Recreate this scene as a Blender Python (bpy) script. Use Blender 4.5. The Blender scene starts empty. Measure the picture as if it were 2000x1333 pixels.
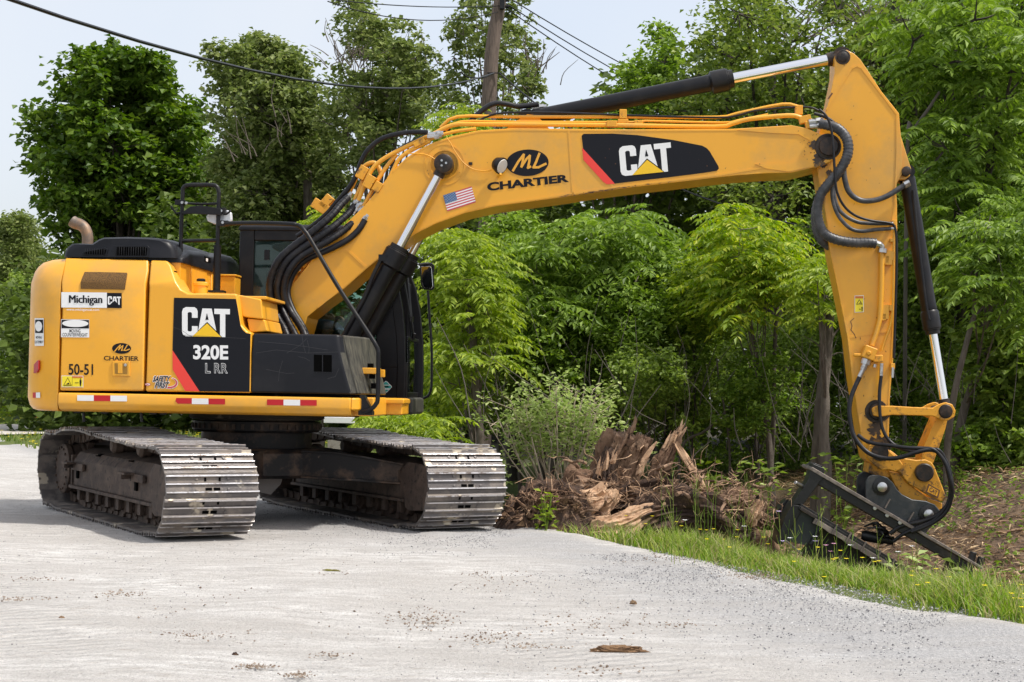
import bpy, bmesh, math, random
import numpy as np
from mathutils import Vector, Matrix, noise
random.seed(7); rng = np.random.default_rng(7)
SC = bpy.context.scene
COL = SC.collection
R = math.radians

# ------------------------------------------------------------------ camera
CAM_H, PITCH, ROLL, FPX = 1.25964, 0.03344, 0.01822, 3092.37
SW_X, SW_Y, YAW_LOW, YAW_UP = -2.4826, 15.52185, -1.0513, -0.06949
FW = Vector((0, math.cos(PITCH), math.sin(PITCH)))
_r0 = Vector((1, 0, 0)); _u0 = Vector((0, -math.sin(PITCH), math.cos(PITCH)))
RX = _r0*math.cos(ROLL) + _u0*math.sin(ROLL)
UX = -_r0*math.sin(ROLL) + _u0*math.cos(ROLL)
cd = bpy.data.cameras.new('camera'); cam = bpy.data.objects.new('camera', cd); COL.objects.link(cam)
m = Matrix.Identity(4)
for i in range(3):
    m[i][0], m[i][1], m[i][2] = RX[i], UX[i], -FW[i]
m[2][3] = CAM_H
cam.matrix_world = m
cd.sensor_width = 36; cd.lens = FPX/2000*36; cd.clip_start = 0.1; cd.clip_end = 3000
SC.camera = cam

# ------------------------------------------------------------------ light
SUN_EL, SUN_AZ = R(60), R(-21)          # azimuth measured from +x towards +y
sdir = Vector((math.cos(SUN_EL)*math.cos(SUN_AZ), math.cos(SUN_EL)*math.sin(SUN_AZ), math.sin(SUN_EL)))
W = bpy.data.worlds.new('World'); SC.world = W; W.use_nodes = True
nt = W.node_tree; bg = nt.nodes['Background']
sky = nt.nodes.new('ShaderNodeTexSky'); sky.sky_type = 'NISHITA'; sky.sun_disc = False
sky.sun_elevation = SUN_EL; sky.sun_rotation = math.atan2(sdir.x, sdir.y)
sky.air_density = 1.0; sky.dust_density = 5.0; sky.ozone_density = 1.2; sky.altitude = 100
# thin high haze: a pale veil mixed over the blue, a little uneven
tc_ = nt.nodes.new('ShaderNodeTexCoord'); ns_ = nt.nodes.new('ShaderNodeTexNoise'); ns_.inputs['Scale'].default_value = 2.2; ns_.inputs['Detail'].default_value = 5
nt.links.new(tc_.outputs['Generated'], ns_.inputs['Vector']); mr_ = nt.nodes.new('ShaderNodeMapRange'); nt.links.new(ns_.outputs[0], mr_.inputs[0])
mr_.inputs[1].default_value = .3; mr_.inputs[2].default_value = .7; mr_.inputs[3].default_value = .55; mr_.inputs[4].default_value = .92
mv_ = nt.nodes.new('ShaderNodeMix'); mv_.data_type = 'RGBA'; nt.links.new(mr_.outputs[0], mv_.inputs[0]); nt.links.new(sky.outputs[0], mv_.inputs[6]); mv_.inputs[7].default_value = (3.35, 3.45, 3.6, 1)
nt.links.new(mv_.outputs[2], bg.inputs[0]); bg.inputs[1].default_value = 0.15
sl = bpy.data.lights.new('sun', 'SUN'); sl.energy = 2.4; sl.angle = R(2.5); sl.color = (1, .955, .88)
so = bpy.data.objects.new('sun', sl); COL.objects.link(so)
so.rotation_euler = sdir.to_track_quat('Z', 'Y').to_euler(); so.location = (20, 10, 40)
SC.view_settings.view_transform = 'Standard'; SC.view_settings.look = 'None'
SC.view_settings.exposure = 0.84; SC.view_settings.gamma = 1

# ------------------------------------------------------------------ picture -> place
def ray(px, py):
    return FW*FPX + RX*(px-1000) + UX*(666.5-py)
CAMP = Vector((0, 0, CAM_H))
def frame(yaw):
    return Vector((math.cos(yaw), math.sin(yaw), 0)), Vector((-math.sin(yaw), math.cos(yaw), 0))
EU, NU = frame(YAW_UP)
SWC = Vector((SW_X, SW_Y, 0))
def U(px, py, w):
    """point of the machine's upper frame on its lengthwise plane w that is seen at (px, py)"""
    d = ray(px, py); t = (w-(CAMP-SWC).dot(NU))/d.dot(NU); p = CAMP+d*t-SWC
    return (p.dot(EU), w, p.z)
def UZ(px, py, w):
    q = U(px, py, w); return (q[0], q[2])
def G(px, py, z=0.0):
    d = ray(px, py); t = (z-CAM_H)/d.z; p = CAMP+d*t; return Vector((p.x, p.y, z))
def D(px, py, Y):
    d = ray(px, py); return CAMP+d*(Y/d.y)

# ------------------------------------------------------------------ materials
def newmat(name):
    ma = bpy.data.materials.new(name); ma.use_nodes = True
    n = ma.node_tree; return ma, n, n.nodes['Principled BSDF']
def N(n, t, **k):
    o = n.nodes.new(t)
    for a, b in k.items():
        if a.startswith('i_'): o.inputs[int(a[2:])].default_value = b
        else: setattr(o, a, b)
    return o
def ramp(n, fac, stops):
    r = n.nodes.new('ShaderNodeValToRGB'); e = r.color_ramp.elements
    while len(e) < len(stops): e.new(.5)
    for q, (p, c) in zip(e, stops):
        q.position = p; q.color = (c, c, c, 1) if not hasattr(c, '__len__') else (*c, 1)
    n.links.new(fac, r.inputs[0]); return r
RANDOM_COORDS = [False]
def noi(n, scale, detail=4, rough=.55, vec=None, stretch=None, dist=0):
    tc = n.nodes.new('ShaderNodeTexCoord'); t = n.nodes.new('ShaderNodeTexNoise')
    t.inputs['Scale'].default_value = scale; t.inputs['Detail'].default_value = detail
    t.inputs['Roughness'].default_value = rough; t.inputs['Distortion'].default_value = dist
    src = tc.outputs['Object']
    if RANDOM_COORDS[0]:
        oi = n.nodes.new('ShaderNodeObjectInfo'); sc_ = n.nodes.new('ShaderNodeVectorMath'); sc_.operation = 'SCALE'; sc_.inputs[0].default_value = (37, 91, 53); n.links.new(oi.outputs['Random'], sc_.inputs['Scale'])
        ad_ = n.nodes.new('ShaderNodeVectorMath'); n.links.new(src, ad_.inputs[0]); n.links.new(sc_.outputs[0], ad_.inputs[1]); src = ad_.outputs[0]
    if stretch:
        mp = n.nodes.new('ShaderNodeMapping'); mp.inputs['Scale'].default_value = stretch
        if vec: mp.inputs['Rotation'].default_value = vec
        n.links.new(src, mp.inputs[0]); src = mp.outputs[0]
    n.links.new(src, t.inputs['Vector']); return t
def mixc(n, fac, a, b):
    mx = n.nodes.new('ShaderNodeMix'); mx.data_type = 'RGBA'
    if isinstance(fac, float): mx.inputs[0].default_value = fac
    else: n.links.new(fac, mx.inputs[0])
    for v, i in ((a, 6), (b, 7)):
        if hasattr(v, 'is_output'): n.links.new(v, mx.inputs[i])
        else: mx.inputs[i].default_value = (*v, 1)
    return mx.outputs[2]
def surf(name, col, rough=.5, metal=0, dirt=None, dscale=3, dlo=.5, dhi=.7, bump=0, bscale=40, coat=0, fine=None, streak=None, dr=None, spec=.5):
    ma, n, b = newmat(name)
    c = None
    if dirt:
        t = noi(n, dscale, 6, .65, stretch=streak); r = ramp(n, t.outputs[0], [(dlo, 0.), (dhi, 1.)])
        c = mixc(n, r.outputs[0], col, dirt)
        if dr is not None:
            q = N(n, 'ShaderNodeMapRange'); n.links.new(r.outputs[0], q.inputs[0]); q.inputs[3].default_value = rough; q.inputs[4].default_value = dr
            n.links.new(q.outputs[0], b.inputs['Roughness'])
    if fine:
        t = noi(n, fine[1], 3, .6); r = ramp(n, t.outputs[0], [(fine[2], 0.), (fine[3], 1.)])
        c = mixc(n, r.outputs[0], c if c is not None else col, fine[0])
    if c is not None: n.links.new(c, b.inputs['Base Color'])
    else: b.inputs['Base Color'].default_value = (*col, 1)
    if not (dirt and dr is not None): b.inputs['Roughness'].default_value = rough
    b.inputs['Metallic'].default_value = metal; b.inputs['Specular IOR Level'].default_value = spec
    b.inputs['Coat Weight'].default_value = coat; b.inputs['Coat Roughness'].default_value = .15
    if bump:
        t = noi(n, bscale, 5, .6); bp = N(n, 'ShaderNodeBump'); bp.inputs['Strength'].default_value = bump; bp.inputs['Distance'].default_value = .01
        n.links.new(t.outputs[0], bp.inputs['Height']); n.links.new(bp.outputs[0], b.inputs['Normal'])
    return ma
YEL = (.80, .375, .020)
M = {}
M['yellow'] = surf('yellow_paint', YEL, .38, 0, dirt=(.58, .31, .06), dscale=1.6, dlo=.48, dhi=.74, coat=.25, fine=((.30, .14, .03), 23, .73, .80), dr=.55)
M['yellow_worn'] = surf('worn_yellow_paint', (.74, .34, .022), .45, 0, dirt=(.10, .055, .03), dscale=9, dlo=.55, dhi=.70, fine=((.16, .08, .03), 38, .62, .70), bump=.15, bscale=30)
M['yellow_greasy'] = surf('greasy_yellow_paint', (.62, .29, .02), .5, 0, dirt=(.05, .03, .018), dscale=5, dlo=.5, dhi=.62, fine=((.12, .06, .02), 30, .6, .68), bump=.2, bscale=30)
M['black'] = surf('black_paint', (.006, .006, .008), .38, 0, dirt=(.028, .025, .022), dscale=4, dlo=.5, dhi=.85, spec=.3)
M['black_plastic'] = surf('black_plastic', (.006, .0065, .010), .40, 0, dirt=(.018, .018, .021), dscale=2.5, dlo=.45, dhi=.8, spec=.28, bump=.05, bscale=200)
M['dusty_black'] = surf('dusty_black_plastic', (.018, .018, .016), .6, 0, dirt=(.095, .088, .066), dscale=4, dlo=.38, dhi=.68, streak=(6, 6, 1), fine=((.24, .22, .17), 30, .68, .78))
M['rubber'] = surf('rubber_hose', (.007, .007, .010), .42, 0, dirt=(.03, .027, .027), dscale=10, dlo=.5, dhi=.8, spec=.35)
M['grey_hose'] = surf('grey_braided_hose', (.035, .037, .043), .42, 0, dirt=(.10, .10, .105), dscale=14, dlo=.4, dhi=.7)
M['chrome'] = surf('chrome_rod', (.82, .82, .84), .07, 1)
M['steel'] = surf('bright_steel', (.55, .55, .55), .32, 1, dirt=(.2, .17, .14), dscale=20, dlo=.5, dhi=.7)
M['pin'] = surf('greasy_pin', (.014, .011, .010), .45, .2, dirt=(.06, .034, .020), dscale=14, dlo=.45, dhi=.65, bump=.3, bscale=40)
M['rust'] = surf('rusty_brown_steel', (.055, .037, .029), .75, .1, dirt=(.115, .080, .060), dscale=5, dlo=.42, dhi=.68, fine=((.015, .011, .010), 16, .55, .68), bump=.35, bscale=30)
M['frame_black'] = surf('soiled_black_steel', (.012, .011, .012), .5, .1, dirt=(.13, .082, .055), dscale=2.6, dlo=.47, dhi=.66, bump=.25, bscale=22, fine=((.12, .09, .07), 9, .66, .75), spec=.3)
RANDOM_COORDS[0] = True
M['shoe'] = surf('track_shoe_steel', (.125, .113, .110), .46, .5, dirt=(.27, .235, .205), dscale=4.2, dlo=.48, dhi=.62, fine=((.50, .44, .35), 4.5, .60, .65), bump=.4, bscale=45, dr=.85)
M['grouser'] = surf('worn_grouser_steel', (.66, .64, .65), .36, .75, dirt=(.24, .20, .18), dscale=9, dlo=.50, dhi=.63, bump=.5, bscale=40)
RANDOM_COORDS[0] = False
M['att'] = surf('attachment_black_steel', (.016, .016, .017), .40, .25, dirt=(.085, .068, .056), dscale=4, dlo=.52, dhi=.72, bump=.2, bscale=30)
M['att_grey'] = surf('attachment_grey_steel', (.034, .040, .045), .38, .3, dirt=(.085, .082, .08), dscale=5, dlo=.5, dhi=.75, bump=.15, bscale=30)
M['att_worn'] = surf('attachment_worn_edge', (.16, .135, .12), .5, .5, dirt=(.32, .27, .23), dscale=9, dlo=.45, dhi=.62)
M['hole'] = surf('recess_shade', (.002, .002, .002), .9, spec=.05)  # near-black colour stands in for the shade inside gaps, slots and vents
M['d_black'] = surf('decal_black', (.0045, .005, .009), .45, spec=.25)
M['d_white'] = surf('decal_white', (.80, .80, .80), .45)
M['d_red'] = surf('decal_red', (.80, .05, .035), .4)
M['d_tape'] = surf('reflective_tape_red', (.50, .005, .012), .35)
M['d_yellow'] = surf('decal_yellow', (.85, .52, .01), .4)
M['d_warn'] = surf('warning_label_yellow', (.85, .68, .02), .4)
M['d_blue'] = surf('decal_blue', (.03, .11, .28), .45)
M['d_pinkred'] = surf('faded_red', (.55, .06, .09), .45)
M['d_orange'] = surf('decal_orange', (.62, .16, .02), .45)
M['d_teal'] = surf('decal_teal', (.04, .36, .32), .45)
M['grille'] = surf('brown_mesh_grille', (.17, .09, .022), .7)
M['lens_red'] = surf('red_lamp_lens', (.40, .01, .015), .15, coat=.5)
M['lens'] = surf('lamp_lens', (.62, .60, .56), .12, coat=.5)
M['white_shell'] = surf('white_mirror_shell', (.62, .64, .68), .35, dirt=(.35, .3, .26), dscale=14, dlo=.6, dhi=.75)
M['mirror'] = surf('mirror_glass', (.8, .82, .84), .03, 1)
M['skin'] = surf('skin', (.45, .24, .16), .5)
M['hivis'] = surf('hi_vis_cloth', (.45, .85, .03), .8)
M['denim'] = surf('denim', (.04, .06, .12), .8)
M['hair'] = surf('dark_hair', (.03, .02, .015), .7)
def glassmat(name, tint, gl=.04):
    ma, n, b = newmat(name); n.nodes.remove(b); out = n.nodes['Material Output']
    fr = N(n, 'ShaderNodeFresnel'); fr.inputs[0].default_value = 1.5
    tr = N(n, 'ShaderNodeBsdfTransparent'); tr.inputs[0].default_value = (*tint, 1)
    g = N(n, 'ShaderNodeBsdfGlossy'); g.inputs[1].default_value = gl; g.inputs[0].default_value = (.9, .95, .95, 1)
    mx = N(n, 'ShaderNodeMixShader'); n.links.new(fr.outputs[0], mx.inputs[0]); n.links.new(tr.outputs[0], mx.inputs[1]); n.links.new(g.outputs[0], mx.inputs[2])
    n.links.new(mx.outputs[0], out.inputs[0]); return ma
M['glass'] = glassmat('cab_glass', (.68, .80, .76))

# ------------------------------------------------------------------ mesh builder
def spline(pts, k=6):
    """Catmull-Rom through the points"""
    P = [Vector(p) for p in pts]
    if len(P) < 3: return P
    P = [P[0]*2-P[1]] + P + [P[-1]*2-P[-2]]; out = []
    for i in range(1, len(P)-2):
        a, b, c, d = P[i-1:i+3]
        for j in range(k):
            t = j/k
            out.append(.5*((2*b)+(c-a)*t+(2*a-5*b+4*c-d)*t*t+(3*b-a-3*c+d)*t**3))
    out.append(P[-2]); return out
class MB:
    def __init__(s): s.V, s.F, s.I = [], [], []
    def add(s, vs, fs, mi=0):
        o = len(s.V); s.V += [tuple(v) for v in vs]
        for f in fs: s.F.append([i+o for i in f]); s.I.append(mi)
        return s
    def box(s, c, d, rot=None, mi=0):
        vs = [Vector((x*d[0]/2, y*d[1]/2, z*d[2]/2)) for x in (-1, 1) for y in (-1, 1) for z in (-1, 1)]
        if rot: vs = [rot @ v for v in vs]
        vs = [v+Vector(c) for v in vs]
        return s.add(vs, [(0, 1, 3, 2), (4, 6, 7, 5), (0, 4, 5, 1), (2, 3, 7, 6), (0, 2, 6, 4), (1, 5, 7, 3)], mi)
    def prism(s, o, w0, w1, mi=0):
        """outline (u, z) extruded from w0 to w1"""
        n = len(o); vs = [(u, w0, z) for u, z in o]+[(u, w1, z) for u, z in o]
        fs = [tuple(range(n)), tuple(range(2*n-1, n-1, -1))]+[(i, (i+1) % n, n+(i+1) % n, n+i) for i in range(n)]
        return s.add(vs, fs, mi)
    def prismx(s, o, x0, x1, mi=0):
        """outline (w, z) extruded along u"""
        n = len(o); vs = [(x0, w, z) for w, z in o]+[(x1, w, z) for w, z in o]
        fs = [tuple(range(n)), tuple(range(2*n-1, n-1, -1))]+[(i, (i+1) % n, n+(i+1) % n, n+i) for i in range(n)]
        return s.add(vs, fs, mi)
    def loft(s, rings, mi=0, cap=True):
        n = len(rings[0]); vs = [v for r in rings for v in r]; fs = []
        for k in range(len(rings)-1):
            for i in range(n): fs.append((k*n+i, k*n+(i+1) % n, (k+1)*n+(i+1) % n, (k+1)*n+i))
        if cap: fs += [tuple(range(n-1, -1, -1)), tuple(range((len(rings)-1)*n, len(rings)*n))]
        return s.add(vs, fs, mi)
    def tube(s, pts, r, n=10, mi=0, smooth=6, cap=True):
        P = spline(pts, smooth) if smooth else [Vector(p) for p in pts]
        L = len(P); rr = r if hasattr(r, '__len__') else [r, r]
        rad = [np.interp(i/(L-1), np.linspace(0, 1, len(rr)), rr) for i in range(L)]
        T = [(P[min(i+1, L-1)]-P[max(i-1, 0)]).normalized() for i in range(L)]
        up = Vector((0, 0, 1)) if abs(T[0].z) < .9 else Vector((0, 1, 0))
        nx = T[0].cross(up).normalized(); rings = []
        for i in range(L):
            nx = (nx-T[i]*nx.dot(T[i])).normalized(); ny = T[i].cross(nx)
            rings.append([P[i]+(nx*math.cos(a)+ny*math.sin(a))*rad[i] for a in [2*math.pi*k/n for k in range(n)]])
        return s.loft(rings, mi, cap)
    def cyl(s, a, b, r, r2=None, n=20, mi=0):
        return s.tube([a, b], [r, r if r2 is None else r2], n, mi, 0)
    def lathe(s, a, b, prof, n=24, mi=0):
        """profile [(t along a->b in metres, radius)]"""
        a, b = Vector(a), Vector(b); T = (b-a).normalized()
        nx = T.cross(Vector((0, 0, 1)) if abs(T.z) < .9 else Vector((0, 1, 0))).normalized(); ny = T.cross(nx)
        return s.loft([[a+T*t+(nx*math.cos(q)+ny*math.sin(q))*r for q in [2*math.pi*k/n for k in range(n)]] for t, r in prof], mi)
    def build(s, name, mats, parent=None, bevel=0, seg=2, angle=35, fold=None, norm=True, sep=False):
        if sep:                                   # every piece that stands apart becomes an object of its own
            par = list(range(len(s.V)))
            def fd(i):
                while par[i] != i: par[i] = par[par[i]]; i = par[i]
                return i
            for f in s.F:
                a = fd(f[0])
                for i in f[1:]: par[fd(i)] = a
            comp = {}
            for i in range(len(s.V)): comp.setdefault(fd(i), []).append(i)
            bx = []
            for k, ids in comp.items():
                A = np.array([s.V[i] for i in ids]); bx.append([{k}, A.min(0)-.002, A.max(0)+.002])
            ch_ = True
            while ch_:
                ch_ = False
                for i in range(len(bx)):
                    for j in range(len(bx)-1, i, -1):
                        if (bx[i][1] <= bx[j][2]).all() and (bx[j][1] <= bx[i][2]).all():
                            bx[i] = [bx[i][0] | bx[j][0], np.minimum(bx[i][1], bx[j][1]), np.maximum(bx[i][2], bx[j][2])]; del bx[j]; ch_ = True
            if len(bx) > 1:
                for ks, _, _ in bx:
                    m2 = MB(); mp = {}
                    for f, mi in zip(s.F, s.I):
                        if fd(f[0]) in ks:
                            for i in f:
                                if i not in mp: mp[i] = len(m2.V); m2.V.append(s.V[i])
                            m2.F.append([mp[i] for i in f]); m2.I.append(mi)
                    o = m2.build(name, mats, parent, bevel, seg, angle, fold, norm)
                return o
        me = bpy.data.meshes.new(name); me.from_pydata(s.V, [], s.F)
        for ma in (mats if isinstance(mats, (list, tuple)) else [mats]): me.materials.append(M[ma] if isinstance(ma, str) else ma)
        me.polygons.foreach_set('material_index', s.I)
        if fold or norm:
            bm = bmesh.new(); bm.from_mesh(me)
            if fold:
                zf, fn = fold
                for z in (zf if hasattr(zf, '__len__') else [zf]):
                    bmesh.ops.bisect_plane(bm, geom=bm.verts[:]+bm.edges[:]+bm.faces[:], plane_co=(0, 0, z), plane_no=(0, 0, 1))
                for v in bm.verts: v.co = fn(v.co)
            if norm: bmesh.ops.recalc_face_normals(bm, faces=bm.faces)
            bm.to_mesh(me); bm.free()
        me.polygons.foreach_set('use_smooth', [True]*len(me.polygons))
        me.set_sharp_from_angle(angle=R(angle))
        o = bpy.data.objects.new(name, me); COL.objects.link(o)
        if parent: o.parent = parent
        if bevel:
            b = o.modifiers.new('bevel', 'BEVEL'); b.width = bevel; b.segments = seg; b.limit_method = 'ANGLE'; b.angle_limit = R(30); b.harden_normals = True
        return o
def tag(o, label=None, cat=None, group=None, kind=None):
    if label: o['label'] = label
    if cat: o['category'] = cat
    if group: o['group'] = group
    if kind: o['kind'] = kind
    return o
def empty(name, loc=(0, 0, 0), rz=0, parent=None):
    o = bpy.data.objects.new(name, None); COL.objects.link(o); o.location = loc; o.rotation_euler = (0, 0, rz); o.empty_display_size = .2
    if parent: o.parent = parent
    return o

# ------------------------------------------------------------------ writing
_gc = {}
def glyphs(txt, bold=0.0, sp=1.0):
    k = (txt, bold, sp)
    if k in _gc: return _gc[k]
    cu = bpy.data.curves.new('t', 'FONT'); cu.body = txt; cu.offset = bold; cu.space_character = sp; cu.resolution_u = 4
    ob = bpy.data.objects.new('t', cu); COL.objects.link(ob)
    bpy.context.view_layer.update(); dg = bpy.context.evaluated_depsgraph_get()
    me = bpy.data.meshes.new_from_object(ob.evaluated_get(dg))
    v = np.array([q.co[:2] for q in me.vertices]); f = [list(p.vertices) for p in me.polygons]
    bpy.data.objects.remove(ob); bpy.data.curves.remove(cu); bpy.data.meshes.remove(me)
    v -= v.min(0); v /= v.max(0); _gc[k] = (v, f); return _gc[k]
def glyphs_ref(txt, bold, ref, sp):
    """outline boldness `bold`, scaled by the box of boldness `ref`"""
    out = []
    for b in (bold, ref):
        cu = bpy.data.curves.new('t', 'FONT'); cu.body = txt; cu.offset = b; cu.space_character = sp; cu.resolution_u = 4; ob = bpy.data.objects.new('t', cu); COL.objects.link(ob)
        bpy.context.view_layer.update(); me = bpy.data.meshes.new_from_object(ob.evaluated_get(bpy.context.evaluated_depsgraph_get()))
        out.append((np.array([q.co[:2] for q in me.vertices]), [list(p.vertices) for p in me.polygons])); bpy.data.objects.remove(ob); bpy.data.curves.remove(cu); bpy.data.meshes.remove(me)
    lo, hi = out[1][0].min(0), out[1][0].max(0); return (out[0][0]-lo)/(hi-lo), out[0][1]
class Decal:
    """flat sheets laid 3 mm proud of a plane; pos maps a picture point to the plane"""
    def __init__(s, pos, out): s.mb = MB(); s.pos = pos; s.out = Vector(out); s.m = []
    def mi(s, ma):
        if ma not in s.m: s.m.append(ma)
        return s.m.index(ma)
    def poly(s, pts, ma, lay=0):
        s.mb.add([Vector(s.pos(*p))+s.out*(.003+.0015*lay) for p in pts], [tuple(range(len(pts)))], s.mi(ma)); return s
    def rect(s, x0, y0, x1, y1, ma, lay=0, sl=0):
        """sl: fall of the horizontal lines, in px per px"""
        return s.poly([(x0, y0), (x1, y0+sl*(x1-x0)), (x1, y1+sl*(x1-x0)), (x0, y1)], ma, lay)
    def ell(s, cx, cy, rx, ry, ma, lay=0, sl=0, n=40):
        return s.poly([(cx+rx*math.cos(a), cy+ry*math.sin(a)+sl*rx*math.cos(a)) for a in [2*math.pi*k/n for k in range(n)]], ma, lay)
    def text(s, txt, q, ma, lay=1, bold=0.0, sp=1.0):
        """q: tl, tr, br, bl picture corners"""
        v, f = glyphs(txt, bold, sp); o = []
        tl, tr, br, bl = [np.array(c, float) for c in q]
        for a, b in v:
            t = (tl*(1-a)+tr*a)*b+(bl*(1-a)+br*a)*(1-b)
            o.append(Vector(s.pos(t[0], t[1]))+s.out*(.003+.0015*lay))
        s.mb.add(o, f, s.mi(ma)); return s
    def trect(s, txt, x0, y0, x1, y1, ma, lay=1, bold=0., sl=0, sk=0, sp=1.0):
        return s.text(txt, [(x0+sk, y0), (x1+sk, y0+sl*(x1-x0)), (x1, y1+sl*(x1-x0)), (x0, y1)], ma, lay, bold, sp)
    def stroke(s, pts, wd, ma, lay=1):
        P = [Vector((*p, 0)) for p in pts]
        for i, (a, b) in enumerate(zip(P, P[1:])):
            d = (b-a).normalized(); n = Vector((-d.y, d.x, 0))*wd/2; e = d*wd*.35
            s.poly([(a-e+n)[:2], (b+e+n)[:2], (b+e-n)[:2], (a-e-n)[:2]], ma, lay+.12*(i % 2))
        return s
    def build(s, name, parent):
        o = s.mb.build(name, s.m, parent, norm=False)
        # make every face look outwards
        me = o.data; bm = bmesh.new(); bm.from_mesh(me)
        for f in bm.faces:
            f.normal_update()
            if f.normal.dot(s.out) < 0: f.normal_flip()
        bm.to_mesh(me); bm.free(); return o
# three-letter logo, drawn on a 334 x 204 board (x right, y down)
LC = [(27, 0), (87, 0), (102, 10), (109, 27), (109, 74), (69, 74), (69, 42), (62, 35), (47, 35), (39, 42), (39, 164), (47, 170), (62, 170), (69, 162), (69, 132), (109, 132), (109, 168), (72, 204), (27, 204), (7, 194), (0, 172), (0, 32), (7, 12)]
LA = [(142, 7), (207, 7), (239, 162), (175, 100), (113, 162)]
LT = [(225, 7), (334, 7), (334, 44), (302, 44), (302, 204), (279, 204), (265, 190), (265, 44), (225, 44)]
LV = [(72, 204), (274, 204), (175, 110)]
LS = [(174, 38), (163, 86), (186, 86)]
def logo(dc, o, ax, ay, white='d_white', tri='d_yellow', hole='d_black', lay=1):
    """o = picture point of the board's corner, ax = its right edge vector, ay = its down vector"""
    f = lambda P: [(o[0]+ax[0]*x/334+ay[0]*y/204, o[1]+ax[1]*x/334+ay[1]*y/204) for x, y in P]
    dc.poly(f(LC), white, lay)
    dc.poly(f([(142, 7), (207, 7), (218, 60), (132, 60)]), white, lay); dc.poly(f([(132, 60), (218, 60), (239, 162), (175, 100)]), white, lay)
    dc.poly(f([(132, 60), (175, 100), (113, 162)]), white, lay)
    dc.poly(f([(225, 7), (334, 7), (334, 44), (225, 44)]), white, lay); dc.poly(f([(265, 44), (302, 44), (302, 204), (279, 204), (265, 190)]), white, lay)
    dc.poly(f(LV), tri, lay+1); dc.poly(f(LS), hole, lay+1)
def mlogo(dc, cx, cy, rx, ry, ink='d_yellowbody', lay=0, sl=0, rot=0):
    dc.ell(cx, cy, rx, ry, 'd_black', lay, sl)
    c_, s_ = math.cos(rot), math.sin(rot)
    g = lambda P: [(cx+rx*x*c_-rx*y*s_, cy+ry*y+rx*x*sl) for x, y in P]
    wd = rx*.11
    dc.stroke(g([(-.72, .55), (-.42, -.1), (-.12, -.62), (-.22, -.05), (-.30, .28)]), wd, ink, lay+1)
    dc.stroke(g([(-.30, .28), (-.02, -.28), (.16, -.52), (.10, -.1), (.0, .38)]), wd, ink, lay+1.4)
    dc.stroke(g([(.0, .38), (.12, .30)]), wd, ink, lay+1.2)
    dc.stroke(g([(.62, -.66), (.42, -.05), (.26, .36), (.5, .36), (.86, .12)]), wd, ink, lay+1.4)
M['d_yellowbody'] = M['yellow']

# ================================================================== EXCAVATOR
EX = empty('excavator', (SW_X, SW_Y, 0), YAW_UP)
tag(EX, 'yellow tracked excavator with black cab parked on the white gravel road', 'excavator')
def ch(name, parent=EX): return empty(name, parent=parent)
WS = -1.37; ZF = 2.197
def wfold(z): return 0 if z < ZF else (z-ZF)*.55
def US(px, py):
    """picture point -> near side of the house, whose top leans inwards"""
    w = WS
    for _ in range(5): q = U(px, py, w); w = WS+wfold(q[2])
    return q
def USD(px, py): q = US(px, py); return q
fold = (ZF, lambda c: Vector((c.x, c.y+wfold(c.z) if c.y < WS+.01 else c.y, c.z)))
def panel(name, pts, mat='yellow', depth=.35, bevel=.018, parent=EX):
    o = [(US(*p)[0], US(*p)[2]) for p in pts]
    return MB().prism(o, WS, WS+depth).build(name, mat, parent, bevel, fold=fold)
# inner body behind the doors, coloured near-black so the panel gaps look shaded
mb = MB(); mb.box((-.99, -.1, 1.74), (.98, 2.3, 1.16)); mb.box((-.13, -.5, 1.6), (.72, 1.2, .88)); mb.box((-.15, 0, 1.12), (2.4, 2.4, .14))
mb.build('inner_frame', 'hole', EX)
door = panel('engine_door', [(127, 504), (289, 508), (289, 530), (280, 764), (116, 763.5), (121, 600)])
side = panel('side_panel', [(294, 508.5), (326, 509.5), (333, 519), (342, 546), (353, 565), (367, 573), (462, 574), (464, 583), (471, 635), (483, 648), (491, 650), (490, 768), (284, 765), (291, 560)])
MB().box((-.1, -.75, 2.085), (.9, 1.0, .03)).build('deck_plate', 'yellow', EX, .008)
# lower rounded rail, sits under the doors
mb = MB(); a = U(114, 767, WS); b = U(693, 779, WS)
zt, zb = a[2], 1.03
mb.prismx([(WS-.005, zt), (WS-.015, zt-.03), (WS-.015, zb+.07), (WS+.02, zb+.02), (WS+.09, zb), (WS+.3, zb), (WS+.3, zt)], a[0], 1.16)
rail = mb.build('lower_rail', 'yellow', EX, .012, 3)
mb = MB(); mb.loft([[(1.16, WS-.01, zb+.06), (1.16, WS+.3, zb+.03), (1.16, WS+.3, zt), (1.16, WS-.005, zt)],
                    [(1.22, WS+.03, zb+.06), (1.22, WS+.3, zb+.04), (1.22, WS+.3, zt), (1.22, WS+.03, zt)],
                    [(1.28, WS+.14, zb+.07), (1.28, WS+.3, zb+.05), (1.28, WS+.3, zt), (1.28, WS+.14, zt)]])
mb.box((1.18, -.75, 1.12), (.30, .8, .17)); mb.box((1.31, -.12, 1.12), (.34, .46, .16)); mb.box((1.35, -.16, 1.17), (.30, .46, .05))
mb.build('front_bumper', 'yellow', rail, .015)
mb = MB()
for x in (163, 276): p = U(x, 806, -1.2); mb.cyl(p, (p[0]+.01, p[1], p[2]-.085), .014)
for x in (152, 205, 300, 320): p = U(x, 806, -1.2); mb.box((p[0], p[1], 1.03), (.06, .05, .03))
mb.build('drain_plug', 'black', rail, sep=True)
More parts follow.
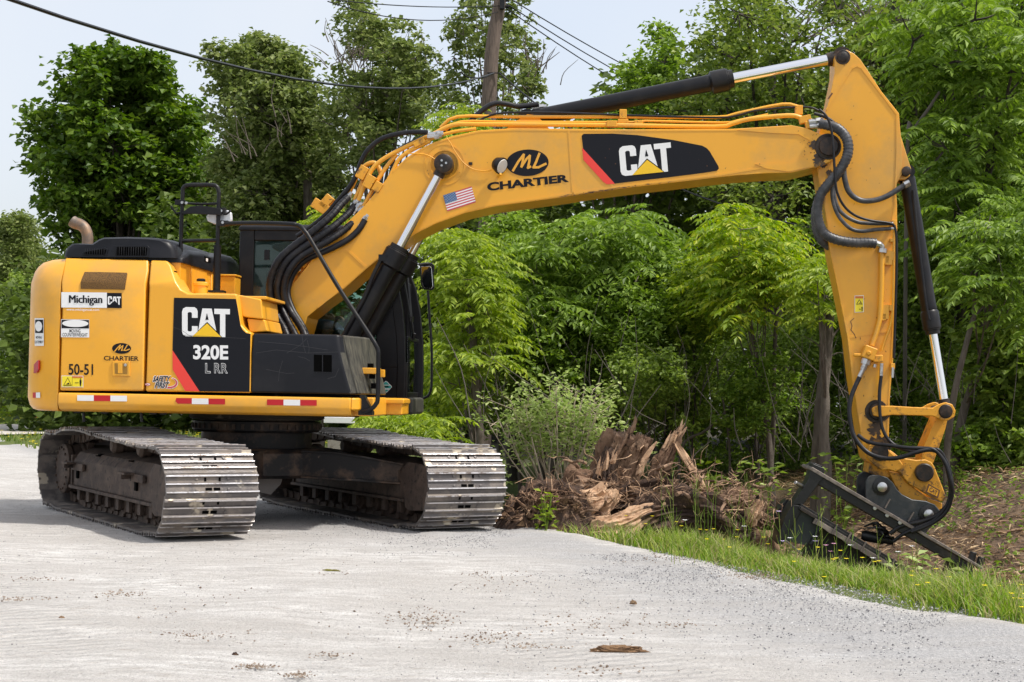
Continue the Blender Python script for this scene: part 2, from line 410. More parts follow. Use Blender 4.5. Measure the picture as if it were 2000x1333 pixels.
# counterweight: curved in plan, rounded top and bottom
mb = MB()
plan = [(-1.505, -1.37), (-1.60, -1.36), (-1.70, -1.31), (-1.80, -1.22), (-1.89, -1.08), (-1.96, -.90), (-2.01, -.65), (-2.045, -.35), (-2.055, 0)]
plan = plan+[(u, -w) for u, w in plan[-2::-1]]
rings = []
for z, ins, lean in ((1.03, .10, 0), (1.045, .05, 0), (1.08, .02, 0), (1.15, 0, 0), (1.6, 0, 0), (2.05, .0, 0), (2.20, .0, .0), (2.31, .012, .03), (2.36, .035, .07), (2.40, .07, .1), (2.42, .12, .12), (2.428, .18, .12)):
    rr = []
    for i, (u, w) in enumerate(plan):
        cu, cw = -1.2, w*.55
        k = ins*min(1, (abs(u+1.505))/.12+.25); dv = Vector((cu-u, cw-w, 0))
        dv = dv.normalized()*k if dv.length else dv
        ww = w+dv.y+(wfold(z) if w < 0 else -wfold(z))*.9
        rr.append((u+dv.x if i not in (0, len(plan)-1) else u, ww, z))
    rings.append(rr)
mb.loft(rings)
cw = mb.build('counterweight', 'yellow', EX, angle=50)
# red rear lamp, curved decals on the counterweight
def UC(px, py, off=.006):
    """picture point on the counterweight's curved side"""
    best = None
    for i in range(len(plan)//2):
        (u0, w0), (u1, w1) = plan[i], plan[i+1]
        for k in range(40):
            t = k/40; w = w0+(w1-w0)*t; uu = u0+(u1-u0)*t; q = U(px, py, w); e = q[0]-uu
            if best is None or best[0] < 0: best = (e, Vector((uu, w, q[2])), Vector((-(w1-w0), (u1-u0), 0)).normalized())
    n = best[2]; n = n if n.y < 0 else -n
    return best[1]+n*off
class CDecal(Decal):
    pass
cdl = Decal(lambda x, y: UC(x, y), (0, 0, 0))
def cgrid(dc, x0, y0, x1, y1, ma, off=0.):
    n = 14
    for i in range(n):
        a = x0+(x1-x0)*i/n; b = x0+(x1-x0)*(i+1)/n
        dc.mb.add([UC(*p, .008+off) for p in ((a, y0), (b, y0), (b, y1), (a, y1))], [(0, 1, 2, 3)], dc.mi(ma))
cgrid(cdl, 69.5, 622, 87, 676, 'd_white'); cgrid(cdl, 71, 625, 86, 651, 'd_black', .003)
v = [(78.5+6.5*math.cos(a), 638+10*math.sin(a)) for a in [2*math.pi*k/24 for k in range(24)]]
cdl.mb.add([UC(*p, .016) for p in v], [tuple(range(24))], cdl.mi('d_white'))
for s_, y0, y1 in (('MOVING', 657, 662), ('COUNTERWEIGHT', 666, 671)):
    gv, gf = glyphs(s_, .01); xx = (73, 84) if s_ == 'MOVING' else (70.5, 86)
    cdl.mb.add([UC(xx[0]+(xx[1]-xx[0])*a, y1+(y0-y1)*b, .014) for a, b in gv], gf, cdl.mi('d_black'))
cdl.mb.build('warning_sticker', cdl.m, cw, norm=False)
c2 = Decal(lambda x, y: UC(x, y), (0, 0, 0)); cgrid(c2, 65.5, 767, 72, 777.5, 'd_tape'); cgrid(c2, 72, 767, 80, 777.5, 'd_white'); c2.mb.build('reflective_tape', c2.m, cw, norm=False)
mb = MB(); pts = [(71, 712), (78, 704), (79.5, 705), (79.5, 722), (76, 728), (70, 730)]
a = [UC(*p, .0) for p in pts]; bq = [UC(*p, .025) for p in pts]; mb.loft([a, bq]); mb.build('rear_lamp', 'lens_red', cw, .004)
# black hood over the engine
mb = MB(); hp = [(126, 503), (128, 494), (133, 484), (142, 477), (160, 476), (182, 477), (196, 468), (206, 464.5), (250, 463.5), (300, 465), (325, 468), (338, 474), (346, 486), (350, 505)]
o = [UZ(x, y, -1.16) for x, y in hp]; ctr = (-1.0, 2.42); rings = []
for w, k in ((-1.245, .90), (-1.215, .97), (-1.16, 1.0), (-.9, 1.06), (.9, 1.06), (1.18, .96)):
    rings.append([(ctr[0]+(u-ctr[0])*(k if k < 1 else 1), w, (2.405+(z-2.405)*k) if z > 2.41 else z-.01) for u, z in o])
mb.loft(rings); hood = mb.build('hood', 'black_plastic', EX, angle=50)
mb = MB()
def grille(px, w):
    o = [UZ(x, y, w) for x, y in px]; mb.prism(o, w, w+.02, 0)
    cx, cz = sum(a for a, _ in o)/len(o), sum(b for _, b in o)/len(o)
    o2 = [(cx+(a-cx)*.86, cz+(b-cz)*.74) for a, b in o]; mb.prism(o2, w-.003, w+.01, 1)
    x0, x1 = min(a for a, _ in o2), max(a for a, _ in o2); z0, z1 = min(b for _, b in o2), max(b for _, b in o2)
    for k in range(int((x1-x0)/.022)): mb.box((x0+.011+k*.022, w-.005, (z0+z1)/2), (.004, .004, (z1-z0)*.98), mi=0)
grille([(160, 499), (161, 493), (205, 484), (211, 487), (208, 500)], -1.252)
grille([(220, 503), (222, 480), (288, 480), (292, 484), (290, 503)], -1.256)
mb.build('vent_grille', ['black_plastic', 'hole'], hood, .003, sep=True)
# second hood, further across the machine, on the yellow compartment
mb = MB(); base = 2.40
prof = [(-1.18, 2.40), (-1.18, 2.44), (-.95, 2.54), (-.5, 2.57), (-.1, 2.56), (.3, 2.62), (.75, 2.63), (.98, 2.58), (1.04, 2.40)]
rings = []
for u, k, s_ in ((-1.4, .7, .96), (-1.35, .95, 1), (-.58, 1.0, 1), (-.49, .97, 1), (-.455, .86, .99), (-.445, .6, .98)):
    rings.append([(u, w*s_, 2.40+(z-2.40)*k) for w, z in prof])
mb.loft(rings); hood2 = mb.build('hood', 'black_plastic', EX, angle=50)
mb = MB(); mb.box((-.448, -.32, 2.50), (.01, .22, .05)); mb.box((-.445, -.36, 2.495), (.012, .06, .03), mi=1); mb.build('latch', ['hole', 'd_white'], hood2)
mb = MB(); mb.box((-.97, 0.02, 2.2), (1.0, 2.36, .42)); mb.box((-.466, -.55, 2.2), (.012, .55, .38)); mb.box((-.464, .35, 2.2), (.012, .9, .38)); mb.box((-.40, .45, 2.25), (.20, .5, .26)); mb.box((-.40, .45, 2.39), (.22, .52, .02))
mb.build('engine_compartment', 'yellow', EX, .006)
mb = MB(); e = [U(171, 482, -.6), U(171, 462, -.6), U(167, 449, -.6), U(158, 440, -.6), U(147, 436, -.6), U(141, 432, -.6)]
mb.tube(e, [.052, .052, .054, .056, .056], 18, 0, 6, False); mb.tube(e, [.047]*3, 18, 1, 6, True)
M['exhaust'] = surf('rusty_exhaust', (.16, .13, .11), .55, .5, dirt=(.30, .19, .12), dscale=9, dlo=.4, dhi=.6, bump=.1)
mb.build('exhaust_pipe', ['exhaust', 'hole'], EX)
# filler cap
mb = MB(); p = U(392, 570, -1.05); mb.lathe((p[0], p[1], 2.08), (p[0], p[1], 3), [(0, .062), (.115, .062), (.12, .072), (.145, .072), (.155, .05)], 24, 0); mb.lathe((p[0], p[1], 2.23), (p[0], p[1], 3), [(0, .04), (.028, .04), (.035, .03)], 20, 1)
mb.build('filler_cap', ['yellow', 'black'], EX)
# stepped yellow covers in front of the side panel
mb = MB()
for pts, w in (([(464, 576), (476, 578), (510, 585), (514, 624), (480, 620), (473, 618)], -1.27), ([(482, 622), (517, 625), (523, 648), (487, 650)], -1.24)):
    mb.prism([UZ(x, y, w) for x, y in pts], w, -.6)
stepc = mb.build('step_cover', 'yellow', EX, .012)
# black storage box with its slanting dusty front
mb = MB(); zt2, zb2 = U(490, 651, WS)[2], 1.228; u0 = .252
top = [(u0, WS+.03), (1.02, WS+.03), (1.06, WS+.07), (1.19, -.78), (1.21, -.35), (u0, -.35)]
bot = [(u0, WS-.0), (1.16, WS-.0), (1.20, WS+.05), (1.31, -.78), (1.33, -.35), (u0, -.35)]
rg = [[(a[0]+(b[0]-a[0])*t**1.3, a[1]+(b[1]-a[1])*min(1, t*4), zt2+(zb2-zt2)*t) for a, b in zip(top, bot)] for t in (0, .1, .3, .6, 1)]
mb.loft(rg); box_ = mb.build('storage_box', 'black_plastic', EX, .022, 3)
# make the oblique front face dusty
me = box_.data; me.materials.append(M['dusty_black'])
for p in me.polygons:
    if p.normal.x > .75: p.material_index = 1
wz = WS-.002
mb = MB(); o = [UZ(x, y, wz) for x, y in ((613, 693), (648, 694), (648, 727), (613, 726))]; mb.prism(o, wz, wz+.03); mb.prism([UZ(x, y, wz) for x, y in ((629, 694), (631, 694), (631, 726), (629, 726))], wz-.004, wz, 1); mb.prism([UZ(x, y, wz) for x, y in ((612, 726.5), (649, 727.5), (649, 729), (612, 728))], wz-.006, wz, 1)
for k in range(3):
    zz = 1.49-.09*k; mb.box((1.262+.018*k, -.95, zz), (.05, .055, .05))
mb.build('box_opening', ['hole', 'black_plastic'], box_, sep=True)  # solid blocks, the shade of the openings is in their black colour
mb = MB(); a = U(695, 724, -1.12); b = U(751, 731, -.75); mb.box(((a[0]+b[0])/2-.01, -.95, a[2]), (b[0]-a[0], .10, .055)); mb.box((b[0]-.02, -.80, b[2]+.005), (.06, .06, .07)); mb.build('step_bracket', 'yellow', box_, .006)
mb = MB(); p = U(708, 798, -1.3); mb.prism([(p[0]-.03, p[2]+.12), (p[0]+.01, p[2]+.12), (p[0]+.09, p[2]-.03), (p[0]+.09, p[2]-.06), (p[0]-.04, p[2]-.06)], -1.3, -1.18); mb.cyl((p[0]+.03, -1.31, p[2]-.0), (p[0]+.03, -1.29, p[2]), .018)
mb.build('rail_bracket', 'black', EX, .006)
# handrails
mb = MB(); w = -1.0
P = lambda x, y, w=w: U(x, y, w)
mb.tube([P(354, 562), P(353, 480), P(356, 400), P(357, 376)], .019, 12, 0, 3); mb.tube([P(357, 380), P(358, 368), P(366, 362.5), P(390, 361.5), P(415, 362), P(424, 366), P(428, 378)], .019, 12, 0, 6)
mb.tube([P(428, 376), P(426, 430), P(424, 570)], .019, 12, 0, 2); mb.tube([P(355, 471), P(425, 470)], .017, 12, 0, 0)
mb.cyl(P(352, 560), P(354, 504), .024); mb.cyl(P(423, 567), P(425, 480), .034, n=16)
mb.box(P(424, 570), (.14, .12, .02)); mb.box(P(353, 566), (.1, .1, .02))
hr = mb.build('handrail', 'black', EX)
mb = MB(); mb.prism([UZ(*p, w-.03) for p in ((356, 416), (373, 404), (392, 402), (432, 408), (433, 421), (373, 418), (358, 419))], w-.05, w-.02)
mb.tube([P(334, 403), P(340, 412), P(346, 417), P(360, 413)], .010, 8); mb.box(P(352, 396), (.09, .05, .045)); mb.tube([P(360, 397), P(390, 399), P(426, 398)], .012, 8)
mb.tube([P(430, 416), P(440, 419), P(446, 416), P(451, 411)], .010, 8); mb.box(P(434, 413), (.07, .05, .06))
mb.build('rail_hook', 'black', hr, .004)
mb = MB()
for x, y in ((358, 397), (366, 398), (437, 436), (446, 437), (434, 413)): q = P(x, y); mb.cyl((q[0], q[1]-.045, q[2]), (q[0], q[1]-.02, q[2]), .013, n=10)
mb.build('bolt', 'steel', hr, sep=True)
mb = MB(); q = UZ(427, 432, w+.05)
mb.prism([UZ(x, y, w+.05) for x, y in ((403, 424), (406, 420), (425, 418), (436, 412), (446, 411), (452, 416), (453, 430), (449, 438), (440, 441), (418, 438), (406, 433))], w+.03, w+.09)
mb.build('mirror', 'white_shell', hr, .02, 3)
mb = MB(); w2 = -1.12
mb.box(P(436, 437), (.10, .06, .05))
pth = [P(440, 437, -1.05), P(500, 436, w2), P(565, 438, -1.2), P(580, 440, -1.2), P(588, 444, -1.22), P(596, 453, -1.24), P(606, 468, -1.25), P(660, 560, -1.3), P(722, 655, -1.34), P(733, 673, -1.35), P(738, 684, -1.35), P(739, 700, -1.35), P(738, 775, -1.33), P(734, 790, -1.33), P(724, 800, -1.33), P(708, 806, -1.3)]
mb.tube(pth, .020, 12, 0, 5); mb.build('guard_rail', 'black', EX)

# ------------------------------------------------------------------ writing on the side
M['scratch'] = surf('scratch_grey', (.05, .05, .055), .6)
dpos = lambda x, y: US(x, y); O = (0, -1, 0)
dc = Decal(dpos, O); sl = .010
dc.rect(120, 571, 209, 601, 'd_white', 0, sl).rect(209, 572.5, 238, 602, 'd_black', 0, sl)
dc.trect('Michigan', 135, 577, 199, 597, 'd_black', 2, .0, sl).trect('Michigan', 135.7, 577, 199.7, 597, 'd_black', 2.2, .0, sl).trect('Michigan', 136.4, 577, 200.4, 597, 'd_black', 2.4, .0, sl)
logo(dc, (211, 579), (25.5, .3), (0, 16.5), tri='d_black', lay=2)
dc.poly([(213.5, 597), (229, 597.3), (221.5, 590)], 'd_black', 4); dc.build('dealer_sign', door)
dc = Decal(dpos, O); dc.trect('www.michigancat.com', 130, 602.5, 194, 608.5, 'd_white', 0, .01, sl); dc.build('web_address', door)
dc = Decal(dpos, O); dc.rect(119.5, 624, 174.5, 659, 'd_white', 0, sl).rect(120.5, 625, 174, 641.5, 'd_black', 1, sl).ell(147.5, 632.3, 25.5, 7, 'd_white', 2, sl)
dc.trect('MOVING', 136, 643.5, 157.5, 650, 'd_black', 2, .004, sl).trect('COUNTERWEIGHT', 122, 650.7, 171.5, 657.5, 'd_black', 2, .004, sl).build('warning_sticker', door)
dc = Decal(dpos, O); mlogo(dc, 237.5, 681, 18.5, 10.5, sl=.01); dc.trect('CHARTIER', 203, 695.5, 271, 704.5, 'd_black', 0, .018, .012); dc.build('owner_logo', door)
dc = Decal(dpos, O); dc.trect('50-51', 134, 711, 182, 732.5, 'd_black', 0, .016, .01); dc.build('fleet_number', door)
def warn(dc, x0, y0, x1, y1, vertical=False, sl=0.):
    W_, H_ = x1-x0, y1-y0
    dc.rect(x0-1, y0-1, x1+1, y1+1, 'd_white', 0, sl).rect(x0, y0, x1, y1, 'd_warn', 1, sl)
    if vertical:
        f = lambda a, b: (x0+a*W_+b*H_*.02, y0+b*H_)
        dc.poly([f(0, 0), f(1, 0), f(1, .14), f(0, .14)], 'd_orange', 2)
        dc.poly([f(.5, .2), f(.9, .52), f(.1, .52)], 'd_black', 2).poly([f(.5, .26), f(.78, .49), f(.22, .49)], 'd_warn', 3)
        dc.poly([f(.74, .68), f(.9, .68), f(.86, .95), f(.76, .95)], 'd_black', 2).poly([f(.45, .8), f(.68, .8), f(.68, .84), f(.45, .84)], 'd_black', 2).poly([f(.35, .46), f(.65, .46), f(.7, .38)], 'd_black', 4)
    else:
        f = lambda a, b: (x0+a*W_, y0+b*H_+a*W_*sl)
        dc.poly([f(.5, 0), f(1, 0), f(1, .16), f(.5, .16)], 'd_orange', 2)
        dc.poly([f(.28, .12), f(.47, .9), f(.06, .9)], 'd_black', 2).poly([f(.28, .22), f(.43, .83), f(.11, .83)], 'd_warn', 3).poly([f(.18, .78), f(.38, .78), f(.33, .6)], 'd_black', 4)
        dc.poly([f(.49, 0), f(.50, 0), f(.5, 1), f(.49, 1)], 'd_black', 2).poly([f(.62, .6), f(.8, .6), f(.8, .66), f(.62, .66)], 'd_black', 2)
        dc.poly([f(.85, .35), f(.94, .35), f(.94, .6), f(.91, .95), f(.87, .95), f(.85, .6)], 'd_black', 2).ell(*f(.895, .27), W_*.022, H_*.07, 'd_black', 2)
dc = Decal(dpos, O); warn(dc, 121.5, 735, 162, 755.5, sl=.01); dc.build('warning_label', door)
# grille with fine mesh, folded over the shoulder of the door
gp = [(166, 531.5), (248, 533), (249, 536), (246, 552), (244, 566), (158, 564.5), (158, 552), (162, 540)]
mb = MB(); o = [(US(*p)[0], US(*p)[2]) for p in gp]
mb.prism(o, WS-.006, WS+.01); mb.build('air_grille', None or surf('perforated_grille', (.19, .095, .02), .6, .2, fine=((.05, .025, .008), 170, .48, .56)), door, fold=fold)
# recessed handle
mb = MB(); wq = WS-.001; Q = lambda pts: [UZ(x, y, WS) for x, y in pts]
mb.prism(Q([(220, 705.5), (254, 706), (254, 735), (220.5, 734.5)]), WS-.012, WS+.01, 0); mb.prism(Q([(224.5, 709.5), (250, 710), (250, 731), (225, 730.5)]), WS-.014, WS, 1)
mb.prism(Q([(231, 710.5), (240, 710.7), (240, 730), (231, 729.7)]), WS-.018, WS, 0); q = U(246, 713.5, WS); mb.cyl((q[0], WS-.02, q[2]), (q[0], WS, q[2]), .013, mi=2)
mb.build('door_handle', ['yellow', surf('handle_recess_shade', (.30, .15, .015), .5), 'steel'], door, .003)  # darker yellow on a raised plate paints the shade of a recess
# big black panel with logo
dc = Decal(dpos, O)
dc.poly([(340, 582), (461, 584.5), (464, 600), (470, 636), (474, 645), (481, 651), (489.5, 652.5), (487.5, 766), (390, 765), (337, 685.5)], 'd_black', 0)
dc.poly([(337, 684), (337.5, 722), (362, 764.2), (390.5, 765), (389, 763.5)], 'd_red', 1)
logo(dc, (355.8, 600), (93.5, 2.2), (0, 57))
dc.trect('320E', 377.5, 674, 446, 702.5, 'd_white', 1, .035, .01)
for (t_, x0, x1) in (('L', 401, 411.5), ('RR', 418.5, 445)):
    _gc[('a'+t_, 0, 1.0)] = glyphs_ref(t_, .034, .034, 1.12); _gc[('b'+t_, 0, 1.0)] = glyphs_ref(t_, -.002, .034, 1.12)
    dc.trect('a'+t_, x0, 709.5, x1, 729.5, 'd_white', 1, 0, .01); dc.trect('b'+t_, x0, 709.5, x1, 729.5, 'd_black', 2, 0, .01)

for pts_ in ([(340, 640), (352, 644), (362, 650), (370, 656), (377, 658)], [(360, 655), (400, 657), (480, 662)], [(500, 690), (540, 684), (600, 690), (660, 688)]):
    dc.stroke(pts_, .5, 'scratch', 3)
dc.build('logo_panel', side)
dc = Decal(lambda x, y: U(x, y, WS-.001), O)
for pts_ in ([(597, 690), (592, 672), (590, 655)], [(583, 697), (596, 700), (606, 706)], [(552, 705), (546, 725), (544, 745)], [(600, 665), (604, 680), (603, 690)], [(520, 722), (560, 730), (575, 729)], [(505, 668), (560, 672), (640, 684)], [(640, 740), (655, 736), (662, 720)], [(560, 690), (585, 676), (600, 661)]): dc.stroke(pts_, .5, 'scratch', 0)
dc.build('scratches', box_)
dc = Decal(dpos, O)
sw = [(340+21*math.cos(a)-17, 748+12*math.sin(a)) for a in np.linspace(-1.3, 1.9, 22)]
dc.poly([(331+17*math.cos(a), 748.5+11.5*math.sin(a)) for a in np.linspace(-1.25, 2.6, 26)]+[(331+12.5*math.cos(a), 747.5+7.5*math.sin(a)) for a in np.linspace(2.6, -1.25, 26)], 'd_white', 0)
dc.poly([(331+16*math.cos(a), 748.5+10.6*math.sin(a)) for a in np.linspace(-1.15, 2.5, 26)]+[(331+13*math.cos(a), 747.7+8.2*math.sin(a)) for a in np.linspace(2.5, -1.15, 26)], 'd_pinkred', 1)
dc.trect('SAFETY', 297.5, 733.8, 332, 747.2, 'd_white', 2, .08, 0, 3).trect('FIRST', 301.5, 745.8, 329.5, 759.2, 'd_white', 2, .08, 0, 3)
dc.trect('SAFETY', 298.5, 735, 331, 746, 'd_black', 3, .03, 0, 3).trect('FIRST', 302.5, 747, 328.5, 758, 'd_black', 3, .03, 0, 3)
dc.ell(289, 751.3, 5.3, 2.9, 'd_pinkred', 1).ell(289, 751.3, 4.3, 2.1, 'd_white', 2).trect('ML', 286, 750, 292, 752.8, 'd_pinkred', 3, .02); dc.build('safety_sticker', side)
for x0, y0, cols in ((151, 772, 'wrw'), (342.5, 778, 'rwr'), (521.5, 780.5, 'rwr')):
    dc = Decal(lambda x, y: U(x, y, WS-.016), O)
    for k, c in enumerate(cols):
        wd = 32.4
        if x0 == 342.5 and k == 0: dc.poly([(x0+2, y0-.3), (x0+wd, y0), (x0+wd, y0+11), (x0+5, y0+11), (x0, y0+6)], 'd_tape', 0); continue
        dc.rect(x0+k*wd, y0+k*.45, x0+(k+1)*wd, y0+k*.45+11.2, 'd_tape' if c == 'r' else 'd_white', 0, .012)
    dc.build('reflective_tape', rail)

# ------------------------------------------------------------------ cab
cab = ch('cab'); W0, W1 = .42, 1.36
mb = MB()
def sidewall(w0, w1, du=0):
    mb.prism([(-.32, 1.03), (-.17, 1.03), (-.17, 2.90), (-.32, 2.86)], w0, w1)
    mb.prism([(-.17, 2.76), (1.10, 2.76), (1.12, 2.82), (1.02, 2.90), (-.17, 2.90)], w0, w1)
    mb.prism([(-.17, 1.03), (1.40, 1.03), (1.42, 1.2), (1.42, 1.56), (-.17, 1.56)], w0, w1)
    mb.prism([(1.12+du, 2.76), (1.24+du, 2.58), (1.33+du, 2.35), (1.385+du, 2.08), (1.415+du, 1.8), (1.425+du, 1.5), (1.42+du, 1.2), (1.405+du, 1.03), (1.30, 1.03), (1.31, 1.5), (1.295, 1.8), (1.25, 2.1), (1.18, 2.36), (1.07, 2.6), (.94, 2.76)], w0-.008, w1)
sidewall(W0, W0+.05, -.025)
mb.prism([(1.13, 1.5), (1.33, 1.5), (1.31, 1.8), (1.27, 2.08), (1.20, 2.34), (1.10, 2.56), (.98, 2.72), (1.02, 2.4)], W0-.004, W0+.05)
sidewall(W1-.05, W1, .04); mb.prism([(1.0, 1.84), (1.32, 1.84), (1.27, 2.2), (1.12, 2.55), (.95, 2.76), (.9, 2.3)], W1-.045, W1-.01)
mb.box((-.29, (W0+W1)/2, 1.3), (.05, W1-W0, .5)); mb.box((.5, (W0+W1)/2, 1.05), (1.7, W1-W0, .05))
mb.box((1.09, (W0+W1)/2, 2.78), (.06, W1-W0-.1, .08)); mb.box((1.40, (W0+W1)/2, 1.80), (.03, W1-W0-.08, .04)); mb.box((1.40, (W0+W1)/2, 1.235), (.04, W1-W0-.06, .05))
mb.build('cab_frame', 'black', cab, .012)
mb = MB(); mb.loft([[(u, w, z) for u, w in ((-.33, W0-.01), (1.08, W0-.01), (1.08, W1+.01), (-.33, W1+.01))] for z in (2.86, 2.9)]+[[(u, w, 2.93) for u, w in ((-.30, W0+.03), (1.04, W0+.03), (1.04, W1-.03), (-.30, W1-.03))]])
mb.build('cab_roof', 'black', cab, .012)
mb = MB(); mb.box((1.42, (W0+W1)/2+.02, 1.12), (.10, W1-W0-.02, .17)); mb.build('front_bumper', 'dusty_black', cab, .03, 3)
mb = MB(); mb.prism([(-.17, 1.56), (1.13, 1.56), (1.02, 2.4), (.96, 2.76), (-.17, 2.76)], W0+.018, W0+.024); mb.build('side_window', 'glass', cab)
mb = MB(); mb.prism([(-.17, 1.56), (1.31, 1.56), (1.25, 2.1), (1.07, 2.6), (.96, 2.76), (-.17, 2.76)], W1-.024, W1-.018); mb.build('side_window', 'glass', cab)
mb = MB(); mb.box((-.28, (W0+W1)/2, 2.2), (.006, W1-W0-.1, 1.2)); mb.build('rear_window', 'glass', cab)
fp = [(1.41, 1.26), (1.415, 1.56), (1.405, 1.80), (1.37, 2.08), (1.315, 2.35), (1.225, 2.58), (1.11, 2.76)]
mb = MB()
for k, (a, b) in enumerate(list(zip(fp, fp[1:]))[:2]): mb.prism([a, b, (b[0]-.006, b[1]), (a[0]-.006, a[1])], W0+.05, W1-.05)
mb.build('windscreen', 'glass', cab)
# dark frame inside the rear side window with its rounded opening
mb = MB(); z0, z1 = 1.56, 2.76
arc = [(-.17, z0), (-.17, z1), (.25, z1), (.25, 2.70), (.12, 2.66), (.02, 2.56), (-.05, 2.42), (-.07, 2.2), (-.07, z0)]
mb.prism(arc, W0+.03, W0+.045); mb.build('window_seal', surf('window_film', (.05, .055, .07), .3), cab)
mb = MB(); mb.box((-.1, .9, 2.2), (.12, .5, .75)); mb.box((.15, .9, 1.75), (.5, .5, .14)); mb.box((-.08, .9, 2.65), (.1, .28, .2)); mb.box((.15, .9, 1.5), (.4, .4, .4)); mb.build('seat', surf('seat_cloth', (.05, .05, .055), .9), cab, .04, 3)
mb = MB(); mb.box((.40, .62, 1.78), (.62, .16, .2)); mb.box((.40, 1.18, 1.78), (.5, .14, .2)); mb.box((1.12, .62, 1.9), (.1, .12, .3)); mb.tube([(.62, .62, 1.86), (.64, .62, 1.95), (.66, .62, 2.02)], .016); mb.tube([(.62, 1.18, 1.86), (.64, 1.18, 1.95), (.66, 1.18, 2.02)], .016); mb.box((1.12, .62, 2.1), (.05, .2, .16)); mb.box((1.28, 1.2, 1.95), (.08, .22, .9)); mb.box((1.2, .95, 1.5), (.12, .5, .5)); mb.tube([(.95, .75, 1.1), (1.02, .75, 1.9)], .012); mb.tube([(.95, 1.0, 1.1), (1.02, 1.0, 1.9)], .012)
mb.build('control_console', 'black', cab, .01)
mb = MB(); mb.box((-.04, W0+.02, 2.62), (.05, .03, .10)); mb.tube([(-.04+.25, W0+.08, 2.74), (.21, W0+.08, 2.35)], .012); mb.tube([(.21, W0+.08, 2.6), (.40, W0+.08, 2.42)], .006); mb.build('window_latch', 'black', cab)
# wiper, mirror, guard bar of the far front corner
mb = MB(); mb.tube([(1.43, .72, 1.84), (1.40, .66, 2.05), (1.34, .58, 2.42)], .010, 8, 0, 3); mb.tube([(1.42, .74, 1.80), (1.435, .72, 1.86)], .022, 8, 0, 0); mb.tube([(1.41, .60, 2.02), (1.33, .58, 2.42), (1.24, .56, 2.62)], .010, 6, 0, 2); mb.tube([(1.39, .9, 1.84), (1.30, .95, 2.6)], .016, 6, 0, 0); mb.tube([(1.37, 1.12, 1.84), (1.28, 1.14, 2.6)], .018, 6, 0, 0); mb.box((1.42, .62, 2.0), (.03, .05, .05)); mb.build('wiper', 'black', cab)
wm = W1+.08
mm = lambda x, y: U(x, y, wm)
mb = MB(); mb.tube([mm(836, 568), mm(839, 620), mm(843, 680), mm(843, 745), mm(841, 764), mm(836, 774), mm(826, 779)], .014, 8, 0, 5); mb.tube([U(818, 517, W1), mm(835, 515), mm(846, 519), mm(846, 532)], .012, 8, 0, 3)
mb.build('mirror_arm', 'black', cab); gb = cab
mb = MB(); o = [UZ(x, y, wm) for x, y in ((820, 518), (841, 517), (845, 522), (848, 562), (845, 567), (828, 566), (822, 556))]
mb.prism(o, wm-.01, wm+.05, 0); ce = (sum(a for a, _ in o)/7, sum(b for _, b in o)/7)
o2 = [(ce[0]+(a-ce[0])*.84, ce[1]+(b-ce[1])*.88) for a, b in o]; mb.prism(o2, wm-.014, wm, 1)
mb.build('mirror', ['black', 'mirror'], gb, .004)
# round-cornered teal diamond label
dc = Decal(lambda x, y: U(x, y, W0-.004), O); c0 = (754, 756)
def dia(r, ma, lay): dc.poly([(c0[0]+r*a, c0[1]+r*b) for a, b in ((0, -1), (.12, -.96), (.94, -.14), (1, 0), (.94, .14), (.12, .96), (0, 1), (-.12, .96), (-.94, .14), (-1, 0), (-.94, -.14), (-.12, -.96))], ma, lay)
dia(11.5, 'd_white', 0); dia(10.3, 'd_teal', 1); dc.rect(746, 752, 762, 753.3, 'd_white', 2).rect(747, 759, 761, 761.5, 'd_white', 2).rect(749, 754.6, 759, 757, 'd_black', 2); dc.build('label', cab)

# operator on the seat: a thing of its own
def skin(name, verts, edges, rad, mat, parent, lev=2, root=0):
    me = bpy.data.meshes.new(name); me.from_pydata(verts, edges, []); o = bpy.data.objects.new(name, me); COL.objects.link(o)
    if parent: o.parent = parent
    s_ = o.modifiers.new('skin', 'SKIN'); s_.use_smooth_shade = True
    lay = me.skin_vertices[0] if me.skin_vertices else None
    if lay is None:
        bpy.context.view_layer.update()
        bm = bmesh.new(); bm.from_mesh(me); bm.verts.layers.skin.verify(); bm.to_mesh(me); bm.free(); lay = me.skin_vertices[0]
    for i, r in enumerate(rad): lay.data[i].radius = (r, r) if not hasattr(r, '__len__') else r; lay.data[i].use_root = (i == root)
    sb = o.modifiers.new('sub', 'SUBSURF'); sb.levels = lev; sb.render_levels = lev; me.materials.append(M[mat]); return o
OP = empty('person', (SW_X, SW_Y, 0), YAW_UP)
tag(OP, 'seated operator in bright yellow-green shirt behind the glass of the cab', 'person')
# local coordinates of the machine's upper frame
V = [(.12, .9, 1.90), (.06, .9, 2.1), (.05, .9, 2.3), (.07, .9, 2.42), (.09, .9, 2.50), (.11, .9, 2.60), (.12, .9, 2.70),
     (.06, .70, 2.36), (.16, .64, 2.12), (.40, .63, 2.04), (.06, 1.10, 2.36), (.16, 1.16, 2.12), (.42, 1.17, 2.04),
     (.22, .82, 1.90), (.60, .80, 1.92), (.72, .80, 1.5), (.80, .80, 1.12), (.22, .98, 1.90), (.60, 1.0, 1.92), (.72, 1.0, 1.5), (.80, 1.0, 1.12), (.92, .80, 1.10), (.92, 1.0, 1.10),
     (.52, .625, 2.03), (.54, 1.175, 2.03)]
E_ = [(0, 1), (1, 2), (2, 3), (3, 4), (4, 5), (5, 6), (2, 7), (7, 8), (8, 9), (2, 10), (10, 11), (11, 12), (0, 13), (13, 14), (14, 15), (15, 16), (0, 17), (17, 18), (18, 19), (19, 20), (16, 21), (20, 22), (9, 23), (12, 24)]
rd = [.13, .13, .15, .07, .055, .085, .07, .065, .05, .038, .065, .05, .038, .085, .07, .052, .04, .085, .07, .052, .04, .03, .03, .028, .028]
body = skin('body', V, E_, rd, 'skin', OP)
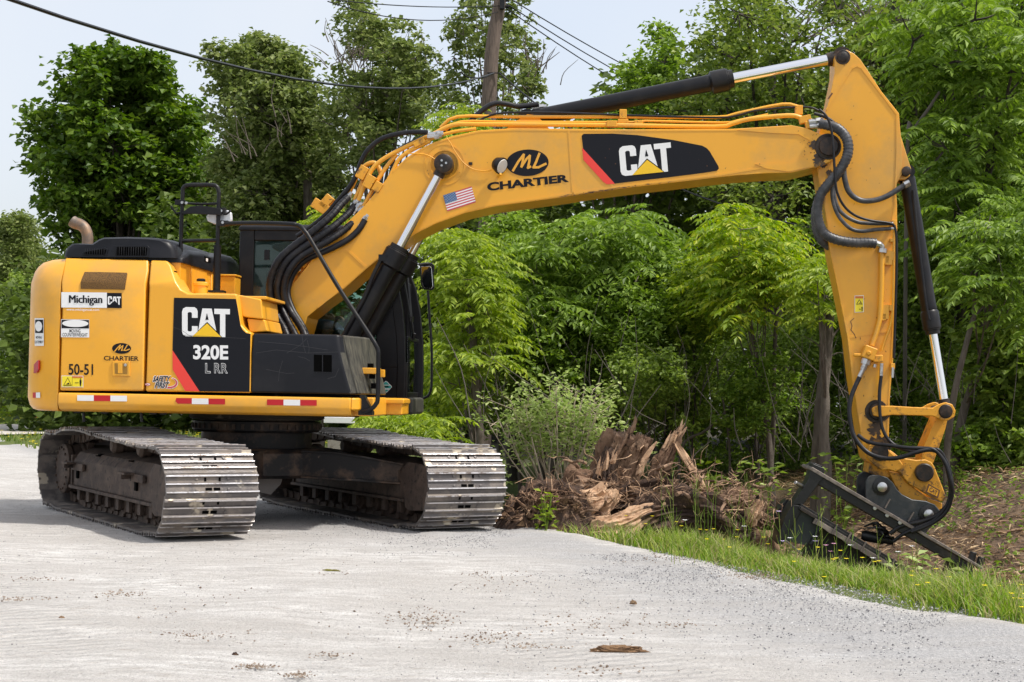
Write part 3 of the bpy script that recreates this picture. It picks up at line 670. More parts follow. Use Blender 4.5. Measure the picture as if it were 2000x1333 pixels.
skin('shirt', [V[i] for i in (0, 1, 2, 3)]+[V[7], (.12, .665, 2.22), V[10], (.12, 1.135, 2.22)], [(0, 1), (1, 2), (2, 3), (2, 4), (4, 5), (2, 6), (6, 7)], [.145, .145, .165, .08, .08, .068, .08, .068], 'hivis', OP)
skin('trousers', [V[0], V[13], V[14], V[15], V[16], V[17], V[18], V[19], V[20]], [(0, 1), (1, 2), (2, 3), (3, 4), (0, 5), (5, 6), (6, 7), (7, 8)], [.14, .1, .082, .065, .055, .1, .082, .065, .055], 'denim', OP)
skin('hair', [(.07, .9, 2.62), (.06, .9, 2.70), (.10, .9, 2.73)], [(0, 1), (1, 2)], [.075, .082, .07], 'hair', OP)
for sy, w_ in ((1, .625), (-1, 1.175)):
    for k, (dy, L_) in enumerate(((-.03, .075), (-.01, .085), (.01, .08), (.03, .065))):
        b0 = Vector((.555, w_+dy, 2.035)); skin('finger', [b0, b0+Vector((.04, 0, .005)), b0+Vector((.04+L_*.4, 0, -.02)), b0+Vector((.035+L_*.45, 0, -.05))], [(0, 1), (1, 2), (2, 3)], [.010, .0095, .009, .008], 'skin', body, 1)
    b0 = Vector((.52, w_-sy*.035, 2.02)); skin('thumb', [b0, b0+Vector((.03, -sy*.02, -.01)), b0+Vector((.065, -sy*.012, -.02))], [(0, 1), (1, 2)], [.013, .011, .009], 'skin', body, 1)

# ------------------------------------------------------------------ boom
WB0, WB1 = -.30, .26
BP = lambda *p: [UZ(x, y, WB0) for x, y in p]
mb = MB()
top = [(520, 655), (524, 625), (540, 600), (561, 571), (584, 540), (618, 498), (665, 447), (712, 402), (745, 362), (768, 333), (793, 309), (820, 291), (850, 277), (885, 266), (935, 255), (1000, 251), (1240, 253), (1430, 252), (1546, 245), (1577, 251), (1604, 263), (1625, 268), (1638, 280), (1637, 300), (1620, 318), (1592, 327), (1546, 338), (1497, 339), (1440, 343), (1402, 347), (1300, 359), (1237, 366), (1160, 376), (1090, 387), (1030, 395), (970, 403), (910, 416), (850, 438), (814, 456), (765, 487), (717, 525), (672, 565), (630, 595), (600, 620), (590, 655), (560, 690)]
mb.prism(BP(*top), WB0, WB1); boom = mb.build('boom', 'yellow', EX, .006, 2)
# raised edge strips, weld seams, nose plate and bosses
mb = MB()
def strip(pts, wd, w, dw=.004, mi=0):
    P = [Vector((a, b)) for a, b in pts]
    for a, b in zip(P, P[1:]):
        d = (b-a).normalized(); n = Vector((-d.y, d.x))*wd/2; mb.prism([tuple(a-n), tuple(b-n), tuple(b+n), tuple(a+n)], w-dw, w+.001, mi)
strip(BP((620, 601), (672, 560), (717, 520), (765, 482), (814, 451), (850, 434), (910, 411.5), (970, 399), (1090, 382.5), (1237, 361.5), (1402, 342.5), (1497, 327)), .018, WB0)
strip(BP((768, 336), (793, 312), (820, 294), (850, 280), (885, 269), (935, 258), (1000, 254.5), (1240, 256), (1440, 255)), .014, WB0, .003)
strip(BP((664, 475), (716, 524)), .02, WB0, .005); strip(BP((1111, 256), (1119, 380)), .016, WB0, .004)
mb.prism(BP((1440, 255), (1546, 246), (1577, 252), (1604, 264), (1625, 269), (1638, 281), (1637, 300), (1620, 317), (1592, 325), (1540, 336), (1497, 330), (1475, 321), (1545, 318), (1585, 300), (1590, 280), (1560, 263), (1500, 260)), WB0-.008, WB0)
q = U(868, 322, WB0)
for r0, dd in ((.20, .004), (.145, .008)):
    mb.lathe((q[0], WB0, q[2]), (q[0], -9, q[2]), [(0, r0), (dd, r0), (dd, r0-.012), (.001, r0-.014)], 40)
mb.build('weld_seam', 'yellow', boom)
mb = MB(); q = U(868, 322, WB0-.12)
mb.lathe((q[0], WB0, q[2]), (q[0], -9, q[2]), [(0, .08), (.11, .08), (.115, .09), (.21, .09), (.22, .075), (.225, .03)], 28)
for a in range(3): mb.cyl((q[0]+.028*math.cos(a*2.1), WB0-.222, q[2]+.028*math.sin(a*2.1)), (q[0]+.028*math.cos(a*2.1), WB0-.235, q[2]+.028*math.sin(a*2.1)), .011, n=8, mi=1)
mb.build('cylinder_pin', ['pin', 'steel'], boom)
mb = MB(); q = U(1617, 287, WB0); mb.lathe((q[0], WB1, q[2]), (q[0], -9, q[2]), [(0, .11), (WB1-WB0+.02, .11), (WB1-WB0+.03, .09), (WB1-WB0+.05, .085), (WB1-WB0+.055, .03)], 28); mb.lathe((q[0], WB0-.008, q[2]), (q[0], -9, q[2]), [(0, .125), (.012, .12), (.012, .02)], 28)
mb.build('stick_pin', 'pin', boom)
# lower edge grime strip and underside soot are real scrapes of paint: dark flakes
# lettering on the boom
bpos = lambda x, y: U(x, y, WB0-.001)
dc = Decal(bpos, O)
dc.poly([(1136, 265.5), (1140, 262), (1196, 261.5), (1245, 264.5), (1315, 274), (1371, 285), (1380, 289.5), (1386, 296), (1403, 325), (1404, 330), (1400, 334), (1375, 338), (1304, 347), (1201, 359), (1139, 292)], 'd_black', 0)
dc.poly([(1137, 289), (1139.5, 313), (1178, 355.5), (1185, 360.5), (1201, 359.5)], 'd_red', 1)
logo(dc, (1208, 287), (101.5, -10.5), (5, 58), lay=1); dc.build('logo_panel', boom)
dc = Decal(bpos, O); mlogo(dc, 1030, 318.5, 41.5, 26, rot=-.08, sl=-.03); dc.text('CHARTIER', [(951, 357.5), (1110, 340.5), (1111.5, 356), (952, 374)], 'd_black', 0, .045); dc.build('owner_logo', boom)
dc = Decal(bpos, O); fl = lambda a, b: (865.5+a*55.5+b*8.5, 382+b*31-a*17.5)
for k in range(13): dc.poly([fl(0, k/13), fl(1, k/13), fl(1, (k+1)/13), fl(0, (k+1)/13)], 'd_pinkred' if k % 2 == 0 else 'd_white', 0)
dc.poly([fl(0, 0), fl(.42, 0), fl(.42, 7/13), fl(0, 7/13)], 'd_blue', 1)
for r_ in range(9):
    for c_ in range(6 if r_ % 2 == 0 else 5):
        x_, y_ = .035+c_*.07+(.035 if r_ % 2 else 0), .035+r_*.0585
        dc.poly([fl(x_-.012, y_), fl(x_, y_-.018), fl(x_+.012, y_), fl(x_, y_+.018)], 'd_white', 2)
dc.build('flag_sticker', boom)
# work lamp
mb = MB(); q = Vector(U(976, 323, WB0-.10)); ax = Vector((.75, -.45, -.40)).normalized()
mb.lathe(q-ax*.07, q+ax*.1, [(0, .035), (.02, .06), (.08, .082), (.10, .082)], 24, 0); mb.lathe(q+ax*.031, q+ax*.1, [(0, .07), (.006, .066), (.008, .01)], 24, 1)
mb.tube([(q[0]-.02, WB0, q[2]-.09), (q[0]-.02, WB0-.06, q[2]-.10), (q[0]+.01, WB0-.1, q[2]-.08)], .012, 8, 2, 3)
mb.build('work_lamp', ['black', 'lens', 'yellow'], boom)
mb = MB(); bb = lambda x, y, d=.02: U(x, y, WB0-d)
mb.tube([bb(797, 300), bb(830, 302), bb(853, 313)], .006, 6); mb.tube([bb(872, 269), bb(880, 280), bb(890, 298), bb(905, 318), bb(925, 331), bb(950, 334), bb(965, 328)], .005, 6); mb.box(U(919, 320, WB0-.01), (.035, .02, .025), mi=1)
mb.build('cable', ['yellow', 'pin'], boom)
# hydraulic pipes along the back of the boom
mb = MB()
def pipe(pts, w, r, mi=0, k=3): mb.tube([U(x, y, w+(0 if len(p_) < 3 else 0)) for p_ in pts for x, y in (p_[:2],)], r, 10, mi, k)
pipe([(700, 392), (716, 352), (731, 326), (757, 306), (800, 284), (845, 263), (872, 249), (893, 243.5), (930, 243), (1200, 245), (1395, 248), (1430, 242), (1464, 233), (1540, 226), (1566, 231), (1592, 239)], WB0+.05, .022)
pipe([(860, 250), (893, 228.5), (1000, 228.5), (1240, 229), (1400, 229.5), (1440, 222), (1528, 204), (1560, 209)], WB0+.14, .016)
pipe([(870, 256), (900, 238), (1000, 238.5), (1240, 239), (1260, 236.5), (1410, 240), (1440, 236), (1500, 224)], WB0+.10, .012)
pipe([(722, 425), (742, 385), (768, 333), (779, 312), (800, 296), (840, 276)], WB0+.03, .020)
pipe([(706, 412), (728, 370), (752, 330), (775, 302)], WB0+.07, .020)
pipe([(682, 378), (697, 345), (712, 325), (728, 318), (738, 325), (746, 345)], WB0+.16, .022)
pipe([(692, 392), (704, 366), (708, 354)], WB0+.12, .022)
pipe([(790, 300), (840, 272), (885, 258), (930, 252)], WB0+.03, .017)
pipe([(560, 570), (590, 530), (616, 495)], WB0+.12, .018); pipe([(575, 560), (598, 527), (612, 508)], WB0+.10, .016)
mb.build('hydraulic_pipe', 'yellow', boom)
mb = MB()
for x, y, w, sx, sz, an in ((708, 338, WB0+.08, .13, .09, -62), (722, 356, WB0+.02, .13, .09, -60), (738, 366, WB0+.02, .10, .08, -60), (820, 280, WB0+.03, .12, .05, -28), (1217, 224, WB0+.10, .07, .09, 0), (1217, 238, WB0+.10, .10, .04, 0), (1195, 243, WB0+.05, .10, .06, 0), (1247, 240, WB0+.08, .08, .04, 0), (1560, 216, WB0+.12, .07, .09, 0), (1572, 234, WB0+.05, .11, .07, -12), (1583, 244, WB0+.03, .10, .07, -12), (632, 408, WB0+.2, .10, .24, -58), (638, 395, WB0+.2, .14, .09, -50), (576, 548, WB0+.1, .12, .06, -50), (570, 560, WB0+.08, .10, .05, -50)):
    mb.box(U(x, y, w), (sx, .07, sz), Matrix.Rotation(R(-an), 3, 'Y').inverted() if False else Matrix.Rotation(R(an)*1, 3, 'Y'))
for i in range(9): mb.box(U(560+i*6+random.uniform(-3, 3), 565-i*8+random.uniform(-4, 4), WB0+.08), (.05, .06, .035), Matrix.Rotation(R(-50), 3, 'Y'))
mb.build('pipe_clamp', 'yellow_worn', boom, .006, sep=True)
mb = MB()
for x, y, w in ((856, 262, WB0), (853, 266, WB0), (1598, 237, WB0), (1600, 246, WB0), (681, 384, WB0+.15), (694, 398, WB0+.1), (706, 413, WB0+.06), (713, 428, WB0+.02), (676, 392, WB0+.15), (701, 404, WB0+.08), (690, 407, WB0+.1), (1058, 210, WB0+.3)):
    d_ = Vector((.6, 0, .8)) if x < 800 else Vector((1, 0, .1))
    q = Vector(U(x, y, w)); d_ = d_.normalized(); mb.cyl(q-d_*.022, q+d_*.022, .034, n=6)
    mb.cyl(q-d_*.09, q+d_*.05, .025, n=10)
mb.build('hose_fitting', 'steel', boom, sep=True)
# black hoses from the deck up to the boom
def hose(name, pts, w, r, mat='rubber', parent=boom, k=6, ribs=0):
    h_ = MB(); ws = w if hasattr(w, '__len__') else [w, w]
    P_ = [U(x, y, float(np.interp(i/(len(pts)-1), np.linspace(0, 1, len(ws)), ws))) for i, (x, y) in enumerate(pts)]
    h_.tube(P_, r, 12, 0, k)
    if ribs:
        S = spline(P_, k*2); acc = 0
        for a, b in zip(S, S[1:]):
            acc += (b-a).length
            if acc > ribs: acc = 0; d_ = (b-a).normalized(); h_.cyl(a-d_*.006, a+d_*.006, r*1.09, n=12)
    return h_.build(name, mat, parent)
hw = [WB0+.10, WB0-.10, WB0-.16, WB0-.12, WB0-.3]
hose('hose', [(680, 386), (664, 402), (650, 419), (627, 440), (598, 463), (568, 486), (545, 508), (532, 535), (527, 562), (531, 592), (543, 622), (556, 645), (566, 672)], hw, .036, ribs=.05)
hose('hose', [(694, 401), (680, 418), (662, 434), (640, 452), (612, 471), (583, 491), (560, 512), (546, 540), (542, 568), (549, 600), (563, 630), (574, 650), (584, 672)], hw, .034, ribs=.05)
hose('hose', [(705, 415), (690, 434), (668, 453), (641, 471), (612, 487), (585, 504), (567, 525), (556, 552), (555, 580), (566, 606), (583, 632), (594, 652), (600, 674)], hw, .033, ribs=.05)
hose('hose', [(713, 430), (700, 450), (680, 468), (655, 482), (628, 494), (603, 505), (584, 520), (568, 545), (562, 575), (572, 606), (590, 636), (606, 672)], [WB0, WB0-.06, WB0-.04, WB0-.2], .030)
hose('hose', [(835, 259), (812, 258.5), (790, 260), (765, 265), (745, 272), (728, 284), (715, 298), (705, 318), (697, 340), (685, 362), (670, 381), (655, 398), (640, 416), (612, 440), (580, 462)], [WB0, WB0+.2], .024)
hose('hose', [(880, 255), (840, 264), (800, 280), (765, 300), (735, 322), (712, 348), (698, 366)], [WB0+.12, WB0+.25], .017)
hose('hose', [(537, 560), (536, 590), (545, 625), (552, 648), (560, 672)], WB0+.02, .03)
hose('hose', [(914, 243), (927, 229), (942, 216), (957, 206), (972, 202), (990, 204), (1010, 208), (1030, 207), (1052, 204)], [WB0+.15, -.02], .026)
hose('cable', [(925, 242), (950, 229), (985, 221), (1090, 220.5), (1240, 226), (1400, 230), (1440, 226), (1475, 217), (1530, 211), (1580, 210), (1600, 217)], WB0+.12, .010, k=5)
# blue lines
# boom cylinders
def cylinder(name, pin0, pin1, rr, rb, rg, t_g, w, parent=EX, eye=.09):
    """barrel from pin0, rod to pin1; t_g = length of the barrel with its gland"""
    g = ch(name, parent); a, b = Vector((pin0[0], w, pin0[1])), Vector((pin1[0], w, pin1[1])); d_ = (b-a).normalized()
    q = MB(); q.lathe(a+d_*.03, b, [(0, rb*.5), (.02, rb*.98), (.05, rb), (t_g-.28, rb), (t_g-.25, rb*1.05), (t_g-.23, rb), (t_g-.21, rg), (t_g-.06, rg), (t_g-.055, rg*.93), (t_g-.045, rg*.93), (t_g-.04, rg*.8), (t_g, rg*.78), (t_g, rr*1.1)], 32)
    q.lathe(Vector((a.x, w-.07, a.z)), Vector((a.x, w+1, a.z)), [(0, eye), (.14, eye)], 24); n = 10
    T = d_; nx = T.cross(Vector((0, 1, 0))).normalized(); ny = T.cross(nx)
    for k in range(n):
        an = 2*math.pi*k/n; c_ = a+d_*(t_g-.05)+(nx*math.cos(an)+ny*math.sin(an))*rg*.86; q.cyl(c_, c_+d_*.02, .011, n=8)
    bar = q.build('barrel', 'black', g)
    q = MB(); q.cyl(a+d_*(t_g-.03), b-d_*(eye*.9), rr, n=28); q.build('rod', 'chrome', g)
    q = MB(); q.lathe(Vector((b.x, w-.06, b.z)), Vector((b.x, w+1, b.z)), [(0, eye), (.12, eye)], 24); q.cyl(b-d_*(eye+.05), b-d_*eye*.5, rr*1.25, rr*1.35, n=20); q.build('rod_eye', 'pin' if parent is EX else 'pin', g)
    return g
pA = UZ(868, 322, WB0-.12); pB = UZ(647, 728, WB0-.12)
dv = Vector((pA[0]-pB[0], pA[1]-pB[1])); gl = Vector(UZ(779, 487, WB0-.12))-Vector(pB)
c1 = cylinder('boom_cylinder', pB, pA, .042, .078, .112, gl.dot(dv.normalized()), WB0-.12, eye=.08)
c2_ = cylinder('boom_cylinder', pB, pA, .042, .078, .112, gl.dot(dv.normalized()), WB1+.12, eye=.08)
q = MB(); q.tube([U(744, 508, WB0-.2), U(728, 540, WB0-.2), U(712, 580, WB0-.2), U(690, 620, WB0-.2), U(668, 660, WB0-.2)], .020, 10); q.box(U(748, 504, WB0-.2), (.08, .05, .06)); q.build('oil_pipe', 'black', c1)
# stick cylinder on top of the boom
sc0 = UZ(1030, 234, 0); sc1 = UZ(1643, 113, 0); dv = Vector((sc1[0]-sc0[0], sc1[1]-sc0[1]))
gl = (Vector(UZ(1426, 158, 0))-Vector(sc0)).dot(dv.normalized())
cylinder('stick_cylinder', sc0, sc1, .052, .082, .112, gl, -.02, eye=.09)
mb = MB(); mb.prism([UZ(x, y, -.12) for x, y in ((985, 255), (1010, 236), (1030, 224), (1048, 226), (1062, 240), (1075, 255))], -.13, -.09); mb.prism([UZ(x, y, -.12) for x, y in ((985, 255), (1010, 236), (1030, 224), (1048, 226), (1062, 240), (1075, 255))], .05, .09); mb.box(U(1038, 238, -.11), (.16, .03, .09), mi=1)
mb.build('cylinder_bracket', ['yellow', 'pin'], boom)

# ------------------------------------------------------------------ stick
WT0, WT1 = -.20, .18
TP = lambda *p: [UZ(x, y, WT0) for x, y in p]
mb = MB()
mb.prism(TP((1631, 112), (1634, 104), (1642, 98), (1654, 98), (1668, 105), (1680, 116), (1691, 132), (1721, 178), (1756, 222), (1758, 250), (1762, 285), (1762, 340), (1750, 362), (1752, 400), (1753, 489), (1751, 585), (1747, 660), (1738, 780), (1736, 853), (1734, 875), (1724, 900), (1706, 908), (1691, 897), (1684, 868), (1681, 849), (1669, 770), (1664, 738), (1655, 660), (1633, 549), (1622, 496), (1611, 414), (1601, 363), (1594, 316), (1597, 270), (1612, 219), (1619, 197), (1630, 143)), WT0, WT1)
mb.prism(TP((1757, 250), (1778, 318), (1782, 330), (1779, 343), (1770, 350), (1757, 350), (1748, 362), (1745, 300)), WT0+.05, WT0+.11); mb.prism(TP((1757, 250), (1778, 318), (1782, 330), (1779, 343), (1770, 350), (1757, 350), (1748, 362), (1745, 300)), WT1-.11, WT1-.05)
stick = mb.build('stick', 'yellow', EX, .006)
mb = MB()
strip(TP((1614, 215), (1663, 134), (1674, 129), (1683, 134), (1752, 224), (1752, 300), (1748, 395), (1741, 445)), .016, WT0, .007)
strip(TP((1600, 330), (1614, 410), (1635, 543), (1657, 655), (1668, 740), (1684, 845)), .022, WT0, .005)
strip(TP((1659, 659), (1735, 647)), .018, WT0, .005)
strip(TP((1749, 490), (1747, 585), (1743, 660), (1735, 800), (1733, 850)), .014, WT0, .004)
mb.build('weld_seam', 'yellow', stick)
mb = MB(); q = U(1646, 112, WT0); mb.lathe((q[0], WT1+.02, q[2]), (q[0], -9, q[2]), [(0, .05), (.42, .05), (.425, .04), (.43, .02)], 24); mb.lathe((q[0], WT0-.001, q[2]), (q[0], -9, q[2]), [(0, .072), (.006, .066), (.006, .02)], 24)
q = U(1770, 335, WT0); mb.lathe((q[0], WT1, q[2]), (q[0], -9, q[2]), [(0, .045), (.40, .045), (.41, .02)], 20)
q = U(1712, 804, WT0); mb.lathe((q[0], WT0, q[2]), (q[0], -9, q[2]), [(0, .11), (.01, .105), (.01, .075), (.06, .07), (.065, .03)], 24)
q = U(1717, 884, WT0); mb.lathe((q[0], WT1+.1, q[2]), (q[0], -9, q[2]), [(0, .09), (.56, .09), (.565, .03)], 24)
mb.build('pin', 'pin', stick, sep=True)
# grease stains: flat irregular spills that lie on the steel
def splat(dc, x, y, r, n=26, sd=1):
    rs = random.Random(sd); pts = [(x+r*(.55+.6*rs.random())*math.cos(a), y+r*(.55+.6*rs.random())*math.sin(a)) for a in [2*math.pi*k/n for k in range(n)]]
    dc.poly(pts, 'grease', 0)
M['grease'] = surf('grease_stain', (.05, .03, .018), .5, dirt=(.22, .11, .02), dscale=16, dlo=.52, dhi=.60)
M['scrape'] = surf('paint_scrape', (.13, .06, .03), .7)
dc = Decal(lambda x, y: U(x, y, WT0-.002), O)
for x, y, r in ((1647, 113, 15), (1713, 806, 24), (1709, 838, 16), (1716, 870, 22), (1608, 320, 9), (1620, 338, 8)): splat(dc, x, y, r, sd=int(x+y))
rs = random.Random(3)
for k in range(46):
    x, y = rs.choice([(rs.uniform(1640, 1745), rs.uniform(150, 460)), (rs.uniform(1655, 1735), rs.uniform(560, 850)), (rs.uniform(1676, 1735), rs.uniform(740, 860))]); a = rs.uniform(-2.2, -.3); l_ = rs.uniform(.6, 4); b_ = rs.uniform(.4, 1.1)
    if x < 1600+(y-300)*.16 and y > 300: continue
    dc.poly([(x-l_*math.cos(a)-b_, y-l_*math.sin(a)), (x+b_, y-b_), (x+l_*math.cos(a), y+l_*math.sin(a)), (x-b_*.5, y+b_)], 'scrape', 0)
for a, b in zip([(1661, 628), (1664, 637), (1662, 645), (1669, 654)], [(1664, 637), (1662, 645), (1669, 654), (1671, 660)]): dc.stroke([a, b], 1.6, 'scrape', 0)
dc.stroke([(1661, 628), (1668, 622)], 1.2, 'scrape', 0); dc.stroke([(1618, 193), (1625, 183)], 3, 'scrape', 0)
dc.build('grease_stain', stick)
dc = Decal(lambda x, y: U(x, y, WB0-.010), O)
for x, y, r in ((1606, 300, 16), (1590, 283, 10), (1600, 316, 13)): splat(dc, x, y, r, sd=int(x))
for k in range(30):
    x, y = rs.gauss(1585, 14), rs.gauss(285, 14); b_ = rs.uniform(.4, 1.4); dc.poly([(x-b_, y), (x, y-b_), (x+b_, y), (x, y+b_)], 'scrape', 0)
for k in range(60):
    x = rs.gauss(1165, 55); y = np.interp(x, [970, 1090, 1237, 1402], [403, 387, 366, 347])-rs.uniform(0.3, 3.2); l_ = rs.uniform(1, 7); dc.poly([(x-l_, y+.10*l_), (x, y-rs.uniform(.3, .9)), (x+l_, y-.10*l_), (x, y+rs.uniform(.3, 1))], 'scrape', 0)
for k in range(26):
    x = rs.uniform(700, 1500); y = np.interp(x, [700, 800, 900, 1000, 1240, 1500], [430, 350, 300, 290, 290, 285])+rs.uniform(0, 45); b_ = rs.uniform(.4, 1.3); dc.poly([(x-b_, y), (x, y-b_*.6), (x+b_*1.4, y), (x, y+b_)], 'scrape', 0)
dc.build('grease_stain', boom)
dc = Decal(lambda x, y: U(x, y, WT0-.001), O); warn(dc, 1670, 579, 1686, 610, True, -.05); dc.build('warning_label', stick)
# stick pipes and valve
mb = MB(); tp = lambda x, y, d=.05: U(x, y, WT0-d)
mb.tube([tp(1723, 492), tp(1722, 560), tp(1719, 618), tp(1714, 642), tp(1703, 676)], .024, 10, 0, 4)
mb.tube([tp(1747, 430), tp(1746, 465), tp(1744, 590), tp(1740, 632), tp(1730, 662), tp(1722, 686)], .012, 10, 0, 4); mb.tube([tp(1750, 430), tp(1749, 585), tp(1743, 700), tp(1741, 725)], .008, 8, 0, 2)
for x, y, sx, sz in ((1735, 504, .09, .17), (1731, 508, .06, .09), (1729, 610, .08, .17), (1724, 620, .07, .08), (1742, 470, .05, .04), (1744, 500, .04, .1), (1740, 602, .05, .07), (1743, 716, .05, .07), (1745, 436, .03, .06)): mb.box(tp(x, y, .03), (sx*.75, .06, sz*.8))
mb.build('hydraulic_pipe', 'yellow', stick, .004)
mb = MB(); mb.box(tp(1697, 690, .08), (.12, .12, .12), Matrix.Rotation(R(20), 3, 'Y')); mb.box(tp(1714, 701, .06), (.09, .08, .07)); mb.cyl(tp(1697, 690, .13), tp(1697, 690, .16), .022); mb.box(tp(1688, 694, .1), (.2, .03, .03)); mb.build('valve_block', 'yellow_worn', stick, .01)
mb = MB()
for a, b, r in (((1693, 702), (1690, 712), .045), ((1690, 712), (1686, 722), .03), ((1686, 722), (1679, 737), .022), ((1722, 710), (1721, 736), .017), ((1709, 712), (1708, 718), .016), ((1707, 474), (1719, 478), .03), ((1724, 486), (1723, 494), .045), ((1766, 362), (1776, 357), .035), ((1736, 437), (1744, 437), .017), ((1740, 447), (1746, 447), .017), ((1744, 718), (1743, 738), .014)): mb.cyl(tp(*a, .07), tp(*b, .07), r, n=8)
mb.tube([tp(1706, 475, .08), tp(1716, 476, .07), tp(1722, 481, .06), tp(1723.5, 490, .05)], .026, 10, 0, 4)
mb.build('hose_fitting', 'steel', stick, sep=True)
# hoses over the stick
hs = [(1600, 242), (1620, 246), (1637, 252), (1652, 268), (1657, 288), (1653, 310), (1640, 333), (1620, 357), (1604, 378), (1597, 402), (1598, 430), (1609, 455), (1632, 468), (1665, 474), (1695, 474.5), (1710, 476)]
hose('hose', hs, [WT0-.12, WT0-.2, WT0-.14, WT0-.09], .045, 'grey_hose', stick, ribs=.028)
hose('hose', [(1652, 318), (1636, 344), (1612, 372), (1596, 395), (1591, 420), (1593, 448), (1603, 470), (1620, 484)], [WT0-.1, WT0+.1], .034, 'grey_hose', stick, ribs=.04)
hose('hose', [(1648, 320), (1649, 345), (1657, 373), (1674, 389), (1697, 393), (1729, 385), (1770, 360)], [WT0-.12, WT0-.08, WT0-.06], .026, 'grey_hose', stick)
hose('hose', [(1600, 214), (1613, 226), (1622, 246), (1627, 280), (1630, 330), (1634, 372), (1648, 402), (1670, 421), (1700, 431), (1735, 436), (1747, 443), (1751, 470), (1751, 530), (1749, 600), (1746, 700)], [WT0-.22, WT0-.24, WT0-.08, WT0-.08], .012, 'rubber', stick)
hose('hose', [(1590, 222), (1610, 228), (1628, 240), (1638, 255)], [WT0-.1, WT0-.1], .016, 'rubber', stick)
hose('hose', [(1627, 350), (1625, 372), (1628, 398), (1639, 424), (1660, 446), (1683, 452), (1710, 449), (1740, 447)], [WT0-.12, WT0-.07], .018, 'grey_hose', stick)
hose('hose', [(1629, 345), (1630, 385), (1642, 414), (1672, 433), (1705, 437), (1742, 437)], [WT0-.1, WT0-.07], .018, 'grey_hose', stick)
h1 = [(1679, 737), (1670, 756), (1662, 778), (1659, 805), (1664, 840), (1674, 862), (1692, 882), (1712, 892), (1737, 896), (1762, 893), (1786, 885), (1812, 879), (1832, 883), (1846, 900), (1856, 928), (1859, 962), (1851, 986), (1828, 1008), (1796, 1020), (1762, 1027), (1738, 1043)]
hose('hose', h1, [WT0-.07, WT0-.2, WT0-.33, WT0-.3, WT0-.2], .021, 'rubber', stick)
h2 = [(1721, 735), (1718, 765), (1718, 800), (1723, 835), (1736, 860), (1759, 876), (1785, 882), (1810, 880), (1830, 878), (1843, 892), (1851, 922), (1856, 955), (1850, 985), (1826, 1015), (1790, 1032), (1762, 1045), (1745, 1058)]
hose('hose', h2, [WT0-.08, WT0-.14, WT0-.33, WT0-.3, WT0-.2], .016, 'rubber', stick)
hose('hose', [(1676, 850), (1690, 861), (1710, 867), (1735, 870), (1772, 875), (1800, 876), (1826, 880), (1846, 905), (1857, 940), (1859, 968), (1848, 1000), (1820, 1023), (1780, 1040)], [WT0-.1, WT0-.3, WT0-.36, WT0-.25], .018, 'rubber', stick)
# bucket cylinder and linkage
k0 = UZ(1770, 337, -.01); k1 = UZ(1847, 804, -.01); dv = Vector((k1[0]-k0[0], k1[1]-k0[1]))
gl = (Vector(UZ(1817, 648, -.01))-Vector(k0)).dot(dv.normalized())
kc = cylinder('bucket_cylinder', k0, k1, .043, .075, .088, gl, -.01, eye=.07)
mb = MB(); mb.tube([U(1783, 372, -.13), U(1793, 470, -.13), U(1808, 590, -.13), U(1815, 625, -.13)], .014, 8, 0, 3); mb.build('oil_pipe', 'black', kc)
linkp = [(1703, 798), (1712, 793), (1740, 793), (1790, 796), (1822, 797), (1834, 790), (1847, 786), (1860, 790), (1867, 803), (1864, 815), (1852, 822), (1840, 821), (1822, 813), (1790, 812), (1740, 811), (1718, 815), (1705, 812)]
for wa, wb in ((WT0-.09, WT0-.05), (WT1+.05, WT1+.09)):
    mb = MB(); mb.prism([UZ(x, y, WT0-.09) for x, y in linkp], wa, wb); lk = mb.build('side_link', 'yellow_worn', EX, .008)
mb = MB(); q = U(1847, 804, WT0-.09); mb.lathe((q[0], WT1+.11, q[2]), (q[0], -9, q[2]), [(0, .055), (WT1-WT0+.22, .055), (WT1-WT0+.225, .02)], 22); mb.lathe((q[0], WT0-.09, q[2]), (q[0], -9, q[2]), [(0, .066), (.006, .06), (.006, .02)], 22)
mb.build('pin', 'pin', EX)
mb = MB(); mb.prism([UZ(x, y, -.15) for x, y in ((1829, 812), (1850, 820), (1846, 838), (1832, 878), (1822, 905), (1808, 930), (1796, 925), (1800, 880), (1815, 845))], -.17, .15); mb.build('power_link', 'yellow_worn', EX, .01)
# coupler
cp = ch('quick_coupler'); WC0, WC1 = -.28, .26
cl = [(1692, 881), (1697, 871), (1706, 866), (1718, 864), (1729, 872), (1753, 890), (1765, 895), (1790, 899), (1808, 898), (1819, 903), (1825, 911), (1830, 924), (1842, 954), (1848, 970), (1845, 979), (1838, 980), (1818, 972), (1790, 954), (1778, 948), (1768, 938), (1758, 924), (1747, 921), (1735, 920), (1722, 917), (1704, 905), (1694, 894)]
mb = MB()
for wa, wb in ((WC0, WC0+.05), (WC1-.05, WC1)): mb.prism([UZ(x, y, WC0) for x, y in cl], wa, wb)
mb.build('cheek_plate', 'yellow_greasy', cp, .012, sep=True)
mb = MB(); mb.prism([UZ(x, y, WC0) for x, y in ((1736, 921), (1760, 926), (1770, 940), (1792, 957), (1818, 975), (1843, 984), (1842, 996), (1832, 1000), (1808, 988), (1780, 982), (1762, 970), (1751, 952), (1744, 936))], WC0+.05, WC1-.05)
mb.prism([UZ(x, y, WC0) for x, y in ((1702, 905), (1745, 922), (1740, 935), (1715, 930), (1700, 925))], WC0+.08, WC1-.08); mb.build('coupler_body', 'yellow_greasy', cp, .01)
mb = MB(); q = U(1717, 884, WC0); e = U(1752, 908, WC0); 
mb.prism([UZ(x, y, WC0-.02) for x, y in ((1692, 884), (1697, 870), (1710, 864), (1724, 869), (1758, 900), (1763, 908), (1760, 917), (1748, 922), (1736, 918), (1722, 919), (1706, 908), (1696, 897))], WC0-.045, WC0); mb.build('pin_lug', 'yellow_greasy', cp, .012)
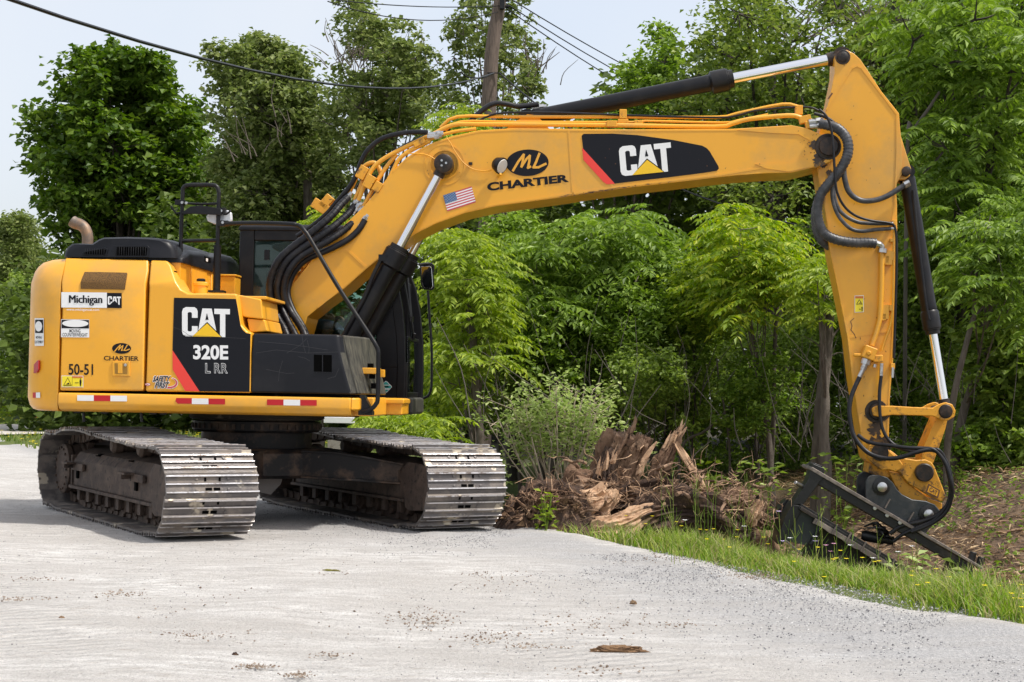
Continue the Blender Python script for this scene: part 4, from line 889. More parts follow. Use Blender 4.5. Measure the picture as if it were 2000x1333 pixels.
mb = MB(); mb.lathe((q[0], WC1, q[2]), (q[0], -9, q[2]), [(0, .08), (WC1-WC0+.055, .08), (WC1-WC0+.06, .03)], 24)
q = U(1804, 923, WC0); mb.lathe((q[0], WC1+.03, q[2]), (q[0], -9, q[2]), [(0, .085), (WC1-WC0+.08, .085), (WC1-WC0+.09, .075), (WC1-WC0+.09, .02)], 28); mb.build('pin', 'pin', cp, sep=True)
dc = Decal(lambda x, y: U(x, y, WC0), O); bx = lambda a, b: (1806+22*a+8*b*0-(a*0), 957-0+a*9-(1-b)*13+4+(0))
fr = [(1808, 963), (1813, 945), (1836, 958), (1832, 974)]; dc.poly(fr, 'scrape', 0).poly([(1811, 961), (1815, 949), (1833, 959), (1830, 970)], 'd_yellowbody', 1)
dc.text('CAT', [(1817, 951), (1831, 959.5), (1829, 968), (1814, 959)], 'scrape', 2, .03); dc.build('cast_mark', cp)

# ------------------------------------------------------------------ undercarriage
UC_ = empty('undercarriage', (0, 0, 0), YAW_LOW-YAW_UP, EX)
def und(name, y):
    q = Matrix.Rotation(YAW_LOW-YAW_UP, 3, 'Z') @ Vector((0, y, 0)); return empty(name, q, YAW_LOW-YAW_UP, EX)
G_, HW = 1.19, .395
def carbody():
    mb = MB()
    mb.loft([[(x*s_, y*s_, z) for x, y in ((-.75, -.45), (-.45, -.7), (.45, -.7), (.75, -.45), (.75, .45), (.45, .7), (-.45, .7), (-.75, .45))] for z, s_ in ((.42, .85), (.45, .95), (.66, .95), (.70, .9))])
    for sx in (-1, 1):
        for sy in (-1, 1):
            # leg: from the centre out to the track frame, tapering
            A = [(sx*.35, sy*.45), (sx*.70, sy*.18)]; B = [(sx*.85, sy*.98), (sx*1.28, sy*.98)]
            for (z0, z1, z2, z3, gr) in ((.44, .68, .40, .58, 0),):
                rg = []
                for t in (0, .35, .7, 1):
                    a = [A[0][i]+(B[0][i]-A[0][i])*t for i in (0, 1)]; b = [A[1][i]+(B[1][i]-A[1][i])*t for i in (0, 1)]
                    zt_ = z1+(z3-z1)*max(0, (t-.3)/.7); zb_ = z0+(z2-z0)*t
                    rg.append([(*a, zb_), (*b, zb_), (*b, zt_), (*a, zt_)])
                mb.loft(rg)
                e = .03; rg = [[(p[0]+(sx*-e if k in (0, 3) else sx*e), p[1]+(sy*e*.4 if k in (0, 3) else -sy*e*.4), p[2]+(-.008 if k < 2 else .012)) for k, p in enumerate(r_)] for r_ in rg]
                for lo in (0, 1):
                    mb.loft([[r_[0][:2]+(r_[0][2],), r_[1][:2]+(r_[1][2],), r_[1][:2]+(r_[1][2]+.02,), r_[0][:2]+(r_[0][2]+.02,)] if lo == 0 else [r_[3][:2]+(r_[3][2]-.02,), r_[2][:2]+(r_[2][2]-.02,), r_[2], r_[3]] for r_ in rg])
    return mb.build('car_body', 'frame_black', UC_, .006)
carbody()
mb = MB(); mb.lathe((0, 0, .68), (0, 0, 3), [(0, .56), (.02, .54), (.17, .53), (.17, .60), (.19, .62), (.27, .62), (.28, .55), (.36, .55)], 56)
for k in range(44):
    a = 2*math.pi*k/44; mb.box((.615*math.cos(a), .615*math.sin(a), .905), (.035, .03, .05), Matrix.Rotation(a, 3, 'Z'), 1)
mb.build('swing_bearing', ['frame_black', 'rust'], UC_, angle=40)
mb = MB(); mb.lathe((0, 0, .965), (0, 0, 3), [(0, .62), (.02, .66), (.07, .64), (.09, .6)], 48); mb.build('bearing_cover', surf('muddy_cover', (.05, .04, .03), .8, dirt=(.32, .27, .2), dscale=3, dlo=.5, dhi=.62, bump=.3), UC_)
mb = MB(); mb.prismx([(-.25, .44), (-.2, .36), (-.12, .28), (-.02, .26), (.08, .36), (.1, .44)], .45, .47); mb.build('guard_plate', surf('dull_grey_plate', (.18, .16, .15), .6), UC_, .004)
# track path: points (u, z, tangent angle)
RC = .36
def track_path(n=49):
    sm_ = lambda a, b, x: (lambda q: q*q*(3-2*q))(min(1, max(0, (x-a)/(b-a))))
    pts = []
    def add(u, z): pts.append((u, z))
    for t in np.linspace(-1.70, 1.66, 60): add(t, .028+.02*max(0, (abs(t)-1.45))/.25)
    for a in np.linspace(-78, 78, 40): add(1.80+RC*math.cos(R(a)), .405+(RC-.002)*math.sin(R(a)))
    for t in np.linspace(1.70, -1.72, 60):
        add(t, .762+.075*math.exp(-((t+.75)/1.1)**2)*(1-.6*float(sm_(-1.2, -1.75, t)))-.005*math.cos(t*4.2))
    for a in np.linspace(100, 262, 40): add(-1.80+(RC+.01)*math.cos(R(a)), .415+(RC+.008)*math.sin(R(a)))
    P = np.array(pts); P = np.vstack([P, P[:1]]); s_ = np.concatenate([[0], np.cumsum(np.hypot(*np.diff(P, axis=0).T))])
    out = []
    for k in range(n):
        q = s_[-1]*(k+.35)/n; u = np.interp(q, s_, P[:, 0]); z = np.interp(q, s_, P[:, 1])
        u2 = np.interp(q+.03, s_, P[:, 0]); z2 = np.interp(q+.03, s_, P[:, 1]); u1 = np.interp(q-.03, s_, P[:, 0]); z1 = np.interp(q-.03, s_, P[:, 1])
        out.append((u, z, math.atan2(z2-z1, u2-u1)))
    return out, s_[-1]/n
path, pitch = track_path()
# shoe: x along the travel, z towards the inside of the loop
def shoe_mesh():
    mb = MB(); h = pitch/2
    prof = [(-h-.012, .004), (-h+.012, -.004), (-h+.02, -.022), (-h+.032, -.022), (-h+.040, -.002), (-.008, .0), (-.006, -.014), (.006, -.014), (.008, 0), (h-.045, -.002), (h-.038, -.022), (h-.024, -.022), (h-.014, -.002), (h+.004, .006), (h, .016), (-h-.008, .016)]
    mb.prism(prof, -HW, HW, 0)
    # worn tips of the grousers
    for x0, x1, zz in ((-h+.0195, -h+.0325, -.0225), (-.0065, .0065, -.0145), (h-.0385, h-.0235, -.0225)):
        mb.prism([(x0, zz+.006), (x0+.001, zz-.002), (x1-.001, zz-.002), (x1, zz+.006)], -HW-.001, HW+.001, 1)
    for s_ in (-1, 1):
        mb.box((0, s_*.085, .055), (pitch*.92, .035, .085), mi=2); mb.cyl((h*.9, s_*.085-.03, .055), (h*.9, s_*.085+.03, .055), .042, n=12, mi=2)
        mb.box((-.047, s_*.035, -.0035), (.030, .055, .004), mi=3); mb.box((.040, s_*.062, -.003), (.035, .018, .004), mi=3)  # slots are thin raised blocks with their inner shade painted black
        for x in (-.05, .045): mb.lathe((x, s_*.135, 0), (x, s_*.135, -1), [(0, .014), (.009, .014), (.011, .008)], 8, 0)
    return mb
sm_ = shoe_mesh()
tracks = []
for sgn, nm in ((-1, 'near'), (1, 'far')):
    tr = und('crawler_track', sgn*G_); tracks.append(tr)
    first = None
    for (u, z, a) in path:
        if first is None:
            o = sm_.build('track_shoe', ['shoe', 'grouser', 'rust', 'hole'], tr, 0); first = o
        else:
            o = first.copy(); COL.objects.link(o); o.parent = tr
        o.rotation_euler = (random.uniform(-.006, .006), -a+random.uniform(-.03, .03), 0); o.location = (u, random.uniform(-.009, .009), z)
def track_frame(sgn):
    fr_ = und('track_frame', sgn*G_)
    mb = MB(); o_ = [(-.25, .27), (-.25, .52), (-.19, .60), (-.05, .64), (.05, .64), (.19, .60), (.25, .52), (.25, .27)]
    mb.prismx(o_, -1.30, 1.42); mb.box((.06, 0, .255), (2.78, .58, .03)); mb.box((-.55, -.13*sgn*-1, .60), (.1, .14, .02), mi=1); mb.prismx([(-.24, .24), (-.24, .56), (.24, .56), (.24, .24)], 1.42, 1.60)
    mb.box((-1.31, 0, .40), (.03, .54, .34))
    for x in (-.55, .55): mb.box((x, sgn*.13, .592), (.05, .22, .012), Matrix.Rotation(R(18), 3, 'Z'), 1)
    mb.build('side_beam', ['rust', 'hole'], fr_, .008)
    mb = MB()
    for x in (-1.15, .85):
        mb.box((x+.12, sgn*.275, .46), (.42, .03, .07)); mb.box((x-.03, sgn*.33, .495), (.22, .10, .02)); mb.box((x-.03, sgn*.33, .47), (.03, .10, .05)); mb.box((x+.05, sgn*.262, .385), (.06, .02, .08), mi=1)
    mb.build('step', ['rust', 'hole'], fr_, .004, sep=True)
    mb = MB()
    for x in np.linspace(-1.15, 1.25, 8): mb.lathe((x, -.2, .175), (x, 1, .175), [(0, .05), (.02, .05), (.03, .085), (.09, .085), (.10, .07), (.30, .07), (.31, .085), (.37, .085), (.38, .05), (.40, .05)], 18)
    for x in np.linspace(-1.15, 1.25, 8): mb.box((x, -.22, .2), (.09, .03, .14)); mb.box((x, .22, .2), (.09, .03, .14))
    mb.build('bottom_roller', 'rust', fr_, sep=True)
    mb = MB()
    for x in (-.25, .62): mb.lathe((x, -.17, .70), (x, 1, .70), [(0, .05), (.03, .075), (.10, .075), (.11, .06), (.24, .06), (.25, .075), (.31, .075), (.34, .05)], 18); mb.box((x, 0, .62), (.05, .06, .1))
    mb.build('carrier_roller', 'rust', fr_, sep=True)
    # sprocket and final drive at the rear
    mb = MB(); c = (-1.80, .41); prof = []
    for k in range(21):
        for da, rr_ in ((0, .345), (.3, .345), (.42, .29), (.88, .29)): a = 2*math.pi*(k+da)/21; prof.append((c[0]+rr_*math.cos(a), c[1]+rr_*math.sin(a)))
    mb.prism(prof, -.03, .03)
    mb.lathe((c[0], sgn*.03, c[1]), (c[0], sgn*3, c[1]), [(0, .27), (.03, .27), (.05, .25), (.13, .24), (.15, .255), (.20, .255), (.215, .23), (.22, .05)], 40)
    for k in range(16): a = 2*math.pi*k/16; q = (c[0]+.215*math.cos(a), sgn*.245, c[1]+.215*math.sin(a)); mb.cyl(q, (q[0], sgn*.262, q[2]), .014, n=6)
    mb.lathe((c[0], -sgn*.03, c[1]), (c[0], -sgn*3, c[1]), [(0, .24), (.2, .24), (.3, .18)], 30)
    mb.build('sprocket', 'rust', fr_)
    mb = MB(); mb.lathe((1.80, -.12, .40), (1.80, 1, .40), [(0, .12), (.01, .29), (.05, .29), (.07, .33), (.17, .33), (.19, .29), (.23, .29), (.24, .12)], 40); mb.build('idler', 'rust', fr_)
    mb = MB(); mb.prism([(1.50, .2), (1.58, .17), (2.0, .2), (2.08, .30), (2.08, .5), (2.0, .6), (1.55, .62), (1.42, .55)], -.30, -.27); mb.prism([(1.50, .2), (1.58, .17), (2.0, .2), (2.08, .30), (2.08, .5), (2.0, .6), (1.55, .62), (1.42, .55)], .27, .30); mb.build('idler_guard', 'rust', fr_, .01, sep=True)
for s_ in (-1, 1): track_frame(s_)

# ------------------------------------------------------------------ attachment
AT = empty('grader_blade_frame', (SW_X, SW_Y, 0), YAW_UP); tag(AT, 'black steel frame with a long scraping blade, pinned under the coupler, tilted into the ditch', 'digger attachment')
A_ = lambda w: (lambda *p: [UZ(x, y, w) for x, y in p])
WA = -.33; ap = A_(WA)
mb = MB(); ear = [(1691, 975), (1691, 942), (1695, 933), (1703, 928), (1717, 928), (1733, 933), (1745, 944), (1752, 956), (1762, 966), (1782, 976), (1808, 979), (1826, 986), (1836, 998), (1838, 1010), (1828, 1022), (1812, 1036), (1806, 1052), (1755, 1022)]
for wa, wb in ((-.33, -.30), (.24, .27)): mb.prism(ap(*ear), wa, wb)
mb.build('mounting_ear', 'att_grey', AT, .01, sep=True)
mb = MB()
for x, y in ((1721, 951), (1811.5, 1004)):
    q = U(x, y, -.33); mb.lathe((q[0], -.33, q[2]), (q[0], -9, q[2]), [(0, .08), (.02, .08), (.025, .06), (.025, .02)], 24, 1); mb.lathe((q[0], .33, q[2]), (q[0], -9, q[2]), [(0, .045), (.73, .045), (.74, .02)], 20, 0)
mb.build('mounting_pin', ['steel', 'att'], AT, sep=True)
mb = MB(); mb.prism(ap((1737, 974), (1739, 975), (1729, 993), (1727, 992)), -.36, -.33); mb.prism(ap((1783, 1000), (1785, 1001), (1774, 1019), (1772, 1018)), -.36, -.33); mb.build('gusset', 'att_worn', AT, sep=True)
mb = MB()
mb.prism(ap((1580, 914), (1583, 911), (1915, 1106), (1916, 1110), (1913, 1111), (1579, 917)), -.45, .25, 1)
mb.prism(ap((1592, 924), (1900, 1105), (1889, 1117), (1592, 943)), -.42, -.36, 0); mb.prism(ap((1592, 924), (1900, 1105), (1889, 1117), (1592, 943)), .12, .2, 0)
for x, y in ((1708, 993), (1732, 1007), (1757, 1021)): q = U(x, y, -.42); mb.cyl((q[0], -.45, q[2]), (q[0], -.42, q[2]), .02, n=6, mi=2)
mb.build('top_beam', ['att', 'att_worn', 'steel'], AT, .004)
mb = MB()
mb.prism(ap((1585, 905), (1607, 914), (1607, 930), (1566, 985), (1545, 984), (1575, 938)), -.44, -.16); mb.prism(ap((1546, 984), (1568, 988), (1526, 1062), (1515, 1061), (1530, 1010)), -.44, .25); mb.prism(ap((1544, 980), (1552, 985), (1510, 1035), (1500, 1040), (1505, 1025)), .0, .3)
mb.prism(ap((1583, 912), (1592, 905), (1607, 911), (1607, 922), (1596, 928)), -.30, .1)
q = U(1561, 947, -.45); mb.cyl((q[0]-.04, -.47, q[2]+.02), (q[0]+.04, -.40, q[2]-.02), .02, n=8, mi=2)
for p0 in ((1895, 1090), (1911, 1100)): q = U(*p0, -.3); mb.cyl((q[0], -.3, q[2]-.05), (q[0]+.03, -.3, q[2]+.055), .035, n=10)
mb.build('end_post', ['att', 'att_worn', 'steel'], AT, .006, sep=True)
mb = MB(); mb.prism(ap((1872, 1102), (1897, 1112), (1893, 1132), (1880, 1165), (1858, 1150), (1862, 1128)), -.42, .2); q = U(1875, 1122, -.44); mb.cyl((q[0]-.02, -.46, q[2]), (q[0]+.02, -.42, q[2]), .028, n=8, mi=1); mb.build('end_post', ['att', 'steel'], AT, .006)
# lower blade with its worn edge strip and rungs
mb = MB(); wL = -.50
LB = lambda t, d: (1566+(1790-1566)*t-d*.5, 985+(1120-985)*t+d*.86)
mb.prism([UZ(*LB(t, d), wL) for t, d in ((0, 0), (1.05, 0), (1.05, 5), (0, 5))], wL+.03, wL+.35, 0)
mb.prism([UZ(*LB(t, d), wL) for t, d in ((0, 5), (1.05, 5), (1.05, 11), (0, 11))], wL+.02, wL+.05, 0)
jag = [(t, 20+random.uniform(-1.2, 1.6)) for t in np.linspace(1.05, .14, 26)]
mb.prism([UZ(*LB(t, d), wL) for t, d in [(.14, 10), (1.05, 10)]+jag], wL, wL+.03, 1)
for t in (.16, .30, .42, .55, .68, .8, .92): mb.prism([UZ(*LB(t+a, d), wL) for a, d in ((0, -2), (.012, -2), (.012, 20), (0, 20))], wL-.02, wL+.01, 1)
for k in range(16): t = .01+k*.0085; mb.prism([UZ(*LB(t+a, d), wL) for a, d in ((0, 4), (.004, 4), (.007, 11), (.003, 11))], wL, wL+.03, 1)
mb.build('scraping_blade', ['att', 'att_worn'], AT, .003)
mb = MB(); mb.prism([UZ(x, y, -.40) for x, y in ((1562, 996), (1603, 1020), (1590, 1044), (1576, 1066), (1532, 1056))], -.40, -.37, 0); mb.prism([UZ(x, y, -.3) for x, y in ((1600, 1016), (1790, 1125), (1770, 1170), (1560, 1085), (1580, 1060))], -.25, -.2, 2); mb.prism([UZ(x, y, -.4) for x, y in ((1603, 1018), (1606, 1020), (1584, 1062), (1580, 1062))], -.46, -.2, 0); mb.prism([UZ(x, y, -.42) for x, y in ((1530, 1055), (1533, 1053), (1566, 1080), (1563, 1084))], -.48, -.3, 1)
mb.build('side_plate', ['att_grey', 'att_worn', 'att'], AT, .004)
mb = MB(); q = U(1712, 1040, -.2); mb.lathe((q[0]-.14, -.2, q[2]-.03), (q[0]+.3, -.25, q[2]-.10), [(0, .035), (.03, .05), (.2, .05), (.22, .04), (.3, .04)], 18); mb.box(U(1722, 1038, -.25), (.07, .07, .09)); mb.build('hydraulic_motor', 'att', AT, .004)
mb = MB(); rs = random.Random(5)
for k in range(7):
    c = [(1700+rs.uniform(-12, 16), 1022+rs.uniform(0, 10)), (1715+rs.uniform(-8, 8), 1020+rs.uniform(-4, 12)), (1722+rs.uniform(-8, 12), 1040+rs.uniform(-8, 8)), (1738+rs.uniform(-6, 8), 1048+rs.uniform(-8, 8))]
    mb.tube([U(x, y, -.33+rs.uniform(-.08, .1)) for x, y in c], .009, 6)
mb.build('hose_bundle', 'rubber', AT)

# ================================================================== GROUND
E0 = np.array([0.0, 14.9]); ND = np.array([.900, .435]); AD = np.array([.435, -.900])     # road edge: point, normal to the ditch, direction to the viewer
def sm(a, b, x): t = np.clip((np.asarray(x, float)-a)/(b-a), 0, 1); return t*t*(3-2*t)
_ph = rng.uniform(0, 6.28, (24, 2)); _fr = rng.normal(0, 1, (24, 2))
def wob(x, y, f=1.0, k=24):
    v = 0
    for i in range(k): v = v+np.sin(f*(_fr[i, 0]*x+_fr[i, 1]*y)+_ph[i, 0])/math.sqrt(k)
    return v
def bend(t): return 1.35*sm(-3, -19, np.asarray(t, float))
def sdist(x, y): return (x-E0[0])*ND[0]+(y-E0[1])*ND[1]+bend((x-E0[0])*AD[0]+(y-E0[1])*AD[1])
def height(x, y):
    x = np.asarray(x, float); y = np.asarray(y, float); s = sdist(x, y); k = sm(30, 19, y)
    d = -.02*sm(0, .6, s)-.55*sm(.45, 2.0, s)+1.0*sm(3.9, 7.6, s)+.15*sm(8, 12, s)
    h = d*k + .05*wob(x, y, 1.1)*sm(.3, 3, s)+.03*wob(x, y, 4)*sm(.6, 3, s)
    return h-.012*sm(.1, -.3, s)
def axis(a, b, c, d, fine, coarse):
    return np.unique(np.round(np.concatenate([np.arange(a, b, coarse), np.arange(b, c, fine), np.arange(c, d, coarse)]), 4))
gx = axis(-90, -3, 12, 90, .16, 3.0); gy = axis(-12, 6, 30, 240, .16, 3.0)
X, Y = np.meshgrid(gx, gy); Z = height(X, Y)
def grid_mesh(name, X, Y, Z, mat):
    ny, nx = X.shape; V_ = np.stack([X, Y, Z], -1).reshape(-1, 3); I = np.arange(ny*nx).reshape(ny, nx)
    F_ = np.stack([I[:-1, :-1], I[:-1, 1:], I[1:, 1:], I[1:, :-1]], -1).reshape(-1, 4)
    return quad_mesh(name, V_, F_, mat, smooth=True)
def quad_mesh(name, V_, F_, mats, parent=None, smooth=False, mi=None):
    me = bpy.data.meshes.new(name); V_ = np.asarray(V_, np.float32); F_ = np.asarray(F_, np.int32); n, k = F_.shape
    me.vertices.add(len(V_)); me.vertices.foreach_set('co', V_.ravel()); me.loops.add(n*k); me.loops.foreach_set('vertex_index', F_.ravel())
    me.polygons.add(n); me.polygons.foreach_set('loop_start', np.arange(n, dtype=np.int32)*k); me.polygons.foreach_set('loop_total', np.full(n, k, np.int32))
    me.polygons.foreach_set('use_smooth', np.full(n, smooth)); 
    for m_ in (mats if isinstance(mats, list) else [mats]): me.materials.append(M[m_] if isinstance(m_, str) else m_)
    if mi is not None: me.polygons.foreach_set('material_index', np.asarray(mi, np.int32))
    me.update(calc_edges=True); o = bpy.data.objects.new(name, me); COL.objects.link(o)
    if parent: o.parent = parent
    return o
def attr_ground():
    ma, n, b = newmat('ground_cover')
    at = N(n, 'ShaderNodeAttribute'); at.attribute_name = 'mulch'; at2 = N(n, 'ShaderNodeAttribute'); at2.attribute_name = 'wood'
    t1 = noi(n, 1.7, 8, .7); t2 = noi(n, 9, 8, .7); t3 = noi(n, 30, 6, .7)
    g = ramp(n, t1.outputs[0], [(.3, (.045, .075, .012)), (.5, (.085, .12, .02)), (.7, (.15, .16, .045))])
    m_ = ramp(n, t2.outputs[0], [(.32, (.05, .032, .020)), (.5, (.14, .09, .058)), (.68, (.27, .19, .125))])
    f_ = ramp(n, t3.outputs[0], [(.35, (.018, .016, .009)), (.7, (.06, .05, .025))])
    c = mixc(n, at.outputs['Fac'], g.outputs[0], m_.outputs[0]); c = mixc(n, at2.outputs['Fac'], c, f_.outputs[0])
    n.links.new(c, b.inputs['Base Color']); b.inputs['Roughness'].default_value = 1
    bp = N(n, 'ShaderNodeBump'); bp.inputs['Strength'].default_value = .8; bp.inputs['Distance'].default_value = .05; n.links.new(t3.outputs[0], bp.inputs['Height']); n.links.new(bp.outputs[0], b.inputs['Normal'])
    return ma
M['ground'] = attr_ground()
gr = grid_mesh('ground', X, Y, Z, 'ground'); tag(gr, kind='structure')
S_ = sdist(X, Y)
mul = (sm(1.9, 2.6, S_+.3*wob(X, Y, 3))*sm(24, 20, Y+.5*wob(X, Y, 2))).ravel()
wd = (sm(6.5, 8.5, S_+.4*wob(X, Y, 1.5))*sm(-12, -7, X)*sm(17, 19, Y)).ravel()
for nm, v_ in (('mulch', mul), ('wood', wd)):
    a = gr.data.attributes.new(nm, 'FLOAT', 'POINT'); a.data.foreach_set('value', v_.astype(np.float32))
# road: a sheet of pale gravel with an uneven edge
def road_mat():
    ma, n, b = newmat('pale_gravel')
    t1 = noi(n, .55, 6, .6); t2 = noi(n, 2.6, 8, .75, stretch=(1.0, 3.2, 1), vec=(0, 0, R(12))); t3 = noi(n, 42, 4, .7); t4 = noi(n, 160, 2, .6); t5 = noi(n, 7.5, 7, .75, stretch=(.8, 2.8, 1), vec=(0, 0, R(5)))
    c = ramp(n, t1.outputs[0], [(.34, (.57, .545, .515)), (.5, (.74, .72, .695)), (.62, (.88, .87, .85))])
    r2 = ramp(n, t2.outputs[0], [(.40, 0.), (.66, 1.)]); c1 = mixc(n, r2.outputs[0], (.50, .48, .46), c.outputs[0])
    r5 = ramp(n, t5.outputs[0], [(.56, 0.), (.70, 1.)]); c1 = mixc(n, r5.outputs[0], c1, (.40, .345, .30))
    r3 = ramp(n, t3.outputs[0], [(.32, 1.), (.45, 0.)]); q = N(n, 'ShaderNodeMath', operation='MULTIPLY'); n.links.new(r3.outputs[0], q.inputs[0]); q.inputs[1].default_value = .60
    c2 = mixc(n, q.outputs[0], c1, (.20, .18, .165)); r4 = ramp(n, t4.outputs[0], [(.36, 1.), (.50, 0.)]); q2 = N(n, 'ShaderNodeMath', operation='MULTIPLY'); n.links.new(r4.outputs[0], q2.inputs[0]); q2.inputs[1].default_value = .52
    at = N(n, 'ShaderNodeAttribute'); at.attribute_name = 'edge'; c3 = mixc(n, q2.outputs[0], c2, (.16, .15, .145))
    t6 = noi(n, 60, 5, .8); g6 = ramp(n, t6.outputs[0], [(.3, (.16, .16, .17)), (.5, (.36, .36, .37)), (.72, (.62, .61, .61))]); q6 = N(n, 'ShaderNodeMath', operation='MULTIPLY'); n.links.new(at.outputs['Fac'], q6.inputs[0]); q6.inputs[1].default_value = .72
    c4 = mixc(n, q6.outputs[0], c3, g6.outputs[0])
    t7 = noi(n, 1.1, 6, .65, stretch=(.22, 2.6, 1), vec=(0, 0, R(64))); r7 = ramp(n, t7.outputs[0], [(.44, 0.), (.60, 1.)]); q7 = N(n, 'ShaderNodeMath', operation='MULTIPLY'); n.links.new(r7.outputs[0], q7.inputs[0]); q7.inputs[1].default_value = .34
    c4 = mixc(n, q7.outputs[0], c4, (.42, .395, .37))
    n.links.new(c4, b.inputs['Base Color']); b.inputs['Roughness'].default_value = .95
    tc = N(n, 'ShaderNodeTexCoord'); mp = N(n, 'ShaderNodeMapping'); mp.inputs['Rotation'].default_value = (0, 0, R(64)); n.links.new(tc.outputs['Object'], mp.inputs[0]); wv = N(n, 'ShaderNodeTexWave'); wv.inputs['Scale'].default_value = 2.9; wv.inputs['Distortion'].default_value = 2.2; wv.inputs['Detail'].default_value = 3; wv.inputs['Detail Scale'].default_value = 2.5; n.links.new(mp.outputs[0], wv.inputs[0])
    tr_ = N(n, 'ShaderNodeAttribute'); tr_.attribute_name = 'tread'; wm_ = N(n, 'ShaderNodeMath', operation='MULTIPLY'); n.links.new(wv.outputs['Fac'], wm_.inputs[0]); n.links.new(tr_.outputs['Fac'], wm_.inputs[1])
    ad = N(n, 'ShaderNodeMath', operation='ADD'); n.links.new(t3.outputs[0], ad.inputs[0]); n.links.new(t5.outputs[0], ad.inputs[1])
    ad2 = N(n, 'ShaderNodeMath', operation='MULTIPLY_ADD'); n.links.new(wm_.outputs[0], ad2.inputs[0]); ad2.inputs[1].default_value = .8; n.links.new(ad.outputs[0], ad2.inputs[2]); ad = ad2
    bp = N(n, 'ShaderNodeBump'); bp.inputs['Strength'].default_value = .85; bp.inputs['Distance'].default_value = .035; n.links.new(ad.outputs[0], bp.inputs['Height']); n.links.new(bp.outputs[0], b.inputs['Normal'])
    return ma
ta = np.concatenate([np.arange(-90, -12, 2.), np.arange(-12, 9.5, .10), np.arange(10, 40, 2.)]); tb = np.concatenate([np.arange(-11, -5, .5), np.arange(-5, .02, .10)])
TA, TB = np.meshgrid(ta, tb); ep = [(985, 1018), (1100, 1040), (1200, 1063), (1300, 1083), (1400, 1103), (1500, 1127), (1600, 1150), (1700, 1171), (1800, 1190), (1900, 1208), (2000, 1225)]
es = sorted(((g_.x-E0[0])*AD[0]+(g_.y-E0[1])*AD[1], (g_.x-E0[0])*ND[0]+(g_.y-E0[1])*ND[1]) for g_ in (G(*p) for p in ep))
ed = np.interp(ta, [a for a, _ in es], [b for _, b in es])+.035*wob(ta, ta*0, 5)+.03*wob(ta, ta*0, 12)
TBB = TB+(ed[None, :]-bend(ta)[None, :])*sm(-2, 0, TB); XR = E0[0]+AD[0]*TA+ND[0]*TBB; YR = E0[1]+AD[1]*TA+ND[1]*TBB
ruts = .013*wob(XR, YR, 2.2)+.007*wob(XR, YR, 7.)
ZR = .006+np.maximum(ruts, -.012)+.010*np.exp(-((TB+.35)/.22)**2)*(1+.8*wob(XR, YR, 5))*sm(-3, 0, TA+3)
ZR = np.where(TB > -.05, np.minimum(ZR, .004), ZR)
under = ((np.abs((XR-SW_X)*math.cos(YAW_LOW)+(YR-SW_Y)*math.sin(YAW_LOW)) < 2.1) & (np.abs(-(XR-SW_X)*math.sin(YAW_LOW)+(YR-SW_Y)*math.cos(YAW_LOW)) < 1.75))
ZR = np.where(under, np.minimum(ZR, .006), ZR)
rd_ = grid_mesh('road', XR, YR, ZR, road_mat()); tag(rd_, kind='structure')
a = rd_.data.attributes.new('tread', 'FLOAT', 'POINT'); tw = TB+.25*wob(XR, YR, .5)
a.data.foreach_set('value', ((np.exp(-((tw+2.5)/.45)**4)+np.exp(-((tw+4.9)/.45)**4)+.7*np.exp(-((tw+3.9)/.3)**4))*sm(-.6, .8, wob(XR, YR, 1.3))).ravel().astype(np.float32))
a = rd_.data.attributes.new('edge', 'FLOAT', 'POINT'); a.data.foreach_set('value', (sm(-2.6, -.9, TB+.35*wob(XR, YR, 1.4))*sm(0, -.25, TB+.12)).ravel().astype(np.float32))
# far gravel drive
pd = [(-30, 833), (130, 826), (330, 809), (400, 811), (330, 832), (130, 848), (-30, 854)]
mb = MB(); pp = [G(*p) for p in pd]; mb.add([(p.x, p.y, float(height(p.x, p.y))+.05) for p in pp], [tuple(range(len(pp)))]); tag(mb.build('path', surf('drive_gravel', (.52, .48, .44), .95, dirt=(.34, .3, .25), dscale=1.2, dlo=.45, dhi=.7), norm=False), kind='structure')

# ------------------------------------------------------------------ leaves
def leafmat(name, c1, c2, tr=.35, c3=None, rough=.5, spec=.35):
    ma, n, b = newmat(name); out = n.nodes['Material Output']
    g = N(n, 'ShaderNodeNewGeometry'); r = ramp(n, g.outputs['Random Per Island'], [(0, c1), (.6, c2), (1., c3 or c2)])
    n.links.new(r.outputs[0], b.inputs['Base Color']); b.inputs['Roughness'].default_value = rough; b.inputs['Specular IOR Level'].default_value = spec
    t = N(n, 'ShaderNodeBsdfTranslucent'); hs = N(n, 'ShaderNodeHueSaturation'); hs.inputs['Value'].default_value = 1.35; hs.inputs['Saturation'].default_value = 1.1
    n.links.new(r.outputs[0], hs.inputs['Color']); n.links.new(hs.outputs[0], t.inputs[0])
    mx = N(n, 'ShaderNodeMixShader'); mx.inputs[0].default_value = tr; n.links.new(b.outputs[0], mx.inputs[1]); n.links.new(t.outputs[0], mx.inputs[2]); n.links.new(mx.outputs[0], out.inputs[0])
    return ma
M['l_catalpa'] = leafmat('large_dark_leaf', (.045, .095, .010), (.10, .175, .018), .35, (.17, .25, .035))
M['l_maple'] = leafmat('maple_leaf', (0.094, 0.147, 0.024), (0.171, 0.236, 0.042), .38, (0.283, 0.342, 0.083))
M['l_olive'] = leafmat('olive_leaf', (.095, .135, .032), (.175, .225, .06), .38, (.29, .33, .12))
M['l_walnut'] = leafmat('walnut_leaflet', (0.088, 0.153, 0.019), (0.177, 0.277, 0.035), .42, (0.307, 0.425, 0.083))
M['l_bright'] = leafmat('bright_leaflet', (0.135, 0.208, 0.018), (0.249, 0.342, 0.036), .45, (0.436, 0.519, 0.083))
